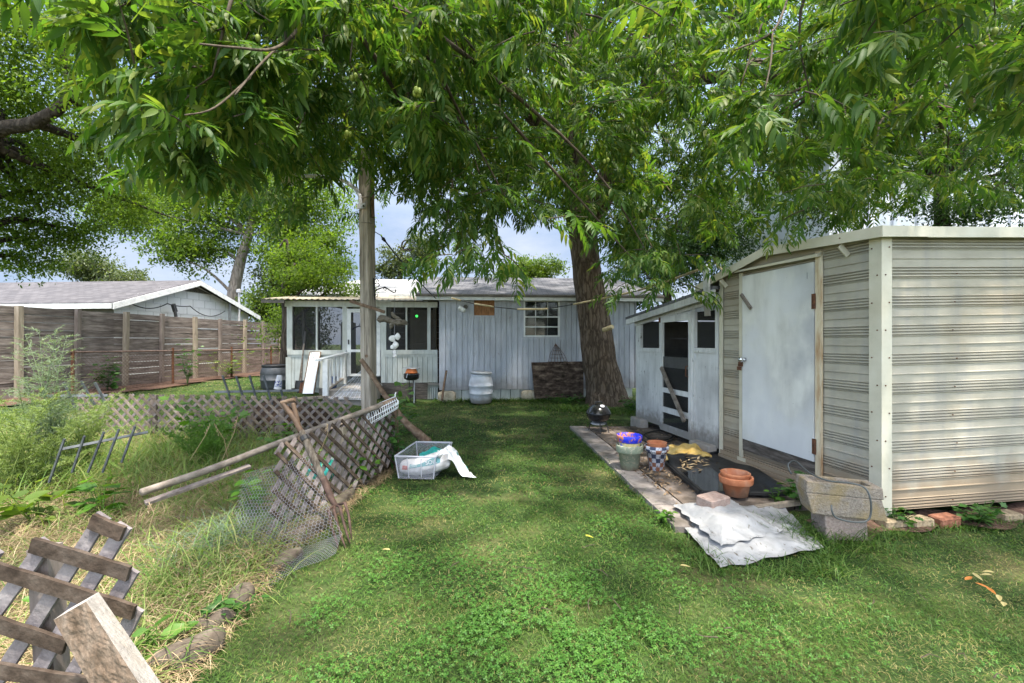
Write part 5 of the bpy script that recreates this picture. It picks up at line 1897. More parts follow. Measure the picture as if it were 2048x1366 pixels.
def pc(px, py, Y, rx, ry, rd=None):
    k = Y / F
    return (P(px, py, Y), (rx * k, rd if rd else (rx + ry) / 2 * k, ry * k))

# tall tree at the left edge, with heavy dark limbs
tL = [(Vector((-11.6, 9.3, 0)), .34), (Vector((-11.3, 9.2, 3.2)), .28), (P(-30, 285, 8.8), .14), (P(70, 245, 8.6), .11), (P(140, 185, 8.6), .08), (P(112, 60, 8.6), .06), (P(95, -60, 8.2), .05)]
tree('shade_tree', 'tall leafy tree with dark heavy limbs at the left edge of the yard', (-11.6, 9.3, 0), tL, .3,
     [pc(60, 60, 8.5, 180, 110), pc(180, 150, 8.2, 90, 120), pc(40, 190, 9.5, 120, 90), pc(60, 390, 10.5, 120, 60), pc(30, 460, 10.5, 130, 50), pc(140, 470, 11, 90, 40), pc(210, 60, 8, 60, 70), pc(-120, 200, 9, 140, 240), pc(230, 270, 10, 70, 120), pc(60, -120, 9, 220, 80), pc(150, 330, 10, 110, 90), pc(90, 290, 11, 130, 100), pc(250, 420, 11.5, 70, 60), pc(40, 520, 11, 90, 30)],
     62000, .085, M['elm'], M['bark2'], 41, nb=34)
# tree behind the neighbour's house
tM = [(P(462, 640, 24), .40), (P(467, 590, 24), .30), (P(480, 525, 24), .26), (P(497, 470, 24), .21), (P(512, 400, 24), .15), (P(520, 340, 24), .08)]
tree('spreading_tree', 'spreading tree with a pale forked trunk behind the neighbouring house', (P(462, 640, 24).x, 24, 0), tM, .28,
     [pc(500, 400, 24, 150, 70), pc(380, 440, 24, 100, 60), pc(580, 470, 24, 80, 80), pc(440, 350, 25, 160, 60), pc(330, 380, 26, 80, 60), pc(620, 400, 24, 90, 80), pc(360, 490, 23, 70, 35), pc(580, 520, 22, 60, 60), pc(250, 420, 25, 90, 50), pc(420, 500, 24, 80, 40), pc(660, 480, 23, 60, 50)],
     60000, .17, M['elm'], M['bark3'], 42, nb=26)
far_specs = [
    ('distant pale green tree left of the spreading tree, above the neighbouring roof', 185, 30, [pc(180, 535, 30, 65, 35), pc(240, 560, 30, 60, 18)], 4500, .26, 'olive'),
    ('round yellow green tree behind the far gable of the neighbouring house', 528, 23, [pc(528, 615, 23, 42, 40), pc(560, 650, 23, 40, 30)], 4200, .20, 'yellowgreen'),
    ('grey green tree at the back, just left of the screened porch', 560, 28, [pc(560, 565, 28, 45, 50), pc(600, 600, 28, 50, 40)], 5200, .26, 'olive'),
    ('dense mixed green tree reaching over the left part of the porch roof', 570, 13.2, [pc(620, 555, 12.6, 62, 32), pc(690, 578, 12.5, 50, 16), pc(600, 520, 13.2, 50, 34), pc(660, 535, 13, 50, 30), pc(580, 580, 13.2, 30, 24), pc(600, 655, 14.5, 70, 50)], 13000, .105, 'elm'),
    ('small loose tree showing above the pale roof, right of the timber pole', 800, 24, [pc(795, 530, 24, 45, 35), pc(850, 500, 24, 40, 40), pc(770, 545, 24, 30, 16)], 3600, .20, 'olive'),
    ('bright yellow green tree directly above the house ridge, left of the pecan trunk', 1070, 24, [pc(1075, 545, 24, 55, 30), pc(1020, 548, 25, 30, 18)], 4800, .20, 'yellowgreen'),
    ('dark green tree behind the right end of the house', 1330, 17, [pc(1330, 520, 17, 120, 70), pc(1270, 590, 16, 50, 30), pc(1420, 470, 17, 90, 70)], 13000, .17, 'darkleaf'),
    ('sunlit tree rising behind the lean-to roof', 1520, 19, [pc(1500, 480, 19, 110, 50), pc(1560, 420, 19, 80, 50), pc(1460, 420, 20, 70, 50)], 9000, .18, 'yellowgreen'),
    ('dark tree beyond the shed roof in front of the pale metal building', 1880, 9.5, [pc(1640, 425, 9.5, 80, 45), pc(1940, 425, 9.0, 120, 35), pc(1990, 290, 9.2, 110, 60), pc(1760, 290, 10, 110, 45), pc(2120, 370, 9, 110, 120)], 11000, .095, 'darkleaf'),
    ('tall tree to the right of the pecan whose crown fills the gaps above', 1640, 15, [pc(1640, 300, 15, 160, 90), pc(1500, 250, 15, 120, 100), pc(1760, 200, 15, 160, 100), pc(1950, 130, 15, 160, 110), pc(1600, 100, 15, 200, 100), pc(1850, 330, 15, 150, 70)], 24000, .15, 'darkleaf'),
    ('leafy tree behind the house whose crown shows through the middle of the pecan', 1165, 19, [pc(980, 250, 19, 130, 110), pc(1090, 330, 19, 80, 100), pc(840, 180, 19, 120, 100), pc(1240, 300, 20, 100, 120), pc(1000, 80, 19, 220, 80), pc(1300, 120, 20, 120, 100)], 20000, .20, 'yellowgreen'),
]
for i, (lab, bx_, Y, clumps, n, size, lf) in enumerate(far_specs):
    b = P(bx_, 683, Y); b.z = 0
    cz = max(c[0].z for c in clumps)
    tr = [(b, .22), (Vector((b.x + .1, b.y, cz * .5)), .17), (Vector((b.x, b.y, cz * .8)), .10), (Vector((b.x + .1, b.y, cz)), .05)]
    tree('background_tree', lab, b, tr, .2, clumps, n, size, M[lf], M['bark2'], 60 + i, 'trees around the yard', nb=12)

# ================================================================== GRASS
def ribbon(seg=2):
    """a blade along +z bending to +x, unit length and unit width"""
    v, f = [], []
    for i in range(seg):
        t = i / seg
        w = .5 * (1 - .45 * t)
        v += [(.55 * t * t, -w, t * (1 - .22 * t)), (.55 * t * t, w, t * (1 - .22 * t))]
    v.append((.55, 0, .78))
    for i in range(seg - 1):
        a = 2 * i
        f.append((a, a + 1, a + 3, a + 2))
    a = 2 * (seg - 1)
    f.append((a, a + 1, a + 2))
    return v, f
RIB2, RIB3 = ribbon(2), ribbon(4)

def blades(x, y, z, length, width, lean, r, tmpl=RIB2):
    """lean: 0 upright .. 1 lying flat"""
    n = len(x)
    a = r.uniform(0, 2 * PI, n)
    ph = lean * r.uniform(.3, 1.0, n) * (PI / 2)
    ca, sa = np.cos(a), np.sin(a)
    # blade frame: up vector tilted towards heading
    up = np.stack([np.sin(ph) * ca, np.sin(ph) * sa, np.cos(ph)], -1)
    hd = np.stack([np.cos(ph) * ca, np.cos(ph) * sa, -np.sin(ph)], -1)
    sd_ = np.cross(up, hd)
    R = np.stack([hd * length[:, None], sd_ * width[:, None], up * length[:, None]], -1)
    return scatter(tmpl, np.stack([x, y, z], -1), R)

def poly_lawn(x, y):
    right = np.where(y > 3.35, np.where(y < 7.72, patio_edge(y), 9.0), 9.0)
    ok = ((x < right + .04) | ((x > 2.25) & (y < 3.9))) & (y > 1.15)
    # keep out of the shed and house, the bed and the landing
    shed_front = C0[1] + (x - C0[0]) * .1746
    ok &= ~((x > C0[0] - .5) & (y > shed_front - .26 + .05 * np.sin(7 * x)) & (y < 9))
    ok &= ~((x > 1.0) & (y > 7.72) & (x > C0[0] - .1925 * (y - 3.65) - .05))
    ok &= (y < 11.1 + .095 * (x + 1.77))  | (x < -5.6)
    ok &= ~in_bed(x, y)
    ok &= ~((y <= 6.75) & (x < edge_x(np.clip(y, 1.2, 6.6))))
    ok &= x > fline(y) + 1.1
    ok &= ~((x > -4.3) & (x < -3.1) & (y > 9.9))
    return ok

def sample(n, x0, x1, y0, y1, r, test):
    x, y = r.uniform(x0, x1, n), r.uniform(y0, y1, n)
    k = test(x, y)
    return x[k], y[k]

def in_view(x, y, m=.12):
    return (np.abs(x) < (1.125 + m) * y + .1)

r_ = np.random.default_rng(77)
Gr, Dr = [], []
zones = [(1.25, 2.6, 9500, .0026, .030), (2.6, 4.2, 4200, .0040, .033), (4.2, 6.6, 1500, .0068, .040), (6.6, 11.4, 620, .011, .046), (11.4, 17.5, 260, .018, .055)]
for y0, y1, den, w, ln in zones:
    x0, x1 = max(-10, -1.25 * y1), min(4.6, 1.25 * y1)
    n = int(den * (y1 - y0) * (x1 - x0) * 1.35)
    x, y = sample(n, x0, x1, y0, y1, r_, lambda a, b: poly_lawn(a, b) & in_view(a, b))
    pat = fbm(x, y, 1.25, 4)
    thatch = sstep(.50, .64, fbm(x, y, 1.0, 13)) 
    # thin bare spots and dry patches of their own
    keep = r_.random(len(x)) < np.clip(.6 + 1.2 * (pat - .25), .5, 1) * (1 - .4 * thatch)
    isdry = r_.random(len(x)) < .07 + .42 * thatch
    kk = keep & ~isdry
    m_ = kk.sum()
    Gr.append(blades(x[kk], y[kk], ground_z(x[kk], y[kk]) - .012, ln * r_.uniform(.55, 1.5, m_) * (.7 + .7 * fbm(x[kk], y[kk], 2.3, 6)), w * r_.uniform(.7, 1.3, m_), np.full(m_, .75), r_))
    kk = keep & isdry
    m_ = kk.sum()
    Dr.append(blades(x[kk], y[kk], ground_z(x[kk], y[kk]) + .004, ln * r_.uniform(.6, 1.4, m_), w * .85 * r_.uniform(.6, 1.1, m_), np.full(m_, 1.0), r_))
# shaggier grass along edges and walls
def fringe(pts, wid, n, lmin, lmax, w):
    k = r_.integers(0, len(pts) - 1, n)
    t = r_.random(n)
    A_ = np.array(pts)
    p = A_[k] * (1 - t[:, None]) + A_[k + 1] * t[:, None] + r_.normal(size=(n, 2)) * wid
    return blades(p[:, 0], p[:, 1], ground_z(p[:, 0], p[:, 1]) - .01, r_.uniform(lmin, lmax, n), w * r_.uniform(.7, 1.3, n), np.full(n, .6), r_, RIB3)
Gr.append(fringe([(1.24, 3.5), (1.1, 5.5), (.95, 7.6)], .035, 900, .04, .12, .005))
Gr.append(fringe([(1.15, 3.4), (1.30, 2.9), (2.0, 2.85), (2.2, 3.2)], .05, 700, .05, .16, .005))
Gr.append(fringe([(2.0, 3.4), (2.25, 3.35), (2.55, 3.2)], .10, 700, .06, .28, .005))
Gr.append(fringe([(-1.8, 11.05), (1.0, 11.2), (3.0, 11.6)], .10, 2600, .06, .20, .012))
Gr.append(fringe([(.8, 10.1), (1.4, 9.7), (2.2, 9.4), (2.9, 9.6)], .25, 2200, .05, .18, .011))
Gr.append(fringe([(2.3, 3.34), (3.0, 3.46), (4.6, 3.74)], .045, 1500, .03, .11, .005))
V, I, st = merge(Gr)
print("grass faces", len(st))
o = np_mesh('lawn_grass', V, I, st, M['grass'])
tag(o, 'patchy green lawn grass across the yard', 'grass', None, 'stuff')
V, I, st = merge(Dr)
o = np_mesh('dry_lawn_grass', V, I, st, M['dry'])
tag(o, 'dry yellowish blades scattered through the lawn', 'grass', None, 'stuff')

# clover
def clover_tmpl():
    v, f = [], []
    for k in range(3):
        a = 2 * PI * k / 3
        c, s = math.cos(a), math.sin(a)
        n0_ = len(v)
        for (x, y, z) in ((0, 0, 0), (.45, .33, .10), (.95, .36, .02), (1.0, 0, -.05), (.95, -.36, .02), (.45, -.33, .10)):
            v.append((x * c - y * s, x * s + y * c, z))
        f.append(tuple(n0_ + i for i in range(6)))
    return v, f
CLV = clover_tmpl()
spots = [(1050, 1290, .55, 2600), (950, 1240, .32, 1100), (1130, 1170, .35, 1100), (930, 1130, .28, 700), (1250, 1250, .3, 700), (880, 1040, .32, 700), (1180, 1330, .4, 1200), (780, 1140, .22, 420), (1400, 1230, .35, 700), (1520, 1320, .45, 900), (640, 1230, .18, 300), (1240, 1050, .3, 450), (1820, 1300, .5, 800), (700, 1340, .3, 500), (860, 1000, .25, 380), (1090, 960, .5, 500), (980, 900, .5, 400), (1330, 1150, .3, 500), (730, 985, .16, 300)]
X_, Y_ = [], []
for px, py, rad, n in spots:
    g = G(px, py)
    d = r_.normal(size=(n, 2)) * rad * .55
    X_.append(g.x + d[:, 0]); Y_.append(g.y + d[:, 1])
x, y = np.concatenate(X_), np.concatenate(Y_)
k = poly_lawn(x, y) & (fbm(x, y, 4, 8) > .36)
x, y = x[k], y[k]
n = len(x)
nrm = np.stack([r_.normal(0, .3, n), r_.normal(0, .3, n), np.ones(n)], -1)
R = basis(np.cross(unit(nrm), unit(r_.normal(size=(n, 3)))), nrm) * (.0088 * r_.uniform(.6, 1.4, (n, 1, 1)))
V, I, st = merge([scatter(CLV, np.stack([x, y, ground_z(x, y) + r_.uniform(.005, .035, n)], -1), R)])
o = np_mesh('clover', V, I, st, M['clover'])
tag(o, 'bright green clover patches low in the lawn', 'clover', None, 'stuff')

# ---- the weedy bed: straw on the ground, long blades, tussocks
bed = lambda a, b: in_bed(a, b) & in_view(a, b, .2)
x, y = sample(60000, -7.5, -1.3, 1.3, 4.6, r_, bed)
k = r_.random(len(x)) < np.clip(.25 + 1.1 * fbm(x, y, .9, 21), 0, 1)
x, y = x[k], y[k]
n = len(x)
S1 = blades(x, y, ground_z(x, y) + .02 + .05 * r_.random(n), r_.uniform(.06, .24, n), r_.uniform(.0022, .0046, n), np.full(n, 1.12), r_, RIB3)
x, y = sample(9000, -9, -1.5, 4.4, 6.7, r_, bed)
n = len(x)
S2 = blades(x, y, ground_z(x, y) + .02, r_.uniform(.08, .3, n), r_.uniform(.005, .009, n), np.full(n, 1.1), r_)
x, y = sample(14000, -1.75, -1.25, 1.3, 5.3, r_, lambda a, b: np.abs(a - edge_x(b)) < .12)
n = len(x)
S3 = blades(x, y, ground_z(x, y) + .012, r_.uniform(.03, .14, n), r_.uniform(.002, .004, n), np.full(n, 1.12), r_)
V, I, st = merge([S1, S2, S3])
o = np_mesh('straw', V, I, st, M['straw'])
tag(o, 'dry tan straw lying over the weedy bed', 'straw', None, 'stuff')

def tuft_blades(cx, cy, rad, n, lmin, lmax, w, lean=.55):
    x, y = cx + r_.normal(size=n) * rad, cy + r_.normal(size=n) * rad
    return blades(x, y, ground_z(x, y), r_.uniform(lmin, lmax, n), w * r_.uniform(.6, 1.3, n), np.full(n, lean), r_, RIB3)
T_ = []
# mid-height weedy grass, denser along the lattice and at the near edge
x, y = sample(30000, -7, -1.35, 1.4, 4.4, r_, bed)
k = r_.random(len(x)) < np.clip(3.2 * (fbm(x, y, 1.1, 31) - .34), .02, .85) * np.where(x > -2.6, 1.0, .45)
x, y = x[k], y[k]; n = len(x)
T_.append(blades(x, y, ground_z(x, y), r_.uniform(.10, .38, n), r_.uniform(.0035, .0075, n), np.full(n, .7), r_, RIB3))
x, y = sample(5200, -8.5, -1.7, 4.0, 6.6, r_, bed)
n = len(x)
T_.append(blades(x, y, ground_z(x, y), r_.uniform(.2, .62, n), r_.uniform(.006, .011, n), np.full(n, .6), r_, RIB3))
for px, py, rad, n, a, b in ((20, 960, .35, 420, .3, .7), (120, 950, .35, 380, .25, .6), (200, 930, .3, 260, .3, .6), (330, 930, .3, 260, .3, .7), (480, 930, .25, 260, .3, .7), (60, 1000, .3, 260, .3, .7), (400, 900, .35, 300, .35, .8), (340, 960, .3, 200, .3, .6), (280, 1000, .3, 160, .2, .5), (150, 980, .3, 160, .25, .6), (470, 1010, .2, 140, .25, .5), (430, 1090, .22, 260, .2, .45), (370, 1180, .2, 260, .15, .38), (420, 1130, .2, 260, .2, .45), (300, 1230, .18, 160, .12, .32), (620, 900, .15, 120, .2, .5), (700, 960, .1, 90, .15, .35), (250, 1060, .3, 160, .2, .4)):
    g = G(px, py)
    T_.append(tuft_blades(g.x, g.y, rad, n, a, b, .0065))
V, I, st = merge(T_)
o = np_mesh('tall_weeds', V, I, st, M['tallgrass'])
tag(o, 'long unmown green grass growing in the weedy bed', 'grass', None, 'stuff')
g = G(470, 1090)
T_ = [tuft_blades(g.x + .05, g.y + .1, .13, 420, .18, .46, .0055), tuft_blades(g.x - .1, g.y - .15, .14, 320, .15, .4, .0055)]
V, I, st = merge(T_)
o = np_mesh('grass_tussock', V, I, st, M['bluegrass'], loc=(g.x, g.y, 0))
tag(o, 'grey green grass tussock caught behind the chicken wire', 'grass')
# seed stalks
mb = MB()
for px, py, Y, tx, ty in ((290, 1080, 2.3, 300, 1010), (440, 930, 4.0, 475, 835), (460, 940, 4.0, 430, 850), (380, 920, 4.2, 420, 850), (640, 905, 3.9, 655, 850), (95, 1366, 1.9, 90, 1300), (110, 1366, 1.9, 105, 1320)):
    a, b = P(px, py, Y), P(tx, ty, Y)
    m_ = a.lerp(b, .6) + Vector((.03, 0, .03))
    mb.tube([a, m_, b], .0022, 4)
    for k in range(7):
        q = b.lerp(a, k * .04)
        mb.beam(q, q + Vector((.008 * (1 if k % 2 else -1), .004, .012)), .004, .003, (0, 1, 0))
o = part('seed_stalks', mb, M['straw'])
tag(o, 'thin dry seed stalks standing in the weedy bed', 'grass', None, 'stuff')

# ---- plants
def fern_plant(name, label, base, stems, hmin, hmax, spread, leaf, seed, dens=26, nl=.028, w=.0045):
    """feathery plant: arching stems, side shoots and fine needles"""
    o = thing(name, label, 'plant', base)
    r = np.random.default_rng(seed)
    rr = random.Random(seed)
    mb = MB()
    pos, ax = [], []
    for k in range(stems):
        a = rr.uniform(0, 2 * PI)
        h = rr.uniform(hmin, hmax)
        d = Vector((math.cos(a), math.sin(a), 0)) * rr.uniform(.15, 1) * spread
        b = Vector(base) + Vector((rr.uniform(-.1, .1), rr.uniform(-.1, .1), 0))
        pts = [b + d * (t ** 1.6) + Vector((0, 0, h * t * (1 - .12 * t * t))) for t in np.linspace(0, 1, 8)]
        mb.tube(pts, [.007 * (1 - .8 * i / 7) for i in range(8)], 5, False)
        for j in range(dens):
            t = .25 + .75 * (j + rr.random()) / dens
            i = min(6, int(t * 7)); u = t * 7 - i
            p = pts[i].lerp(pts[i + 1], u)
            an = rr.uniform(0, 2 * PI)
            L = (.26 * (1.12 - t) + .05) * rr.uniform(.6, 1.25) * h / 1.2
            e = p + Vector((math.cos(an), math.sin(an), rr.uniform(.1, .7))).normalized() * L
            mb.tube([p, e], [.0022, .001], 3, False)
            m_ = 11
            for q in range(m_):
                pos.append(p.lerp(e, (q + .5) / m_)); ax.append((e - p).normalized())
    part('stem', mb, leaf, o)
    pos, ax = np.array([tuple(p) for p in pos]), np.array([tuple(p) for p in ax])
    n = len(pos)
    rep = 3
    pos = np.repeat(pos, rep, 0); ax = np.repeat(ax, rep, 0)
    d = unit(ax * .8 + r.normal(size=ax.shape) * .75)
    R = basis(d, r.normal(size=d.shape)) * np.array([1, 1, 1.0])
    ln = nl * r.uniform(.6, 1.3, len(pos))
    R = R * ln[:, None, None]
    t = ([(0, -w / nl / 2, 0), (0, w / nl / 2, 0), (1, 0, 0)], [(0, 1, 2)])
    V, I, st = merge([scatter(t, pos, R)])
    np_mesh('foliage', V, I, st, leaf, o)
    return o

g = G(95, 1010)
fern_plant('feathery_plant', 'tall grey green feathery plant rising before the wooden fence at the left', (P(92, 900, 4.6).x, 4.6, .02), 17, .9, 1.85, .34, M['fernblue'], 5)
fern_plant('feathery_plant', 'bright green feathery plant at the far left edge, lower than the grey green one', (P(30, 900, 4.2).x, 4.2, .02), 26, .35, 1.15, .8, M['fern'], 6)
fern_plant('feathery_plant', 'soft green feathery plant half hidden by the lattice behind the bent tines', (P(410, 900, 5.2).x, 5.2, .05), 18, .35, .62, .5, M['weed'], 7, 20)
fern_plant('feathery_plant', 'light green feathery plant between the two tall ones and the long lattice', (P(150, 930, 5.0).x, 5.0, .05), 24, .35, .95, .8, M['fern'], 8, 22)

LEAF_B = ([(0, 0, 0), (.22, .24, .04), (.55, .30, .02), (.85, .14, -.04), (1, 0, -.12), (.85, -.14, -.04), (.55, -.30, .02), (.22, -.24, .04), (.5, 0, -.03)],
          [(0, 8, 1), (1, 8, 2), (2, 8, 3), (3, 8, 4), (0, 7, 8), (7, 6, 8), (6, 5, 8), (5, 4, 8)])
LEAF_L = ([(0, 0, 0), (.18, .10, 0), (.30, .42, .02), (.42, .18, 0), (.60, .34, 0), (.70, .12, -.03), (1, 0, -.10), (.70, -.12, -.03), (.60, -.34, 0), (.42, -.18, 0), (.30, -.42, .02), (.18, -.10, 0)],
          [(0, 1, 3, 9, 11), (1, 2, 3), (3, 4, 5), (3, 5, 7, 9), (5, 6, 7), (7, 8, 9), (9, 10, 11)])
def leafy(name, label, base, stems, h, spread, size, leaf, seed, per=9, tmpl=LEAF_B, cat='plant', group=None, lean=(0, 0)):
    o = thing(name, label, cat, base, group)
    rr = random.Random(seed)
    r = np.random.default_rng(seed)
    mb = MB()
    pos, ax = [], []
    for k in range(stems):
        a = rr.uniform(0, 2 * PI)
        hh_ = h * rr.uniform(.6, 1.1)
        d = Vector((math.cos(a) * spread + lean[0], math.sin(a) * spread + lean[1], 0)) * rr.uniform(.3, 1)
        b = Vector(base)
        pts = [b + d * t ** 1.3 + Vector((0, 0, hh_ * t)) for t in np.linspace(0, 1, 6)]
        mb.tube(pts, [.005 * (1 - .7 * i / 5) for i in range(6)], 5, False)
        for j in range(per):
            t = .2 + .8 * (j + .6) / per
            i = min(4, int(t * 5)); u = t * 5 - i
            p = pts[i].lerp(pts[i + 1], u)
            an = j * 2.4 + rr.uniform(-.4, .4)
            v = Vector((math.cos(an), math.sin(an), rr.uniform(-.25, .45)))
            pos.append(p + v * size * .35); ax.append(v)
            mb.tube([p, p + v * size * .35], .0016, 3, False)
    part('stem', mb, leaf, o)
    pos, ax = np.array([tuple(p) for p in pos]), unit(np.array([tuple(p) for p in ax]))
    up = np.tile([0, 0, 1.0], (len(pos), 1)) + r.normal(size=pos.shape) * .35
    R = basis(ax, up) * (size * r.uniform(.6, 1.25, (len(pos), 1, 1)))
    V, I, st = merge([scatter(tmpl, pos, R)])
    np_mesh('foliage', V, I, st, leaf, o)
    return o
W = 'weedy plants around the yard'
specs = [
    ('bright lobed leaf bush growing through the long lattice behind its middle post', (410, 860, 6.1), 9, .62, .42, .16, 'weed', LEAF_L, 10),
    ('small dark leafy shrub at the foot of the wooden fence by the mulch', (215, 760, 10.2), 9, .75, .3, .16, 'vine', LEAF_B, 10),
    ('thin twiggy shrub standing at the chain link fence posts', (375, 770, 11.8), 8, 1.3, .35, .13, 'vine', LEAF_B, 9),
    ('yellowish weeds along the far foot of the chain link fence', (450, 750, 14.0), 12, .8, .9, .14, 'tallgrass', LEAF_B, 9),
    ('broad heart leaf weed at the left edge by the dark metal bars', (75, 985, 3.5), 6, .34, .3, .15, 'yellowgreen', LEAF_B, 6),
    ('wide leaf seedling standing in the straw under the bent metal bars', (205, 975, 3.7), 6, .3, .25, .14, 'weed', LEAF_B, 6),
    ('pointed green leaf sprig in the straw above the near lattice corner', (120, 1075, 2.35), 2, .18, .08, .10, 'weed', LEAF_B, 5),
    ('narrow leaf sapling crossing the long poles at the lattice corner', (505, 960, 3.7), 4, .42, .12, .12, 'weed', LEAF_B, 9),
    ('vine with dark round leaves climbing the far end of the leaning lattice', (785, 925, 5.1), 12, .66, .14, .10, 'vine', LEAF_B, 10),
    ('dark leaf vine behind the lattice above the clear tub', (760, 930, 5.3), 9, .5, .22, .12, 'vine', LEAF_L, 9),
    ('low leafy weeds inside the leaning lattice near the stone edge', (720, 945, 4.6), 7, .34, .2, .09, 'weed', LEAF_B, 7),
    ('tall leafy stalk beside the timber pole before the porch', (808, 850, 7.6), 5, .85, .16, .17, 'weed', LEAF_B, 8),
    ('bushy weeds around the foot of the timber pole', (765, 870, 6.9), 9, .4, .3, .11, 'vine', LEAF_L, 8),
    ('leafy plant pushing up between the shed base and the concrete trough', (1600, 985, 3.95), 9, .32, .18, .10, 'vine', LEAF_L, 8),
    ('low ragged weed at the shed base right of the trough', (1795, 1030, 3.58), 7, .16, .14, .07, 'vine', LEAF_L, 7),
    ('spreading creeper at the shed base between the bricks', (1955, 1045, 3.62), 9, .17, .26, .075, 'vine', LEAF_L, 9),
    ('tiny sprig growing at the left corner of the white tarp', (1328, 1040, 3.65), 4, .12, .06, .06, 'weed', LEAF_B, 6),
    ('small sprig in the bed of leaves beside the terracotta pots', (1552, 1000, 4.05), 3, .17, .06, .06, 'weed', LEAF_B, 6),
    ('low dark ivy by the rough stones near the cut stone slab', (455, 1235, 2.35), 9, .10, .16, .055, 'vine', LEAF_B, 9),
    ('broad leaf weed at the foot of the cut stone slab', (310, 1290, 2.1), 4, .14, .12, .10, 'weed', LEAF_B, 5),
    ('leafy weeds at the grass edge around the pecan trunk', (1130, 805, 10.6), 12, .22, .5, .10, 'vine', LEAF_B, 7),
    ('low weeds right of the pecan trunk by the lean-to corner', (1258, 815, 9.6), 12, .25, .4, .11, 'vine', LEAF_B, 7),
    ('leafy weed right of the three tufts behind the brown soil heap', (560, 870, 5.9), 9, .4, .4, .10, 'weed', LEAF_B, 8),
    ('green seedlings behind the leaning lattice near the broken fork', (690, 905, 4.9), 8, .36, .25, .09, 'weed', LEAF_B, 8),
]
for i, (lab, (px, py, Y), stems, h, sp_, size, lf, tm, per) in enumerate(specs):
    x = (px - CX) / F * Y
    z = float(gz(x, Y)) - .01
    lab = lab.replace(' right of the three tufts', '')
    leafy('weed_plant', lab, (x, Y, z), stems, h, sp_, size, M[lf], 200 + i, per, tm, 'plant', W)

# ================================================================== TIMBER POLE AND WHAT HANGS ON IT
pole_b = Vector((-2.135, 6.8, 0))
pole = thing('timber_pole', 'tall weathered square timber pole in the middle of the yard', 'pole', pole_b)
pt_top = P(732, 300, 6.8)
N_ = 26
mb = MB()
rr = random.Random(9)
pth = [Vector((-2.135, 6.8, -.05)).lerp(Vector((pt_top.x, 6.8, pt_top.z)), i / N_) for i in range(N_ + 1)]
base_ = 0
for i, p in enumerate(pth):
    w = .088 + .004 * math.sin(i * 1.7)
    for (a, b) in ((-1, -.72), (-.82, -1), (-.1, -1), (-.06, -.9), (-.02, -1), (.8, -1), (1, -.8), (1, .9), (-1, .9)):
        q = Matrix.Rotation(math.radians(-14), 3, 'Z') @ Vector((a * w, b * w, 0))
        mb.v.append(tuple(p + q))
for i in range(N_):
    for k in range(9):
        a, b = i * 9 + k, i * 9 + (k + 1) % 9
        mb.f.append((a, b, b + 9, a + 9))
mb.f.append(tuple(N_ * 9 + k for k in range(9)))
part('post', mb, M['pole'], pole)
f_ = Vector((.24, -.97, 0))
mb = MB().beam(P(746, 435, 6.76), P(744, 360, 6.76), .05, .04, f_)
part('side_strip', mb, M['stick'], pole)
mb = MB().beam(P(700, 602, 6.72), P(769, 624, 6.66), .045, .035, f_)
part('cross_brace', mb, M['stick'], pole)
mb = MB().tube([P(712, 378, 6.72), P(720, 392, 6.7), P(721, 408, 6.7), P(720, 418, 6.7)], .03, 10)
mb.beam(P(714, 413, 6.66), P(731, 411, 6.66), .075, .02, f_)
lb = part('lamp_bracket', mb, M['galv'], pole)
part('bolt', MB().tube([P(727, 412, 6.66), P(727, 412, 6.62)], .016, 8), M['blackmetal'], lb)
mb = MB().tube([P(712, 378, 6.72), P(690, 362, 6.72), P(640, 352, 6.72), P(604, 352, 6.72)], .028, 8)
arm = part('lamp_arm', mb, M['galv'], pole)
c = P(578, 357, 6.72)
mb = MB().lathe([(.0, .10), (.07, .10), (.12, .05), (.17, -.02), (.175, -.05), (.10, -.06), (0, -.06)], c, 20)
part('lamp_head', mb, M['lampshade'], pole, True)
mb = MB()
for y, s_ in ((395, .008), (445, .006)):
    mb.tube([P(722, y, 6.69), P(745, y + (1 if y > 400 else -2), 6.69)], s_, 5)
part('band', mb, M['greystick'], pole)
c = P(733, 712, 6.69)
part('knot', MB().lathe([(0, 0), (.02, 0), (.024, .006), (0, .008)], c, 10, Matrix.Rotation(math.radians(90), 3, 'X')), M['stick'], pole)
# scroll bracket
def spiral(c, r0, turns, Y, a0=0, n=22, sgn=1):
    return [P(c[0] + r0 * (1 - i / n * .8) * math.cos(a0 + sgn * turns * 2 * PI * i / n), c[1] + r0 * (1 - i / n * .8) * math.sin(a0 + sgn * turns * 2 * PI * i / n), Y) for i in range(n + 1)]
mb = MB()
Yb = 6.78
mb.tube([P(747, 556, Yb), P(750, 600, Yb)], .010, 6)
mb.tube([P(748, 584, Yb), P(757, 578, Yb), P(770, 574, Yb), P(782, 582, Yb), P(788, 586, Yb), P(791, 584, Yb), P(791, 579, Yb)], .009, 6)
mb.tube(spiral((755, 571), 9, 1.2, Yb, .5), .007, 5)
mb.tube(spiral((751, 590), 5, 1.1, Yb, -.5), .006, 5)
mb.tube(spiral((770, 579), 4, 1.0, Yb, PI), .006, 5)
mb.tube([P(748, 560, Yb), P(754, 557, Yb), P(758, 563, Yb)], .007, 5)
o = part('scroll_bracket', mb, M['blackmetal'], loc=P(748, 580, Yb))
tag(o, 'black wrought iron scroll bracket fixed to the timber pole', 'bracket')
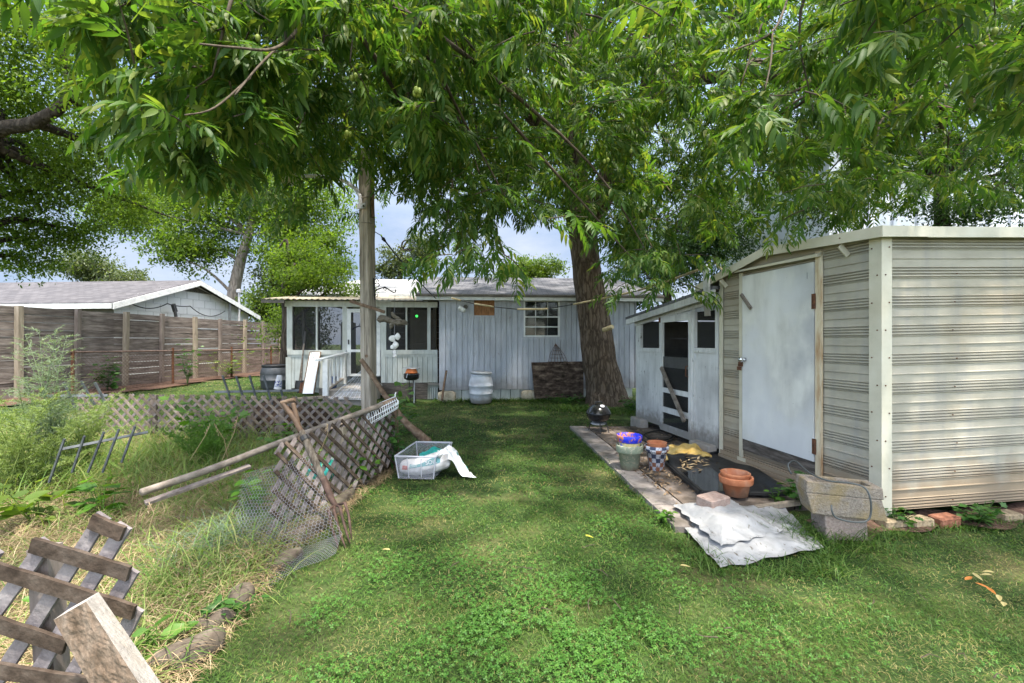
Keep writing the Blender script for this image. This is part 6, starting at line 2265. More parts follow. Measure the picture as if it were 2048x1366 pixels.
# driftwood
orn = thing('driftwood_ornament', 'grey driftwood ornament hanging from the iron scroll bracket', 'ornament', P(790, 640, Yb))
mb = MB()
limb(mb, [(P(757, 643, Yb), .035), (P(764, 637, Yb), .055), (P(778, 640, Yb), .04), (P(795, 646, Yb), .038), (P(808, 643, Yb), .025), (P(814, 646, Yb), .012)], 10, 3, .25, 5)
limb(mb, [(P(782, 642, Yb), .03), (P(783, 650, Yb), .035), (P(781, 657, Yb), .01)], 8, 5, .25, 4)
limb(mb, [(P(783, 624, Yb), .012), (P(787, 631, Yb), .03), (P(796, 636, Yb), .026), (P(804, 641, Yb), .012)], 8, 2, .25, 4)
mb.rock(P(800, 644, Yb), (.20, .09, .055), 5, Matrix.Rotation(.25, 3, 'Y'), 10, .35, 2)
part('driftwood', mb, M['drift'], orn, True)
part('hanging_wire', MB().tube([P(790, 588, Yb), P(789, 620, Yb), P(787, 630, Yb)], .003, 4), M['wire'], orn)
ch = thing('shell_chime', 'string of pale shells hanging under the driftwood', 'wind chime', P(790, 690, Yb - .05))
for i, (px, py, s_) in enumerate(((784, 677, .055), (795, 673, .052), (791, 690, .056), (786, 694, .04), (789, 704, .038), (790, 712, .03))):
    cc = P(px, py, Yb - .05 - .02 * (i % 2))
    mb = MB().rock(cc, (s_ * 1.7, s_ * 1.0, s_ * 1.7), 60 + i, None, 10, .22, 2)
    part('shell', mb, M['shell'], ch, True)
part('string', MB().tube([P(789, 648, Yb - .05), P(789, 670, Yb - .05), P(790, 714, Yb - .05)], .003, 4), M['wire'], ch)
mb = MB()
a, b = P(763, 473, 6.9), P(872, 597, 11.0)
mb.tube(sag(a, b, .05), .012, 6)
mb.tube([P(762, 471, 6.9), P(747, 462, 6.84)], .006, 5)
mb.tube([P(766, 477, 7.0), P(770, 482, 7.05)], [.028, .02], 8)
o = part('power_wire', mb, M['cable'], loc=a)
tag(o, 'black wire sloping from the timber pole down to the house eave', 'wire')

# bamboo-sleeved line from the house to the tree and the shed
line = [P(903, 596, 10.9), P(945, 607, 10.6), P(990, 614, 10.3), P(1035, 618.5, 10.15), P(1090, 618.5, 10.05), P(1150, 608, 10.0), P(1210, 596, 9.6), P(1270, 583, 8.8), P(1350, 557, 7.3), P(1428, 528, 5.85)]
cab = thing('sagging_cable', 'sagging cable with bamboo sleeves slung from the house to the shed', 'cable', line[0])
part('cord', MB().tube(line, .010, 6), M['cable'], cab)
for i, (a, b) in enumerate(((0, .45), (1.1, 1.95), (3.0, 4.1), (4.95, 6.9), (7.1, 8.85))):
    def at(t):
        k = min(len(line) - 2, int(t)); return line[k].lerp(line[k + 1], t - k)
    pts = [at(a + (b - a) * j / 6) for j in range(7)]
    part('bamboo_sleeve', MB().tube(pts, .02, 8), M['rope'], cab, True)
mb = MB().tube([P(1432, 528, 5.55), P(1448, 543, 5.5), P(1462, 546, 5.4)], .012, 6)
part('loose_end', mb, M['rope'], cab)
mb = MB().tube([P(1207, 660, 10.15), P(1225, 653.5, 9.95)], .05, 12)
o = part('pipe_stub', mb, M['rope'], loc=P(1215, 657, 10.1))
tag(o, 'short yellow pipe stub sticking out of the pecan trunk', 'pipe')

# ================================================================== LATTICE PANELS
def lattice(name, label, BL, BR, TR, TL, pitch, sw, th, ma, mb_mat, clip=None, cat='lattice', jitter=0.0, seed=0, group='lattice panels round the weedy bed'):
    BL, BR, TR, TL = [Vector(p) for p in (BL, BR, TR, TL)]
    o = thing(name, label, cat, BL.lerp(BR, .5), group)
    Wd = ((BR - BL).length + (TR - TL).length) / 2
    Hd = ((TL - BL).length + (TR - BR).length) / 2
    nn = (BR - BL).cross(TL - BL).normalized()
    if nn.dot(Vector((0, 0, H)) - BL.lerp(TR, .5)) < 0: nn = -nn
    bil = lambda u, v: (BL * (1 - u) + BR * u) * (1 - v) + (TL * (1 - u) + TR * u) * v
    rr = random.Random(seed)
    for fam, mat_, off in ((0, ma, th * .52), (1, mb_mat, -th * .52)):
        mm = MB()
        c = -Hd if fam == 0 else 0
        c += pitch * .35
        while c < (Wd if fam == 0 else Wd + Hd):
            # fam 0: rises to the left (u = c + (Hd - v))... fam 1: rises to the right
            pts = []
            if fam == 0:      # u + v = k
                k = c + Hd
                v0, v1 = max(0, k - Wd), min(Hd, k)
                p0, p1 = (k - v0, v0), (k - v1, v1)
            else:             # u - v = k
                k = c - Hd
                v0, v1 = max(0, -k), min(Hd, Wd - k)
                p0, p1 = (k + v0, v0), (k + v1, v1)
            if v1 - v0 > pitch * .12 and not (clip and clip(p0, p1)):
                a, b = bil(p0[0] / Wd, p0[1] / Hd), bil(p1[0] / Wd, p1[1] / Hd)
                j = Vector((rr.uniform(-1, 1), rr.uniform(-1, 1), rr.uniform(-1, 1))) * jitter
                wv, ns_ = rr.uniform(-1, 1) * jitter * .8, 7
                ext = sw * .3 / max(v1 - v0, .05)
                pl = []
                for q_ in range(ns_):
                    t_ = -ext + (1 + 2 * ext) * q_ / (ns_ - 1)
                    pu, pv = p0[0] + (p1[0] - p0[0]) * t_, p0[1] + (p1[1] - p0[1]) * t_
                    pl.append(bil(pu / Wd, pv / Hd) + nn * (off + wv * math.sin(PI * t_)) + j * (1 - .7 * t_) * .5)
                mm.strip(pl, sw, th, nn)
            c += pitch
        part('slats', mm, mat_, o)
    return o, bil, nn

L2, bil2, n2 = lattice('lattice_panel', 'brown lattice panel leaning over the stone edge in the middle of the yard',
                       (P(540, 1085, 3.22).x, 3.22, .03), (-1.31, 5.12, .12), (-1.36, 5.2, .77), P(556, 893, 3.72), .150, .038, .010, M['lattice_a'], M['lattice_d'], jitter=.006, seed=5)
mb = MB().beam((-1.62, 4.35, -.05), (-1.66, 4.4, .62), .085, .085, (1, 0, 0))
part('post', mb, M['post'], L2)
mb = MB().beam((-1.36, 5.28, -.05), (-1.38, 5.28, .75), .09, .09, (1, 0, 0))
part('post', mb, M['stick'], L2)
L3, bil3, n3 = lattice('lattice_panel', 'long faded lattice panel standing crosswise at the back of the weedy bed',
                       (-6.3, 6.62, .03), (-2.30, 6.5, .02), (-2.30, 6.5, .64), (-6.3, 6.62, .68), .150, .036, .009, M['lattice_c'], M['lattice_d'], jitter=.005, seed=6)
for px, py in ((304, 800), (560, 845), (500, 850)):
    x = (px - CX) / F * 6.68
    part('post', MB().beam((x, 6.7, -.05), (x, 6.72, .66 if px < 400 else .45), .09, .05, (0, 1, 0)), M['oldpost'], L3)
# broken panel in the near corner, slat by slat
YN = 1.32
L1 = thing('lattice_panel', 'broken dark lattice corner standing nearest the camera with its slats sawn at an angle', 'lattice', (-1.35, YN, 0), 'lattice panels round the weedy bed')
def near(px, py, d=0.0):
    p = P(px, py, YN)
    return p + Vector((0, -d, 0))
def slat_mb(pa, pb, w, d):
    m_ = MB()
    N = 10
    a, b = near(*pa, d), near(*pb, d)
    ax = (b - a).normalized()
    up = Vector((0, -1, 0)).cross(ax).normalized()
    rr = random.Random(int(pa[0] * 7 + pb[1]))
    sec = []
    for i in range(N + 1):
        c = a.lerp(b, i / N)
        u, l = w / 2 * (1 + rr.uniform(-.06, .06)), w / 2 * (1 + rr.uniform(-.06, .06))
        sec.append((c + up * u, c - up * l))
    t = Vector((0, .011, 0))
    for u0, l0 in sec:
        m_.v += [tuple(l0), tuple(u0), tuple(u0 + t), tuple(l0 + t)]
    for i in range(N):
        for k in range(4):
            a_, b_ = i * 4 + k, i * 4 + (k + 1) % 4
            m_.f.append((a_, a_ + 4, b_ + 4, b_))
    m_.f += [(0, 1, 2, 3), (N * 4 + 3, N * 4 + 2, N * 4 + 1, N * 4)]
    return m_
mmA, mmB = MB(), MB()
for pa, pb in (((186, 1040), (250, 1066)), ((68, 1087), (262, 1145)), ((-120, 1100), (272, 1222)), ((-120, 1205), (135, 1290), ), ((-120, 1318), (220, 1372)), ((-120, 1440), (330, 1520))):
    q = slat_mb(pa, pb, .043, .012)
    off = len(mmA.v); mmA.v += q.v; mmA.f += [tuple(i + off for i in f) for f in q.f]
for pa, pb in (((92, 1084), (-60, 1290)), ((205, 1032), (-20, 1380)), ((247, 1052), (52, 1380)), ((262, 1140), (120, 1390)), ((272, 1218), (200, 1350)), ((-10, 1100), (-140, 1290))):
    q = slat_mb(pa, pb, .040, .0)
    off = len(mmB.v); mmB.v += q.v; mmB.f += [tuple(i + off for i in f) for f in q.f]
part('slats', mmA, M['lattice_a'], L1)
part('slats', mmB, M['lattice_b'], L1)
mb = MB().beam((P(125, 1366, YN + .05).x, YN + .05, -.02), P(90, 1092, YN + .05), .06, .05, (0, 1, 0))
part('post', mb, M['oldpost'], L1)
part('screw', MB().tube([near(97, 1180, .003), near(97, 1180, .006)], .005, 8), M['rope'], L1)

# long poles resting on the leaning lattice
def rod(name, label, cat, pts, r, m, group=None, n=8, knob=0.0, seed=0):
    mb = MB()
    rs = r if isinstance(r, list) else [r] * len(pts)
    limb(mb, list(zip([Vector(p) for p in pts], rs)), n, seed, knob, 5)
    o = part(name, mb, m, None, True, loc=pts[0])
    return tag(o, label, cat, group)
rod('long_pole', 'long round grey pole lying along the top of the leaning lattice', 'pole', [P(282, 985, 3.1), P(430, 935, 3.55), P(560, 885, 3.95), P(780, 804, 4.98)], [.026, .027, .027, .028], M['greystick'], None, 10, .05, 4)
mb = MB().beam(P(290, 1006, 3.2), P(500, 932, 3.75), .045, .02, (0, -.5, 1))
o = part('thin_board', mb, M['oldpost'], loc=P(290, 1006, 3.2))
tag(o, 'thin grey board beneath the long round pole in the tall grass', 'board')
mb = MB().beam(P(590, 893, 4.05), P(728, 826, 4.9), .05, .025, (0, -.6, 1))
o = part('thin_board', mb, M['lattice_c'], loc=P(590, 893, 4.05))
tag(o, 'narrow brown board lying behind the top of the leaning lattice', 'board')
rod('split_rail', 'short split rail inside the white wire basket at the far end of the lattice', 'rail', [P(700, 838, 4.75), P(740, 820, 4.83), P(793, 799, 4.97)], [.03, .034, .032], M['stick'], None, 9, .12, 6)
# broken branch leaning against the pole
rod('dead_branch', 'long dead branch leaning across the timber pole', 'branch', [P(722, 719, 6.5), P(742, 748, 6.48), P(775, 798, 6.45), P(812, 845, 6.4), P(838, 868, 6.4), P(859, 886, 6.4)], [.032, .034, .036, .046, .062, .055], M['stick'], None, 12, .14, 8)

# white wire basket over the pole end
mb = MB()
A_, B_ = P(732, 836, 4.86), P(792, 805, 4.98)
axd = (B_ - A_).normalized()
up_ = Vector((0, -.25, 1)).normalized()
sd2 = axd.cross(up_).normalized()
for i in range(15):
    c = A_.lerp(B_, i / 14)
    ring = [c + (up_ * math.cos(t) * .085 + sd2 * math.sin(t) * .12) * (1 - .25 * (i / 14)) for t in np.linspace(-PI, PI, 19)]
    mb.tube(ring, .0032, 4, False)
for t in np.linspace(-PI, PI, 11)[:-1]:
    mb.tube([A_ + up_ * math.cos(t) * .085 + sd2 * math.sin(t) * .12, B_ + (up_ * math.cos(t) * .085 + sd2 * math.sin(t) * .12) * .75], .0036, 4)
wb = part('wire_basket', mb, M['whitewire'], loc=A_)
tag(wb, 'crushed white wire basket slipped over the far end of the pole', 'basket')
mb = MB().rock(B_, (.07, .06, .07), 4, None, 8, .2, 2).tube([B_, B_ + Vector((-.01, 0, .09)), B_ + Vector((-.0, 0, .11))], .006, 5)
o = part('plastic_knot', mb, M['whitebag'], loc=B_, smooth=True)
tag(o, 'knotted white plastic tied at the tip of the wire basket', 'plastic tie')

# ================================================================== CHICKEN WIRE
def hexwire(fn, w, h, cell, r):
    mb = MB()
    hy = cell
    hx = cell * .95
    def add(a, b):
        p, q = Vector(fn(*a)), Vector(fn(*b))
        d = (q - p)
        if d.length < 1e-6: return
        s_ = d.cross(Vector((.3, -1, .5))).normalized() * r
        t_ = d.cross(s_).normalized() * r
        mb.add([p + s_, p - s_ * .5 + t_, p - s_ * .5 - t_, q + s_, q - s_ * .5 + t_, q - s_ * .5 - t_], [(0, 1, 4, 3), (1, 2, 5, 4), (2, 0, 3, 5)])
    ny = int(h / (hy * .75)); nx = int(w / hx)
    for j in range(ny):
        for i in range(nx):
            x0 = (i + (.5 if j % 2 else 0)) * hx
            y0 = j * hy * .75
            p = [(x0, y0 + hy * .25), (x0 + hx / 2, y0), (x0 + hx, y0 + hy * .25), (x0 + hx, y0 + hy * .75)]
            p = [(min(a / w, 1), min(b / h, 1)) for a, b in p]
            add(p[0], p[1]); add(p[1], p[2]); add(p[2], p[3])
    return mb
def cw(u, v):
    """u across, v from the top of the lattice down and out over the grass"""
    if v < .62:
        k = v / .62
        top = P(486 + 150 * u, 948 - 42 * u, 3.55 + .25 * u)
        low = P(478 + 205 * u, 1118 - 45 * u, 3.05 + .10 * u)
        p = top.lerp(low, k)
        p.y -= .09 * math.sin(PI * k)
        low_z = .05
    else:
        k = (v - .62) / .38
        low = P(478 + 205 * u, 1118 - 45 * u, 3.05 + .10 * u)
        e = G(505 + 168 * u, 1192 - 88 * u, .015)
        p = low.lerp(e, k)
    p.z = max(p.z, .012) + .016 * math.sin(9 * u + 3 * v) * math.sin(7 * v)
    p.y += .02 * math.sin(5 * u + 6 * v)
    return p
o = part('chicken_wire', hexwire(cw, .72, 1.05, .029, .0012), M['wire'], loc=G(590, 1140))
tag(o, 'sheet of chicken wire draped from the leaning lattice onto the grass', 'wire mesh')

# ================================================================== DIGGING FORK
tipY = 3.2
head = P(672, 1006, 3.42)
topf = P(570, 812, 3.62)
fork = thing('digging_fork', 'old digging fork with a split wooden handle and rusty tines leaning on the lattice', 'garden fork', P(680, 1095, tipY))
k1, k2, k3 = P(602, 864, 3.58), P(612, 882, 3.56), P(648, 963, 3.49)
mb = MB(); limb(mb, [(k1 + Vector((0, 0, .01)), .020), (k2, .026), (P(628, 918, 3.53), .029), (k3, .022), (P(655, 975, 3.475), .018)], 10, 3, .10, 6)
hd = part('handle', mb, M['forkwood'], fork, True)
mb = MB(); limb(mb, [(P(607, 872, 3.572), .031), (P(611, 880, 3.562), .031)], 10, 1, .05, 3)
part('tape_band', mb, M['blackmetal'], hd)
mb = MB(); limb(mb, [(k1, .022), (P(589, 838, 3.6), .022), (P(574, 818, 3.61), .020), (P(566, 806, 3.62), .017)], 9, 2, .04, 5)
limb(mb, [(P(596, 850, 3.6), .020), (P(592, 830, 3.61), .019), (P(586, 806, 3.62), .016)], 9, 5, .04, 5)
part('grip', mb, M['forkgrip'], fork, True)
part('cross_bar', MB().tube([P(562, 806, 3.62), P(574, 803, 3.62), P(590, 799, 3.62)], .016, 8), M['stick'], fork)
mb = MB(); limb(mb, [(P(646, 955, 3.495), .026), (P(657, 983, 3.46), .026), (P(664, 1000, 3.435), .023), (P(672, 1012, 3.42), .017)], 10, 2, .02, 5)
part('socket', mb, M['forkiron'], fork, True)
tines = [[(668, 1012), (657, 1020), (662, 1050), (672, 1080), (679, 1104)], [(670, 1013), (668, 1020), (676, 1050), (684, 1078), (692, 1097)],
         [(674, 1011), (680, 1014), (686, 1040), (694, 1068), (700, 1086)], [(676, 1009), (690, 1006), (697, 1028), (700, 1050), (703, 1078)]]
for t_ in tines:
    pts = [P(x, y, 3.40 - .05 * i) for i, (x, y) in enumerate(t_)]
    mb = MB().tube(pts, [.010, .011, .010, .009, .004], 6)
    part('tine', mb, M['forkiron'], fork, True)

# ================================================================== STONES AT THE BED EDGE
def rocks(name, label, cat, px, py, size, rz, m, seed, amp=.12, sq=3.4, group='rough stones edging the weedy bed', sink=.25):
    g = G(px, py)
    c = Vector((g.x, g.y + size[1] * .3, g.z + size[2] * (.5 - sink)))
    o = part(name, MB().rock(c, size, seed, Matrix.Rotation(rz, 3, 'Z'), 12, amp, sq), m, smooth=True, loc=(c.x, c.y, g.z))
    return tag(o, label, cat, group)
es = [(352, 1345, (.11, .27, .12), -.75, 'long rounded edging stone closest to the camera, right of the cut slab'),
      (418, 1268, (.10, .18, .10), -.55, 'edging stone half buried in dry grass beyond the closest one'),
      (472, 1215, (.12, .14, .12), .2, 'small pale edging stone among the dark ivy'),
      (560, 1135, (.10, .24, .08), -.35, 'edging stone under the chicken wire'),
      (598, 1085, (.14, .42, .13), -.25, 'edging stone just left of the fork tines'),
      (634, 1052, (.13, .44, .12), -.22, 'tall edging stone behind the fork tines'),
      (668, 1018, (.13, .44, .12), -.16, 'edging stone under the lattice right behind the fork'),
      (704, 984, (.13, .48, .12), -.14, 'edging stone halfway along the leaning lattice'),
      (742, 955, (.13, .5, .13), -.14, 'edging stone near the far end of the lattice, streaked pale'),
      (772, 930, (.16, .46, .20), -.10, 'last edging stone beside the clear plastic tub')]
for i, (px, py, sz_, rz, lab) in enumerate(es):
    rocks('edging_stone', lab, 'stone', px, py, sz_, rz, M['stone'], 80 + i)
# cut slab leaning across the near corner
def sl(px, py, Y): return P(px, py, Y)
b1, b2 = Vector((sl(205, 1366, 1.02).x, 1.02, 0)), None
a0, a1, a2 = sl(107, 1240, 1.16), sl(172, 1203, 1.07), sl(197, 1184, 1.17)
dirv = (sl(265, 1366, .915) - sl(176, 1226, 1.045)).normalized()
a3 = a0 + (a2 - a1)
LN = .72
def face_grid(mb, p0, p1, p2, p3, nu, nv, amp, nrm, seed):
    r = np.random.default_rng(seed)
    h = r.normal(size=(nv + 1, nu + 1))
    h[0, :] = h[-1, :] = 0; h[:, 0] = h[:, -1] = 0
    k = h.copy()
    k[1:-1, 1:-1] = (h[1:-1, 1:-1] * 2 + h[:-2, 1:-1] + h[2:, 1:-1] + h[1:-1, :-2] + h[1:-1, 2:]) / 4
    def fn(u, v):
        j, i = int(round(v * nv)), int(round(u * nu))
        return (p0 * (1 - u) + p1 * u) * (1 - v) + (p3 * (1 - u) + p2 * u) * v + nrm * (k[j, i] * amp)
    mb.grid(fn, nu, nv)
e0_, e1_, e2_, e3_ = [p + dirv * LN for p in (a0, a1, a2, a3)]
slabt = thing('stone_slab', 'thick cut limestone slab leaning on the near lattice corner', 'stone slab', (e0_.x, e0_.y, max(0, e0_.z)))
mb = MB()
nn_ = (a1 - a0).cross(dirv).normalized()
face_grid(mb, a0, a1, e1_, e0_, 14, 60, .0011, nn_, 3)
part('split_face', mb, M['slabrough'], slabt, label='brown rough split face')
mb = MB()
nn_ = (a2 - a1).cross(dirv).normalized()
face_grid(mb, a1, a2, e2_, e1_, 6, 40, .0006, nn_, 4)
mb.add([a2, a3, e3_, e2_], [(0, 1, 2, 3)]).add([a3, a0, e0_, e3_], [(0, 1, 2, 3)]).add([a0, a3, a2, a1], [(0, 1, 2, 3)]).add([e0_, e1_, e2_, e3_], [(0, 1, 2, 3)])
part('sawn_faces', mb, M['slab'], slabt, label='pale grey sawn face')

# ================================================================== BARS OF BROKEN METAL RAILING
def bars(name, label, r0, r1, rods, m, w=.03, group='broken metal railing pieces in the bed'):
    o = thing(name, label, 'railing', r0, group)
    part('rail', MB().beam(r0, r1, w * 1.1, w * .7, (0, -1, .3)), m, o)
    for a, b in rods:
        part('bar', MB().beam(a, b, w * .8, w * .6, (0, -1, .2)), m, o)
    return o
Yq = 7.0
bars('metal_railing', 'grey metal railing section with five upright bars behind the long lattice', P(430, 784, Yq), P(598, 781, Yq + .1),
     [(P(445, 751, Yq - .1), P(466, 812, Yq + .02)), (P(472, 752, Yq - .1), P(492, 812, Yq + .02)), (P(499, 751, Yq - .1), P(516, 810, Yq + .02)), (P(527, 751, Yq - .1), P(545, 810, Yq + .02)), (P(555, 752, Yq - .1), P(569, 808, Yq + .02))], M['steel'], .032)
Yq = 5.9
bars('metal_railing', 'grey metal railing piece half lost in the feathery plants', P(85, 792, Yq), P(216, 791, Yq + .1),
     [(P(162, 762, Yq - .1), P(190, 812, Yq)), (P(190, 765, Yq - .1), P(217, 818, Yq)), (P(128, 765, Yq - .1), P(150, 815, Yq))], M['steel'], .030)
Yq = 4.15
bars('metal_railing', 'dark metal railing piece fallen among the broad leaf weeds', P(120, 899, Yq - .1), P(296, 864, Yq + .3),
     [(P(129, 878, Yq - .15), P(98, 965, Yq - .1)), (P(169, 872, Yq - .1), P(144, 945, Yq - .05)), (P(208, 864, Yq), P(176, 945, Yq + .05)), (P(238, 858, Yq + .1), P(205, 945, Yq + .1)), (P(270, 853, Yq + .2), P(243, 925, Yq + .2))], M['steel'], .021)
cup = thing('plastic_cup', 'clear plastic cup with blue print upside down on a railing bar', 'cup', P(556, 778, 6.9))
c = P(555.5, 778, 6.88)
mt = Matrix.Rotation(math.radians(8), 3, 'Y')
mb = MB().lathe([(.056, .0), (.060, .004), (.056, .008), (.038, .205), (.036, .208), (0, .208)], c, 24, mt)
part('body', mb, see_mat('clear_cup', (.62, .63, .68), .45, .25, .5), cup, True)
mb = MB()
rr = random.Random(4)
for i in range(26):
    a = rr.uniform(PI, 2 * PI)
    z = rr.uniform(.035, .13)
    r = .0565 - .0875 * z + .0015
    p = mt @ Vector((r * math.cos(a), r * math.sin(a), z)) + c
    tn = Vector((-math.sin(a), math.cos(a), 0))
    mb.beam(p - tn * .009, p + tn * .009 + Vector((0, 0, rr.uniform(-.012, .012))), .012, .002, Vector((math.cos(a), math.sin(a), 0)))
part('print', mb, M['inkblue'], cup)

# compost heap behind the long lattice
c = Vector((-3.6, 7.15, .05))
o = part('compost_heap', MB().rock(c, (1.5, .8, .85), 13, None, 16, .2, 2.2), M['compost'], smooth=True, loc=c)
tag(o, 'dark brown heap of soil behind the long lattice', 'soil heap')
# teal and white feed sacks inside the bed
for px, py, Y, sz_, mm, lab in ((650, 915, 4.75, (.34, .26, .20), 'teal', 'crumpled teal sack seen through the leaning lattice'), (690, 900, 5.0, (.36, .24, .2), 'soilbag', 'white sack beside the teal one behind the leaning lattice')):
    c = P(px, py, Y)
    c.z = .10
    o = part('soil_sack', MB().rock(c, sz_, 33 + px, None, 14, .25, 2.6), M[mm], smooth=True, loc=(c.x, c.y, 0))
    tag(o, lab, 'sack')

# ================================================================== TUB WITH A TORN SACK
tb0 = G(793, 962)
tub = thing('plastic_tub', 'clear plastic storage tub standing open on the lawn', 'tub', (-1.0, 5.0, 0))
ang = math.radians(-5)
ux, uy = Vector((math.cos(ang), math.sin(ang), 0)), Vector((-math.sin(ang) + .03, math.cos(ang), 0))
o_ = Vector((-1.22, 4.74, .015))
def tubp(a, b, z):      # a across 0..1, b back 0..1
    fl = .03 * z / .24
    return o_ + ux * (.03 - fl + a * (.37 + 2 * fl - .0)) + uy * (.03 - fl + b * (.62 + 2 * fl)) + Vector((0, 0, z))
mb = MB()
for (p, q) in (((0, 0), (1, 0)), ((1, 0), (1, 1)), ((1, 1), (0, 1)), ((0, 1), (0, 0))):
    mb.add([tubp(*p, 0), tubp(*q, 0), tubp(*q, .24), tubp(*p, .24)], [(0, 1, 2, 3)])
mb.add([tubp(0, 0, 0), tubp(1, 0, 0), tubp(1, 1, 0), tubp(0, 1, 0)], [(0, 1, 2, 3)])
part('shell', mb, M['tub'], tub)
mb = MB().tube([tubp(0, 0, .24), tubp(1, 0, .24), tubp(1, 1, .24), tubp(0, 1, .24), tubp(0, 0, .24)], .010, 6)
for a, b in ((0, 0), (1, 0), (1, 1), (0, 1)):
    mb.tube([tubp(a, b, 0.005), tubp(a, b, .24)], .007, 5)
for a in (.3, .65):
    mb.tube([tubp(a, -.003, .01), tubp(a, -.003, .22)], .005, 5)
part('rim', mb, see_mat('tub_rim', (.55, .55, .62), .25, .3, .5), tub)
def blob(fn, nu, nv): 
    return MB().grid(fn, nu, nv)
def sack(u, v):
    """a half-full sack slumped over the front right corner of the tub"""
    a = 2 * PI * u
    th = PI * v
    L_ = .27
    x = -math.cos(th) * L_
    r = (math.sin(th) ** .55)
    y, z = math.cos(a) * .125 * r, math.sin(a) * .092 * r
    if z < 0: z *= .95
    w = .007 * math.sin(9 * a + 7 * v) + .005 * math.sin(23 * v + 3 * a)
    p = Vector((x, y * (1 + w * 4), z * (1 + w * 4)))
    p.z += .09 * float(sstep(-.12, .28, x)) * (1 if z > 0 else .55) + (.012 * math.sin(16 * x + 5 * a) if z > 0 else 0)
    return Matrix.Rotation(.05, 3, 'Z') @ p + Vector((-.93, 4.885, .105))
scoop = thing('torn_soil_sack', 'torn white and teal soil sack slumped over the tub front', 'sack', (-.93, 4.885, 0))
part('body', MB().grid(sack, 40, 30, True), M['soilbag'], scoop, True)
def on_sack(x, k):      # a strip on the sack's visible side; k is the angle down from the top
    v = math.acos(max(-1, min(1, -x / .27))) / PI
    p = sack((PI / 2 + k) / (2 * PI), v)
    return p
def strip(x0, x1, k0, k1, nx=14, nk=5, lift=.004):
    cen = Vector((-.98, 4.70, .10))
    def fn(u, v):
        p = on_sack(x0 + (x1 - x0) * u, k0 + (k1 - k0) * v)
        return p + (Vector((0, -1, .5))).normalized() * lift
    return MB().grid(fn, nx, nk)
part('teal_band', strip(-.15, .17, 1.45, .85), M['tealpale'], scoop)
part('red_corner', strip(-.23, -.17, 1.6, 1.0, 6, 5), surf('red_print', [(.42, .09, .06), (.5, .14, .1), (.55, .3, .25)], 30, rough=.4, bump=0), scoop)
def txt(body, size, loc, rot, m, parent, name='lettering'):
    c = bpy.data.curves.new(name, 'FONT')
    c.body = body
    c.size = size
    c.extrude = .0006
    c.align_x = 'LEFT'
    c.materials.append(m)
    tmp = bpy.data.objects.new(name, c)
    COL.objects.link(tmp)
    bpy.context.view_layer.update()
    me = bpy.data.meshes.new_from_object(tmp.evaluated_get(bpy.context.evaluated_depsgraph_get()))
    bpy.data.objects.remove(tmp)
    o = bpy.data.objects.new(name, me)
    COL.objects.link(o)
    o.parent = parent
    o.location = Vector(loc) - root_loc(parent)
    o.rotation_euler = rot
    return o
def sack_text(body, size, x, k):
    p = on_sack(x, k); q = on_sack(x + .1, k); r = on_sack(x, k - .2)
    ex = (q - p).normalized(); ey = (r - p); ey = (ey - ex * ey.dot(ex)).normalized(); ez = ex.cross(ey)
    Rm = Matrix((ex, ey, ez)).transposed()
    return txt(body, size, p + ez * .014, Rm.to_euler(), M['whitebag'], scoop)
sack_text('SOIL', .058, .02, 1.36)
sack_text('GARDEN', .024, -.135, 1.08)
sack_text('LAWN', .024, -.135, 1.34)
def inner(u, v):
    x, y = -.2 + .36 * u, 4.92 + .36 * v
    z = .20 + .07 * math.sin(PI * u) * math.sin(PI * v) + .012 * math.sin(13 * u + 4 * v) + .01 * math.sin(17 * v - 5 * u)
    return Vector((-.84 + x * .95, y, z - .02))
o = part('teal_bag', MB().grid(inner, 24, 20), M['teal'], loc=(-.85, 5.1, .05), smooth=True)
tag(o, 'shiny teal bag lying inside the clear tub', 'bag')
def flap(u, v):
    # falls from the tub's right corner out onto the grass
    s_ = u
    cx = -.80 + .40 * s_
    cyv = 4.86 + .10 * math.sin(PI * s_) - .02 * s_
    cz = .235 + .04 * math.sin(PI * s_ * 1.2) - .23 * max(0, s_ - .25) / .75
    w = (.095 + .05 * math.sin(PI * s_) + .02 * math.sin(15 * s_)) * (1 - .45 * max(0, s_ - .8) / .2)
    k = (v - .5) * 2
    return Vector((cx + .03 * k * math.sin(5 * s_), cyv + w * k * .9, max(.02, cz + .045 * abs(k) * math.sin(4 * s_ + 1) - .05 * k * k + .022 * math.sin(14 * s_ + 5 * k) + .014 * math.sin(23 * s_ - 9 * k) + .012 * math.sin(31 * k + 8 * s_))))
fl_ = thing('plastic_bag', 'white plastic bag trailing from the tub onto the grass', 'bag', (-.55, 4.86, 0))
part('film', MB().grid(flap, 40, 18), M['whitebag'], fl_, True)
part('teal_print', MB().grid(lambda u, v: flap(.48 + .34 * u, .58 + .32 * v) + Vector((0, -.004, .008)), 12, 6), M['teal'], fl_, True)

# ================================================================== BY THE HOUSE
mb = MB()
c = G(962, 806)
pr = [(.20, 0), (.235, .02), (.262, .12), (.272, .22), (.280, .225), (.280, .245), (.274, .25), (.282, .40), (.290, .405), (.290, .425), (.282, .43), (.275, .52), (.25, .61), (.235, .64), (.245, .66), (.23, .68), (0, .68)]
brl = thing('plastic_barrel', 'pale blue-grey plastic barrel standing against the boarded wall', 'barrel', c)
part('body', MB().lathe(pr, c, 36), M['whiteplastic'], brl, True)
part('lid', MB().lathe([(.245, 0), (.262, .01), (.262, .045), (.22, .06), (0, .05)], c + Vector((.005, 0, .69)), 32, Matrix.Rotation(.06, 3, 'Y')), M['galv'], brl, True)
c = P(550, 780, 11.3); c.z = float(gz(c.x, c.y))
pr2 = [(.28, 0), (.31, .03), (.325, .20), (.335, .205), (.335, .225), (.325, .23), (.325, .36), (.33, .37), (.30, .50), (.28, .53)]
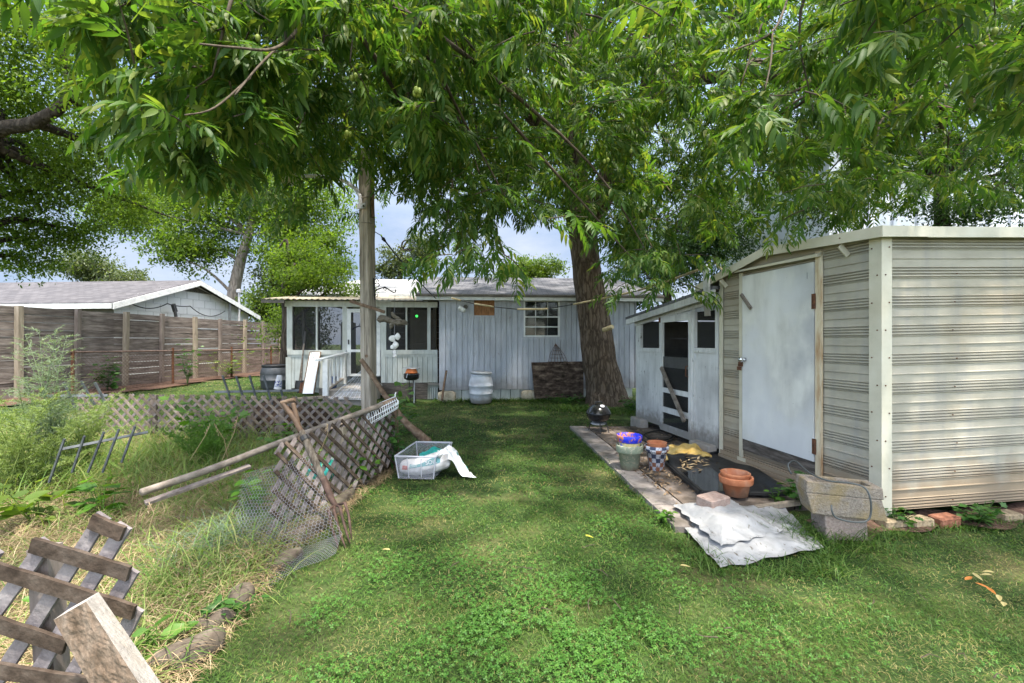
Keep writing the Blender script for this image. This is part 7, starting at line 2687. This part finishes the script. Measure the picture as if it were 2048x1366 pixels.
brl = thing('rain_barrel', 'charcoal plastic barrel standing left of the porch', 'barrel', c)
part('body', MB().lathe(pr2, c, 36), M['darkplastic'], brl, True)
part('rim', MB().lathe([(.285, .0), (.30, .005), (.30, .05), (.285, .055), (.26, .03), (.0, .0)], c + Vector((0, 0, .53)), 32), M['blackmetal'], brl, True)

pan = thing('painted_board', 'tall white board with a dark edge and green leaf stencil leaning at the porch', 'board', P(610, 788, 10.7))
q0, q1, q2, q3 = P(604, 787, 10.6), P(627, 787, 10.6), P(641, 704, 11.15), P(620, 704, 11.15)
nz_ = (q1 - q0).cross(q3 - q0).normalized()
if nz_.y > 0: nz_ = -nz_
mb = MB().hexa([q0, q1, q1 - nz_ * .02, q0 - nz_ * .02, q3, q2, q2 - nz_ * .02, q3 - nz_ * .02])
part('face', mb, M['mirror'], pan)
mb = MB()
for a, b in ((q0, q3), (q1, q2), (q3, q2)):
    mb.beam(a - nz_ * .01, b - nz_ * .01, .022, .032, nz_)
part('edge', mb, M['stick'], pan)
mb = MB()
rr = random.Random(8)
ex, ey = (q1 - q0).normalized(), (q3 - q0).normalized()
for i in range(46):
    v = 1 - abs(rr.gauss(.02, .16)); u = rr.uniform(.08, .92)
    if v > .985 or v < .55 : continue
    p = (q0 * (1 - u) + q1 * u) * (1 - v) + (q3 * (1 - u) + q2 * u) * v + nz_ * .003
    a = rr.uniform(0, 6.3)
    d = ex * math.cos(a) + ey * math.sin(a); e = ex * -math.sin(a) + ey * math.cos(a)
    L = rr.uniform(.012, .03)
    mb.add([p - d * L, p + e * L * .35, p + d * L, p - e * L * .35], [(0, 1, 2, 3)])
part('leaf_stencil', mb, M['stencil'], pan)
# shovels
for k, (a, b, lab) in enumerate((((596, 785), (611, 666), 'long handled shovel with black grip leaning on the porch corner'), ((601, 784), (607, 690), 'shorter grey handled shovel beside the black gripped one'))):
    A_, B_ = P(*a, 10.95), P(*b, 11.12)
    sh = thing('shovel', lab, 'shovel', A_)
    part('handle', MB().tube([A_.lerp(B_, .16), A_.lerp(B_, .6), B_], .018, 8), M['greystick'], sh)
    if k == 0:
        part('grip', MB().tube([A_.lerp(B_, .82), B_ + Vector((0, 0, .04))], .026, 8), M['blackmetal'], sh)
    d = (B_ - A_).normalized()
    mb = MB().grid(lambda u, v: A_.lerp(B_, .20) - d * (.30 * v) + Vector((1, 0, 0)) * ((u - .5) * .22 * (1 - .75 * max(0, v - .55) / .45)) + Vector((0, .025 - .05 * (1 - (2 * u - 1) ** 2), 0)), 8, 8)
    part('blade', mb, M['rust'] if k else M['blackmetal'], sh, True)
mb = MB().box((P(648, 780, 10.4).x - .12, 11.0, .22), (.45, .12, .18)).box((P(648, 780, 10.4).x - .1, 10.9, .10), (.5, .16, .06))
o = part('timber_offcuts', mb, M['floorwood'], loc=(P(648, 780, 10.4).x, 11, .1))
tag(o, 'weathered timber offcuts on the ground behind the white railing', 'timber')
mb = MB().beam(P(574, 800, 9.9), P(655, 793, 10.2), .12, .05, (0, 0, 1))
o = part('ground_board', mb, M['post'], loc=P(610, 796, 10))
tag(o, 'pale board lying on the grass below the white leaning board', 'board')
mb = MB().lathe([(.10, 0), (.12, .30), (.125, .31), (0, .31)], P(664, 775, 10.9) - Vector((0, 0, .05)), 16)
o = part('blue_bucket', mb, M['bluepl'], loc=P(664, 775, 10.9), smooth=True)
tag(o, 'blue bucket glimpsed behind the white stair balusters', 'bucket')
# netting by the porch step
def net(u, v):
    a, b, c_ = P(733, 731, 7.05), P(660, 797, 7.2), P(735, 800, 6.98)
    p = a.lerp(b.lerp(c_, u), v)
    p.y += .10 * math.sin(PI * v) * math.sin(PI * u) + .02 * math.sin(9 * u + 8 * v)
    return p
ntt = thing('garden_netting', 'white garden netting hung from the timber pole like a small tent', 'netting', P(700, 800, 7.1))
part('sheet', MB().grid(net, 16, 16), M['netting'], ntt)
mb = MB()
for i in range(0, 9):
    mb.tube([net(i / 8, k / 10) - Vector((0, .004, 0)) for k in range(11)], .0032 if i in (0, 8) else .0022, 4, False)
for j in range(2, 11, 2):
    mb.tube([net(k / 10, j / 10) - Vector((0, .004, 0)) for k in range(11)], .0022, 4, False)
part('mesh_lines', mb, M['whitewire'], ntt)

# small grill by the porch
c = P(823, 752, 10.7)
gr = thing('tabletop_grill', 'small black grill on a thin stand before the porch wall', 'grill', (c.x, c.y, 0))
part('bowl', MB().lathe([(0, -.10), (.11, -.095), (.17, -.06), (.185, -.01), (.18, .02), (.19, .03), (.175, .06), (.13, .075), (0, .08)], c, 28), M['enamel'], gr, True)
part('grate', MB().lathe([(.0, .0), (.20, .0), (.205, .006), (.20, .012), (0, .012)], P(823, 736, 10.7) + Vector((0, 0, -.01)), 28), M['galv'], gr)
part('leg', MB().tube([c + Vector((.07, 0, -.09)), (c.x + .06, c.y, 0)], .014, 8), M['galv'], gr)
part('leg', MB().tube([c + Vector((-.07, .05, -.09)), (c.x - .04, c.y + .12, 0)], .012, 8), M['blackmetal'], gr)
part('leg', MB().tube([c + Vector((.02, .09, -.09)), (c.x + .06, c.y + .2, 0)], .012, 8), M['blackmetal'], gr)
part('handle', MB().tube([c + Vector((-.05, -.19, .07)), c + Vector((-.07, -.21, -.03))], .008, 6), M['galv'], gr)
c2 = P(823, 746, 10.66)
o = part('orange_pot', MB().lathe([(.145, 0), (.14, .02), (.105, .11), (.09, .112), (0, .11)], c2, 24), M['orange'], smooth=True, loc=c2)
tag(o, 'orange clay pot upside down on the small grill', 'pot')
rod('wooden_stake', 'short brown wooden stake leaning at the house corner', 'stake', [P(884, 801, 10.9), P(888, 770, 11.0), P(893, 741, 11.1)], [.030, .027, .024], M['stick'], None, 8, .06, 3)
# rotten board and wire trellis against the wall
w0, w1 = HW.s(1062), HW.s(1163)
mb = MB().hexa([HW.pt(w0 + .05, .26, .06), HW.pt(w1 - .02, .26, .05), HW.pt(w1 - .02, .29, .05), HW.pt(w0 + .05, .29, .06),
                HW.pt(w0, .06, .93), HW.pt(w1 + .03, .06, .95), HW.pt(w1 + .03, .09, .95), HW.pt(w0, .09, .93)])
o = part('plywood_sheet', mb, M['darkwood'], loc=HW.pt((w0 + w1) / 2, .3, 0))
tag(o, 'dark rotten plywood sheet leaning on the house wall beside the pecan trunk', 'board')
mb = MB()
ap = HW.pt(HW.s(1110), .07, HW.z(1110, 687))
for k in range(7):
    b = HW.pt(HW.s(1094 + k * 7), .10, HW.z(1110, 728))
    mb.tube([ap, ap.lerp(b, .5) + Vector(((k - 3) * .012, 0, 0)), b], .006, 5)
for j in (.35, .52, .7, .88):
    mb.tube([ap.lerp(HW.pt(HW.s(1094), .10, HW.z(1110, 728)), j), ap.lerp(HW.pt(HW.s(1115), .14, HW.z(1110, 728)), j), ap.lerp(HW.pt(HW.s(1136), .10, HW.z(1110, 728)), j)], .006, 5)
o = part('wire_trellis', mb, M['rustwire'], loc=ap)
tag(o, 'pointed rusty wire trellis standing behind the rotten plywood', 'trellis')

# ================================================================== PATIO THINGS
def lathe_thing(name, label, cat, parts_, c, group=None):
    o = thing(name, label, cat, c, group)
    for nm, prof, m in parts_:
        part(nm, MB().lathe(prof, c, 40), m, o, True)
    return o
# kettle grill
c = G(1197, 866)
kg = thing('kettle_grill', 'small black kettle barbecue on three legs near the pecan trunk', 'barbecue', c)
Rk = .188
part('bowl', MB().lathe([(0, .165), (.08, .172), (.14, .205), (.178, .255), (Rk, .30), (Rk + .006, .305), (Rk + .006, .315)], c, 40), M['enamel'], kg, True)
lid = part('lid', MB().lathe([(Rk + .009, .312), (Rk + .005, .325), (.178, .355), (.15, .40), (.10, .44), (.04, .455), (0, .457)], c, 40), M['enamel'], kg, True)
part('handle', MB().tube([c + Vector((-.045, -.02, .445)), c + Vector((-.045, -.02, .495)), c + Vector((.045, -.02, .495)), c + Vector((.045, -.02, .445))], .013, 8), M['blackmetal'], lid, True)
part('vent', MB().lathe([(0, 0), (.035, 0), (.035, .008), (0, .01)], c + Vector((.04, -.10, .437)), 18, Matrix.Rotation(.5, 3, 'X')), M['galv'], lid)
part('ash_pan', MB().lathe([(0, .13), (.10, .135), (.125, .155), (.12, .16)], c, 28), M['galv'], kg, True)
for a in (2.5, -.6, 4.7, 1.1):
    p = Vector((math.cos(a), math.sin(a), 0))
    part('leg', MB().tube([c + p * .12 + Vector((0, 0, .20)), c + p * .185 + Vector((0, 0, .0))], .008, 8), M['blackmetal'], kg)

def pot_profile(rb, rt, h, rim_h, rim_out, wall=.012, depth=None):
    d = depth if depth else h * .85
    return [(rb * .9, 0), (rb, .006), (rb + (rt - rb) * (h - rim_h) / h, h - rim_h), (rt + rim_out - .004, h - rim_h + .003), (rt + rim_out, h - rim_h + .012), (rt + rim_out + .004, h - .008), (rt + rim_out, h), (rt + rim_out - wall, h), (rt - wall, h - .02), (rb + (rt - rb) * (h - d) / h - wall, h - d), (0, h - d)]
c = G(1259, 938, .03)
o = lathe_thing('green_pot', 'flaking green flower pot holding the blue painted pot', 'flower pot', [('pot', pot_profile(.098, .132, .275, .085, .012), M['greenpot'])], c)
cb_ = c + Vector((.0, .01, .12))
o = lathe_thing('blue_pot', 'flaking blue and orange painted pot nested in the green pot', 'flower pot',
                [('rim', [(.128, .215), (.132, .22), (.140, .255), (.141, .285), (.134, .292), (.124, .285), (.115, .25), (.10, .20), (0, .19)], M['bluepaint']), ('body', [(.07, .02), (.095, .10), (.122, .214)], M['tanpaint'])], cb_ - Vector((0, 0, .03)))
c = G(1313, 939, .03)
o = lathe_thing('checkered_pot', 'checkered painted pot standing by the green pot', 'flower pot', [('pot', pot_profile(.078, .122, .27, .06, .008), M['checker'])], c)
o = lathe_thing('clay_pot', 'plain terracotta pot nested in the checkered pot', 'flower pot', [('pot', [(.06, .05), (.10, .22), (.107, .275), (.11, .283), (.10, .286), (.092, .27), (.085, .225), (0, .21)], M['clay'])], c + Vector((.004, 0, .022)))
c = G(1472, 990, .05)
o = lathe_thing('terracotta_pot', 'wide bright terracotta pot on the black plastic', 'flower pot', [('pot', pot_profile(.098, .128, .175, .064, .014), M['clay'])], c)
o = lathe_thing('terracotta_pot', 'second terracotta pot nested inside the wide one on the black plastic', 'flower pot', [('pot', [(.08, .04), (.112, .155), (.124, .185), (.127, .20), (.120, .204), (.110, .193), (.098, .145), (.08, .10), (0, .09)], M['clay'])], c + Vector((.0, .012, .004)))
# yellow sack
yq = [G(1330, 928, .04), G(1428, 916, .04), G(1404, 893, .04), G(1328, 893, .04)]
def ysack(u, v):
    p = (yq[0] * (1 - u) + yq[1] * u) * (1 - v) + (yq[3] * (1 - u) + yq[2] * u) * v
    e = min(u, 1 - u, v, 1 - v)
    p = p + Vector((0, 0, .02 + .05 * sstep(0, .3, e) + .018 * math.sin(9 * u + 7 * v) * math.sin(6 * v) + .012 * math.sin(17 * u - 8 * v)))
    return p
o = part('paper_sack', MB().grid(ysack, 36, 28), M['yellowbag'], loc=yq[0], smooth=True)
tag(o, 'crumpled flat yellow paper sack on the patio behind the checkered pot', 'sack')
# black plastic sheet with standing edges
bq = [G(1400, 992, .03), G(1572, 996, .03), G(1460, 906, .03), G(1330, 930, .03)]
def bsheet(u, v):
    p = (bq[0] * (1 - u) + bq[1] * u) * (1 - v) + (bq[3] * (1 - u) + bq[2] * u) * v
    h = .012 + .09 * sstep(.80, .97, v) * (.5 + .5 * math.sin(5 * u + 1)) + .07 * sstep(.86, 1, u) * (1 - v) + .035 * sstep(.1, 0, u)
    h += .012 * fbm(p.x, p.y, 9, 3) + .012 * math.sin(13 * u + 5 * v) * sstep(.45, .9, u)
    return p + Vector((0, 0, float(h)))
bt = thing('black_plastic', 'sheet of black plastic holding rain water under the terracotta pots', 'plastic sheet', bq[0])
part('sheet', MB().grid(bsheet, 44, 36), M['blackplastic'], bt, True)
def wsheet(u, v):
    p = bsheet(.07 + .42 * u, .05 + .62 * v)
    p.z = .058
    return p
part('puddle', MB().grid(wsheet, 6, 6), M['water'], bt)
mb = MB()
for a, b in ((0, 3), (0, 1), (3, 2), (1, 2)):
    if (a, b) != (1, 2):
        mb.beam(bq[a] + Vector((0, 0, .035)), bq[b] + Vector((0, 0, .04 if a else .035)), .03, .025, (0, 0, 1))
part('frame', mb, M['blackmetal'], bt)
mb = MB()
r5 = random.Random(5)
for i in range(60):
    u, v = r5.gauss(.33, .12), r5.gauss(.82, .10)
    if 0 < u < 1 and 0 < v < 1:
        p = bsheet(u, v) + Vector((0, 0, .02))
        a = r5.uniform(0, 6.3)
        d, e = Vector((math.cos(a), math.sin(a), .2)) * r5.uniform(.02, .05), Vector((-math.sin(a), math.cos(a), .1)) * .012
        mb.add([p - d, p + e, p + d, p - e], [(0, 1, 2, 3)])
o = part('fallen_leaves', mb, M['straw'])
tag(o, 'dead leaves caught on the black plastic', 'leaves', None, 'stuff')
# leaf litter round the pots and on the slabs
N = 900
x, y = r_.normal(1.28, .28, N), r_.normal(4.9, .55, N)
x2, y2 = r_.uniform(1.0, 2.6, 700), r_.uniform(4.2, 8.2, 700)
x, y = np.concatenate([x, x2]), np.concatenate([y, y2])
k = on_patio(x, y) & (x > patio_edge(y) + .2)
x, y = x[k], y[k]
n = len(x)
nrm = np.stack([r_.normal(0, .4, n), r_.normal(0, .4, n), np.ones(n)], -1)
R = basis(np.cross(unit(nrm), unit(r_.normal(size=(n, 3)))), nrm) * (.022 * r_.uniform(.4, 1.4, (n, 1, 1)))
V, I, st = merge([scatter(([(-1, 0, 0), (0, .35, .1), (1, 0, 0), (0, -.35, .1)], [(0, 1, 2, 3)]), np.stack([x, y, np.full(n, .045)], -1), R)])
o = np_mesh('leaf_litter', V, I, st, leafmat('brown_litter', [(.10, .06, .035), (.2, .13, .08), (.34, .25, .16)], .1, (1, 1, 1), .8, .1))
tag(o, 'brown dry leaf litter on the patio slabs', 'leaves', None, 'stuff')
# single fallen leaves on the lawn
spots_ = [(1170, 1070, 'y'), (1185, 1330, 'g'), (1950, 1165, 'o'), (1975, 1175, 'o'), (1998, 1190, 't'), (2010, 1205, 't'), (780, 1100, 't'), (1945, 1145, 't'), (1360, 1130, 't'), (1990, 1145, 't'), (1930, 1160, 'o'), (1985, 1150, 't')]
lm = {'y': leafmat('yellow_leaf', [(.42, .38, .05), (.5, .45, .08)], .3), 't': leafmat('tan_leaf', [(.36, .30, .12), (.45, .38, .2)], .25, (1.1, 1, .8)), 'g': M['weed'], 'o': leafmat('rust_leaf', [(.42, .15, .03), (.5, .2, .05)], .2, (1.1, 1, .8))}
rl = random.Random(2)
for px, py, c_ in spots_:
    g = G(px, py, .035)
    a = rl.uniform(0, 6.3)
    Rm = Matrix.Rotation(a, 3, 'Z') @ Matrix.Rotation(rl.uniform(-.2, .2), 3, 'Y')
    tv, tf = leaflet(6, .075 if c_ == 'o' else .065, .030, .15, .1)
    mb = MB().add([Rm @ Vector(q) + g for q in tv], tf)
    o = part('fallen_leaf', mb, lm[c_], loc=g)
    tag(o, {'y': 'single yellow leaf fallen on the open lawn', 't': 'single dry tan leaf fallen on the open lawn', 'g': 'single fresh green leaf fallen on the open lawn', 'o': 'rust orange dead leaf lying on the lawn before the shed'}[c_], 'leaf', {'y': 'yellow leaves on the lawn', 't': 'tan leaves on the lawn', 'o': 'rust orange leaves before the shed'}.get(c_))
mb = MB()
rt = random.Random(77)
for i in range(70):
    x, y = rt.uniform(-1.2, 2.6), rt.uniform(1.7, 9.5)
    if not bool(poly_lawn(np.array([x]), np.array([y]))[0]):
        continue
    a, L = rt.uniform(0, 6.3), rt.uniform(.03, .12)
    p = Vector((x, y, .03)); q = p + Vector((math.cos(a) * L, math.sin(a) * L, rt.uniform(-.01, .015)))
    m1 = p.lerp(q, .5) + Vector((rt.uniform(-.02, .02), rt.uniform(-.02, .02), .008))
    mb.tube([p, m1, q], [.0028, .0024, .0014], 5)
o = part('fallen_twigs', mb, M['twig'])
tag(o, 'small dead twigs scattered over the lawn', 'twigs', None, 'stuff')
# black cord on the slabs
g0 = [G(x, y, .045) for x, y in ((1291, 870), (1300, 877), (1330, 880), (1350, 869), (1348, 862), (1310, 862), (1290, 868), (1285, 875), (1295, 884), (1330, 886), (1352, 873))]
mb = MB(); limb(mb, [(p, .010) for p in g0], 6, 0, 0, 5)
o = part('black_hose', mb, M['cable'], loc=g0[0], smooth=True)
tag(o, 'thin black hose coiled on the slabs at the screen door', 'hose')
# stick of timber behind the tarp
a, b = G(1512, 1016, .05), G(1610, 1003, .05)
o = part('timber_stick', MB().beam(a, b, .05, .035, (0, 0, 1)), M['post'], loc=a)
tag(o, 'split pale timber stick lying between tarp and trough', 'timber')
for i, (px, py) in enumerate(((1530, 962), (1560, 985))):
    pass

# white tarp, sack and brick
tq = [G(1441, 1141), G(1648, 1100), G(1560, 1010), G(1330, 1018)]
def tarp(u, v):
    p = (tq[0] * (1 - u) + tq[1] * u) * (1 - v) + (tq[3] * (1 - u) + tq[2] * u) * v
    e = min(u, 1 - u, v, 1 - v)
    ed = .010 * math.sin(19 * u + 3 * v) * (1 - sstep(0, .2, min(v, 1 - v))) + .009 * math.sin(23 * v) * (1 - sstep(0, .2, min(u, 1 - u)))
    p += Vector((ed * .5, ed, 0))
    h = .018 + .035 * sstep(0, .25, e)
    w = fbm(p.x * 1.0 + p.y * .6, p.y * 2.2 - p.x * 1.2, 5, 5) - .5
    w2 = abs(math.sin(7 * u + 9 * v + 3 * float(fbm(p.x, p.y, 3, 2)))) ** 3
    return p + Vector((0, 0, float(h + .030 * w + .016 * w2 * sstep(0, .15, e) + .003 * abs(math.sin(26 * (.5 * u + v) + 7 * float(fbm(p.x, p.y, 4, 8)))) ** 3)))
o = part('plastic_tarp', MB().grid(tarp, 90, 80), M['tarp'], loc=tq[0], smooth=True)
tag(o, 'crumpled white plastic tarp spread on the grass beside the patio', 'tarp')
sq_ = [G(1442, 1092, .07), G(1568, 1062, .07), G(1462, 1000, .07), G(1348, 1010, .07)]
def pillow(sgn):
    def fn(u, v):
        p = (sq_[0] * (1 - u) + sq_[1] * u) * (1 - v) + (sq_[3] * (1 - u) + sq_[2] * u) * v
        e = min(u, 1 - u, v, 1 - v)
        h = .078 * sstep(0, .30, e) ** .8 * (sgn if sgn > 0 else -.45)
        if sgn > 0:
            w = fbm(p.x * 1.4 + p.y * .5, p.y * 1.6, 7, 7) - .5
            h += .003 * abs(math.sin(30 * (u + .3 * v) + 7 * float(fbm(p.x, p.y, 5, 8)))) ** 3 * sstep(0, .1, e)
            h += .032 * w * sstep(0, .1, e) + .005 * math.sin(22 * u + 6 * v) * (1 - sstep(.1, .45, e)) * sstep(0, .06, e)
        return p + Vector((.012 * math.sin(31 * v) * (1 - sstep(0, .1, e)), .012 * math.sin(27 * u) * (1 - sstep(0, .1, e)), float(h)))
    return fn
mb = MB().grid(pillow(1), 70, 60).grid(pillow(-1), 20, 20)
o = part('white_sack', mb, M['tarp'], loc=sq_[0], smooth=True)
tag(o, 'full white plastic sack lying on the tarp under the brick', 'sack')
p = pillow(1)(.42, .66)
for b_ in (0,):
    o = part('paving_brick', MB().grid_box(p + Vector((0, -.0, .030)), (.225, .155, .085), Matrix.Rotation(.50, 3, 'Z') @ Matrix.Rotation(.05, 3, 'X'), .009), M['brick'], loc=p)
    tag(o, 'pinkish paving brick weighing down the white sack', 'brick')

# concrete trough on its pedestal, with a hose looped over it
ped = G(1700, 1083)
tr_ = thing('concrete_trough', 'speckled concrete trough with two hollows tipped on its pedestal', 'trough', (ped.x, ped.y, .15))
T0 = P(1614, 962, 3.30); T1 = P(1757, 976, 3.22)
exx = (T1 - T0).normalized(); eyy = Vector((.20, .97, .0)).normalized(); ezz = exx.cross(eyy).normalized()
Lx, Ly = (T1 - T0).length + .03, .20
def tr(a, b, z): return T0 + exx * a + eyy * b + ezz * z
mb = MB()
hb = -.235
def thex(a0, a1, b0, b1, z0, z1, sl0=0, sl1=0):
    mb.hexa([tr(a0 + sl0, b0, z0), tr(a1 - sl1, b0, z0), tr(a1 - sl1, b1, z0), tr(a0 + sl0, b1, z0), tr(a0, b0, z1), tr(a1, b0, z1), tr(a1, b1, z1), tr(a0, b1, z1)])
thex(.0, Lx, 0, Ly, hb, -.085, .05, -.045)
w_ = .035
thex(0, Lx, 0, w_, -.085, 0, .0, -.012)
thex(0, Lx, Ly - w_, Ly, -.085, .0, .0, -.012)
thex(0, .055, w_, Ly - w_, -.085, 0)
thex(.24, .265, w_, Ly - w_, -.085, -.012)
thex(Lx - .06, Lx, w_, Ly - w_, -.085, 0, 0, -.012)
tro = part('body', mb, M['concrete'], tr_)
bv = tro.modifiers.new('soft', 'BEVEL'); bv.width = .008; bv.segments = 2; bv.limit_method = 'ANGLE'
mb = MB().hexa([(ped.x - .165, ped.y + .0, -.03), (ped.x + .135, ped.y + .0, -.03), (ped.x + .155, ped.y + .2, -.03), (ped.x - .145, ped.y + .2, -.03),
                (ped.x - .185, ped.y - .0, .235), (ped.x + .125, ped.y - .0, .215), (ped.x + .145, ped.y + .2, .215), (ped.x - .165, ped.y + .2, .235)])
po = part('concrete_pedestal', mb, M['concrete2'], loc=(ped.x, ped.y, 0))
bv = po.modifiers.new('soft', 'BEVEL'); bv.width = .01; bv.segments = 2; bv.limit_method = 'ANGLE'
tag(po, 'tapering pinkish concrete pedestal block under the trough', 'pedestal')
hp = [P(1583, 948, 3.7), P(1576, 930, 3.75), P(1590, 922, 3.7), P(1618, 945, 3.4), P(1655, 961, 3.24), P(1700, 966, 3.17), P(1730, 976, 3.12), P(1741, 1000, 3.09), P(1741, 1030, 3.09), P(1730, 1043, 3.09), P(1700, 1043, 3.1), P(1672, 1035, 3.12), P(1664, 1022, 3.12), P(1663, 1010, 3.14)]
mb = MB(); limb(mb, [(p, .0062) for p in hp], 8, 0, 0, 6)
o = part('garden_hose', mb, M['hose'], loc=hp[0], smooth=True)
tag(o, 'grey hose looped over the concrete trough', 'hose')
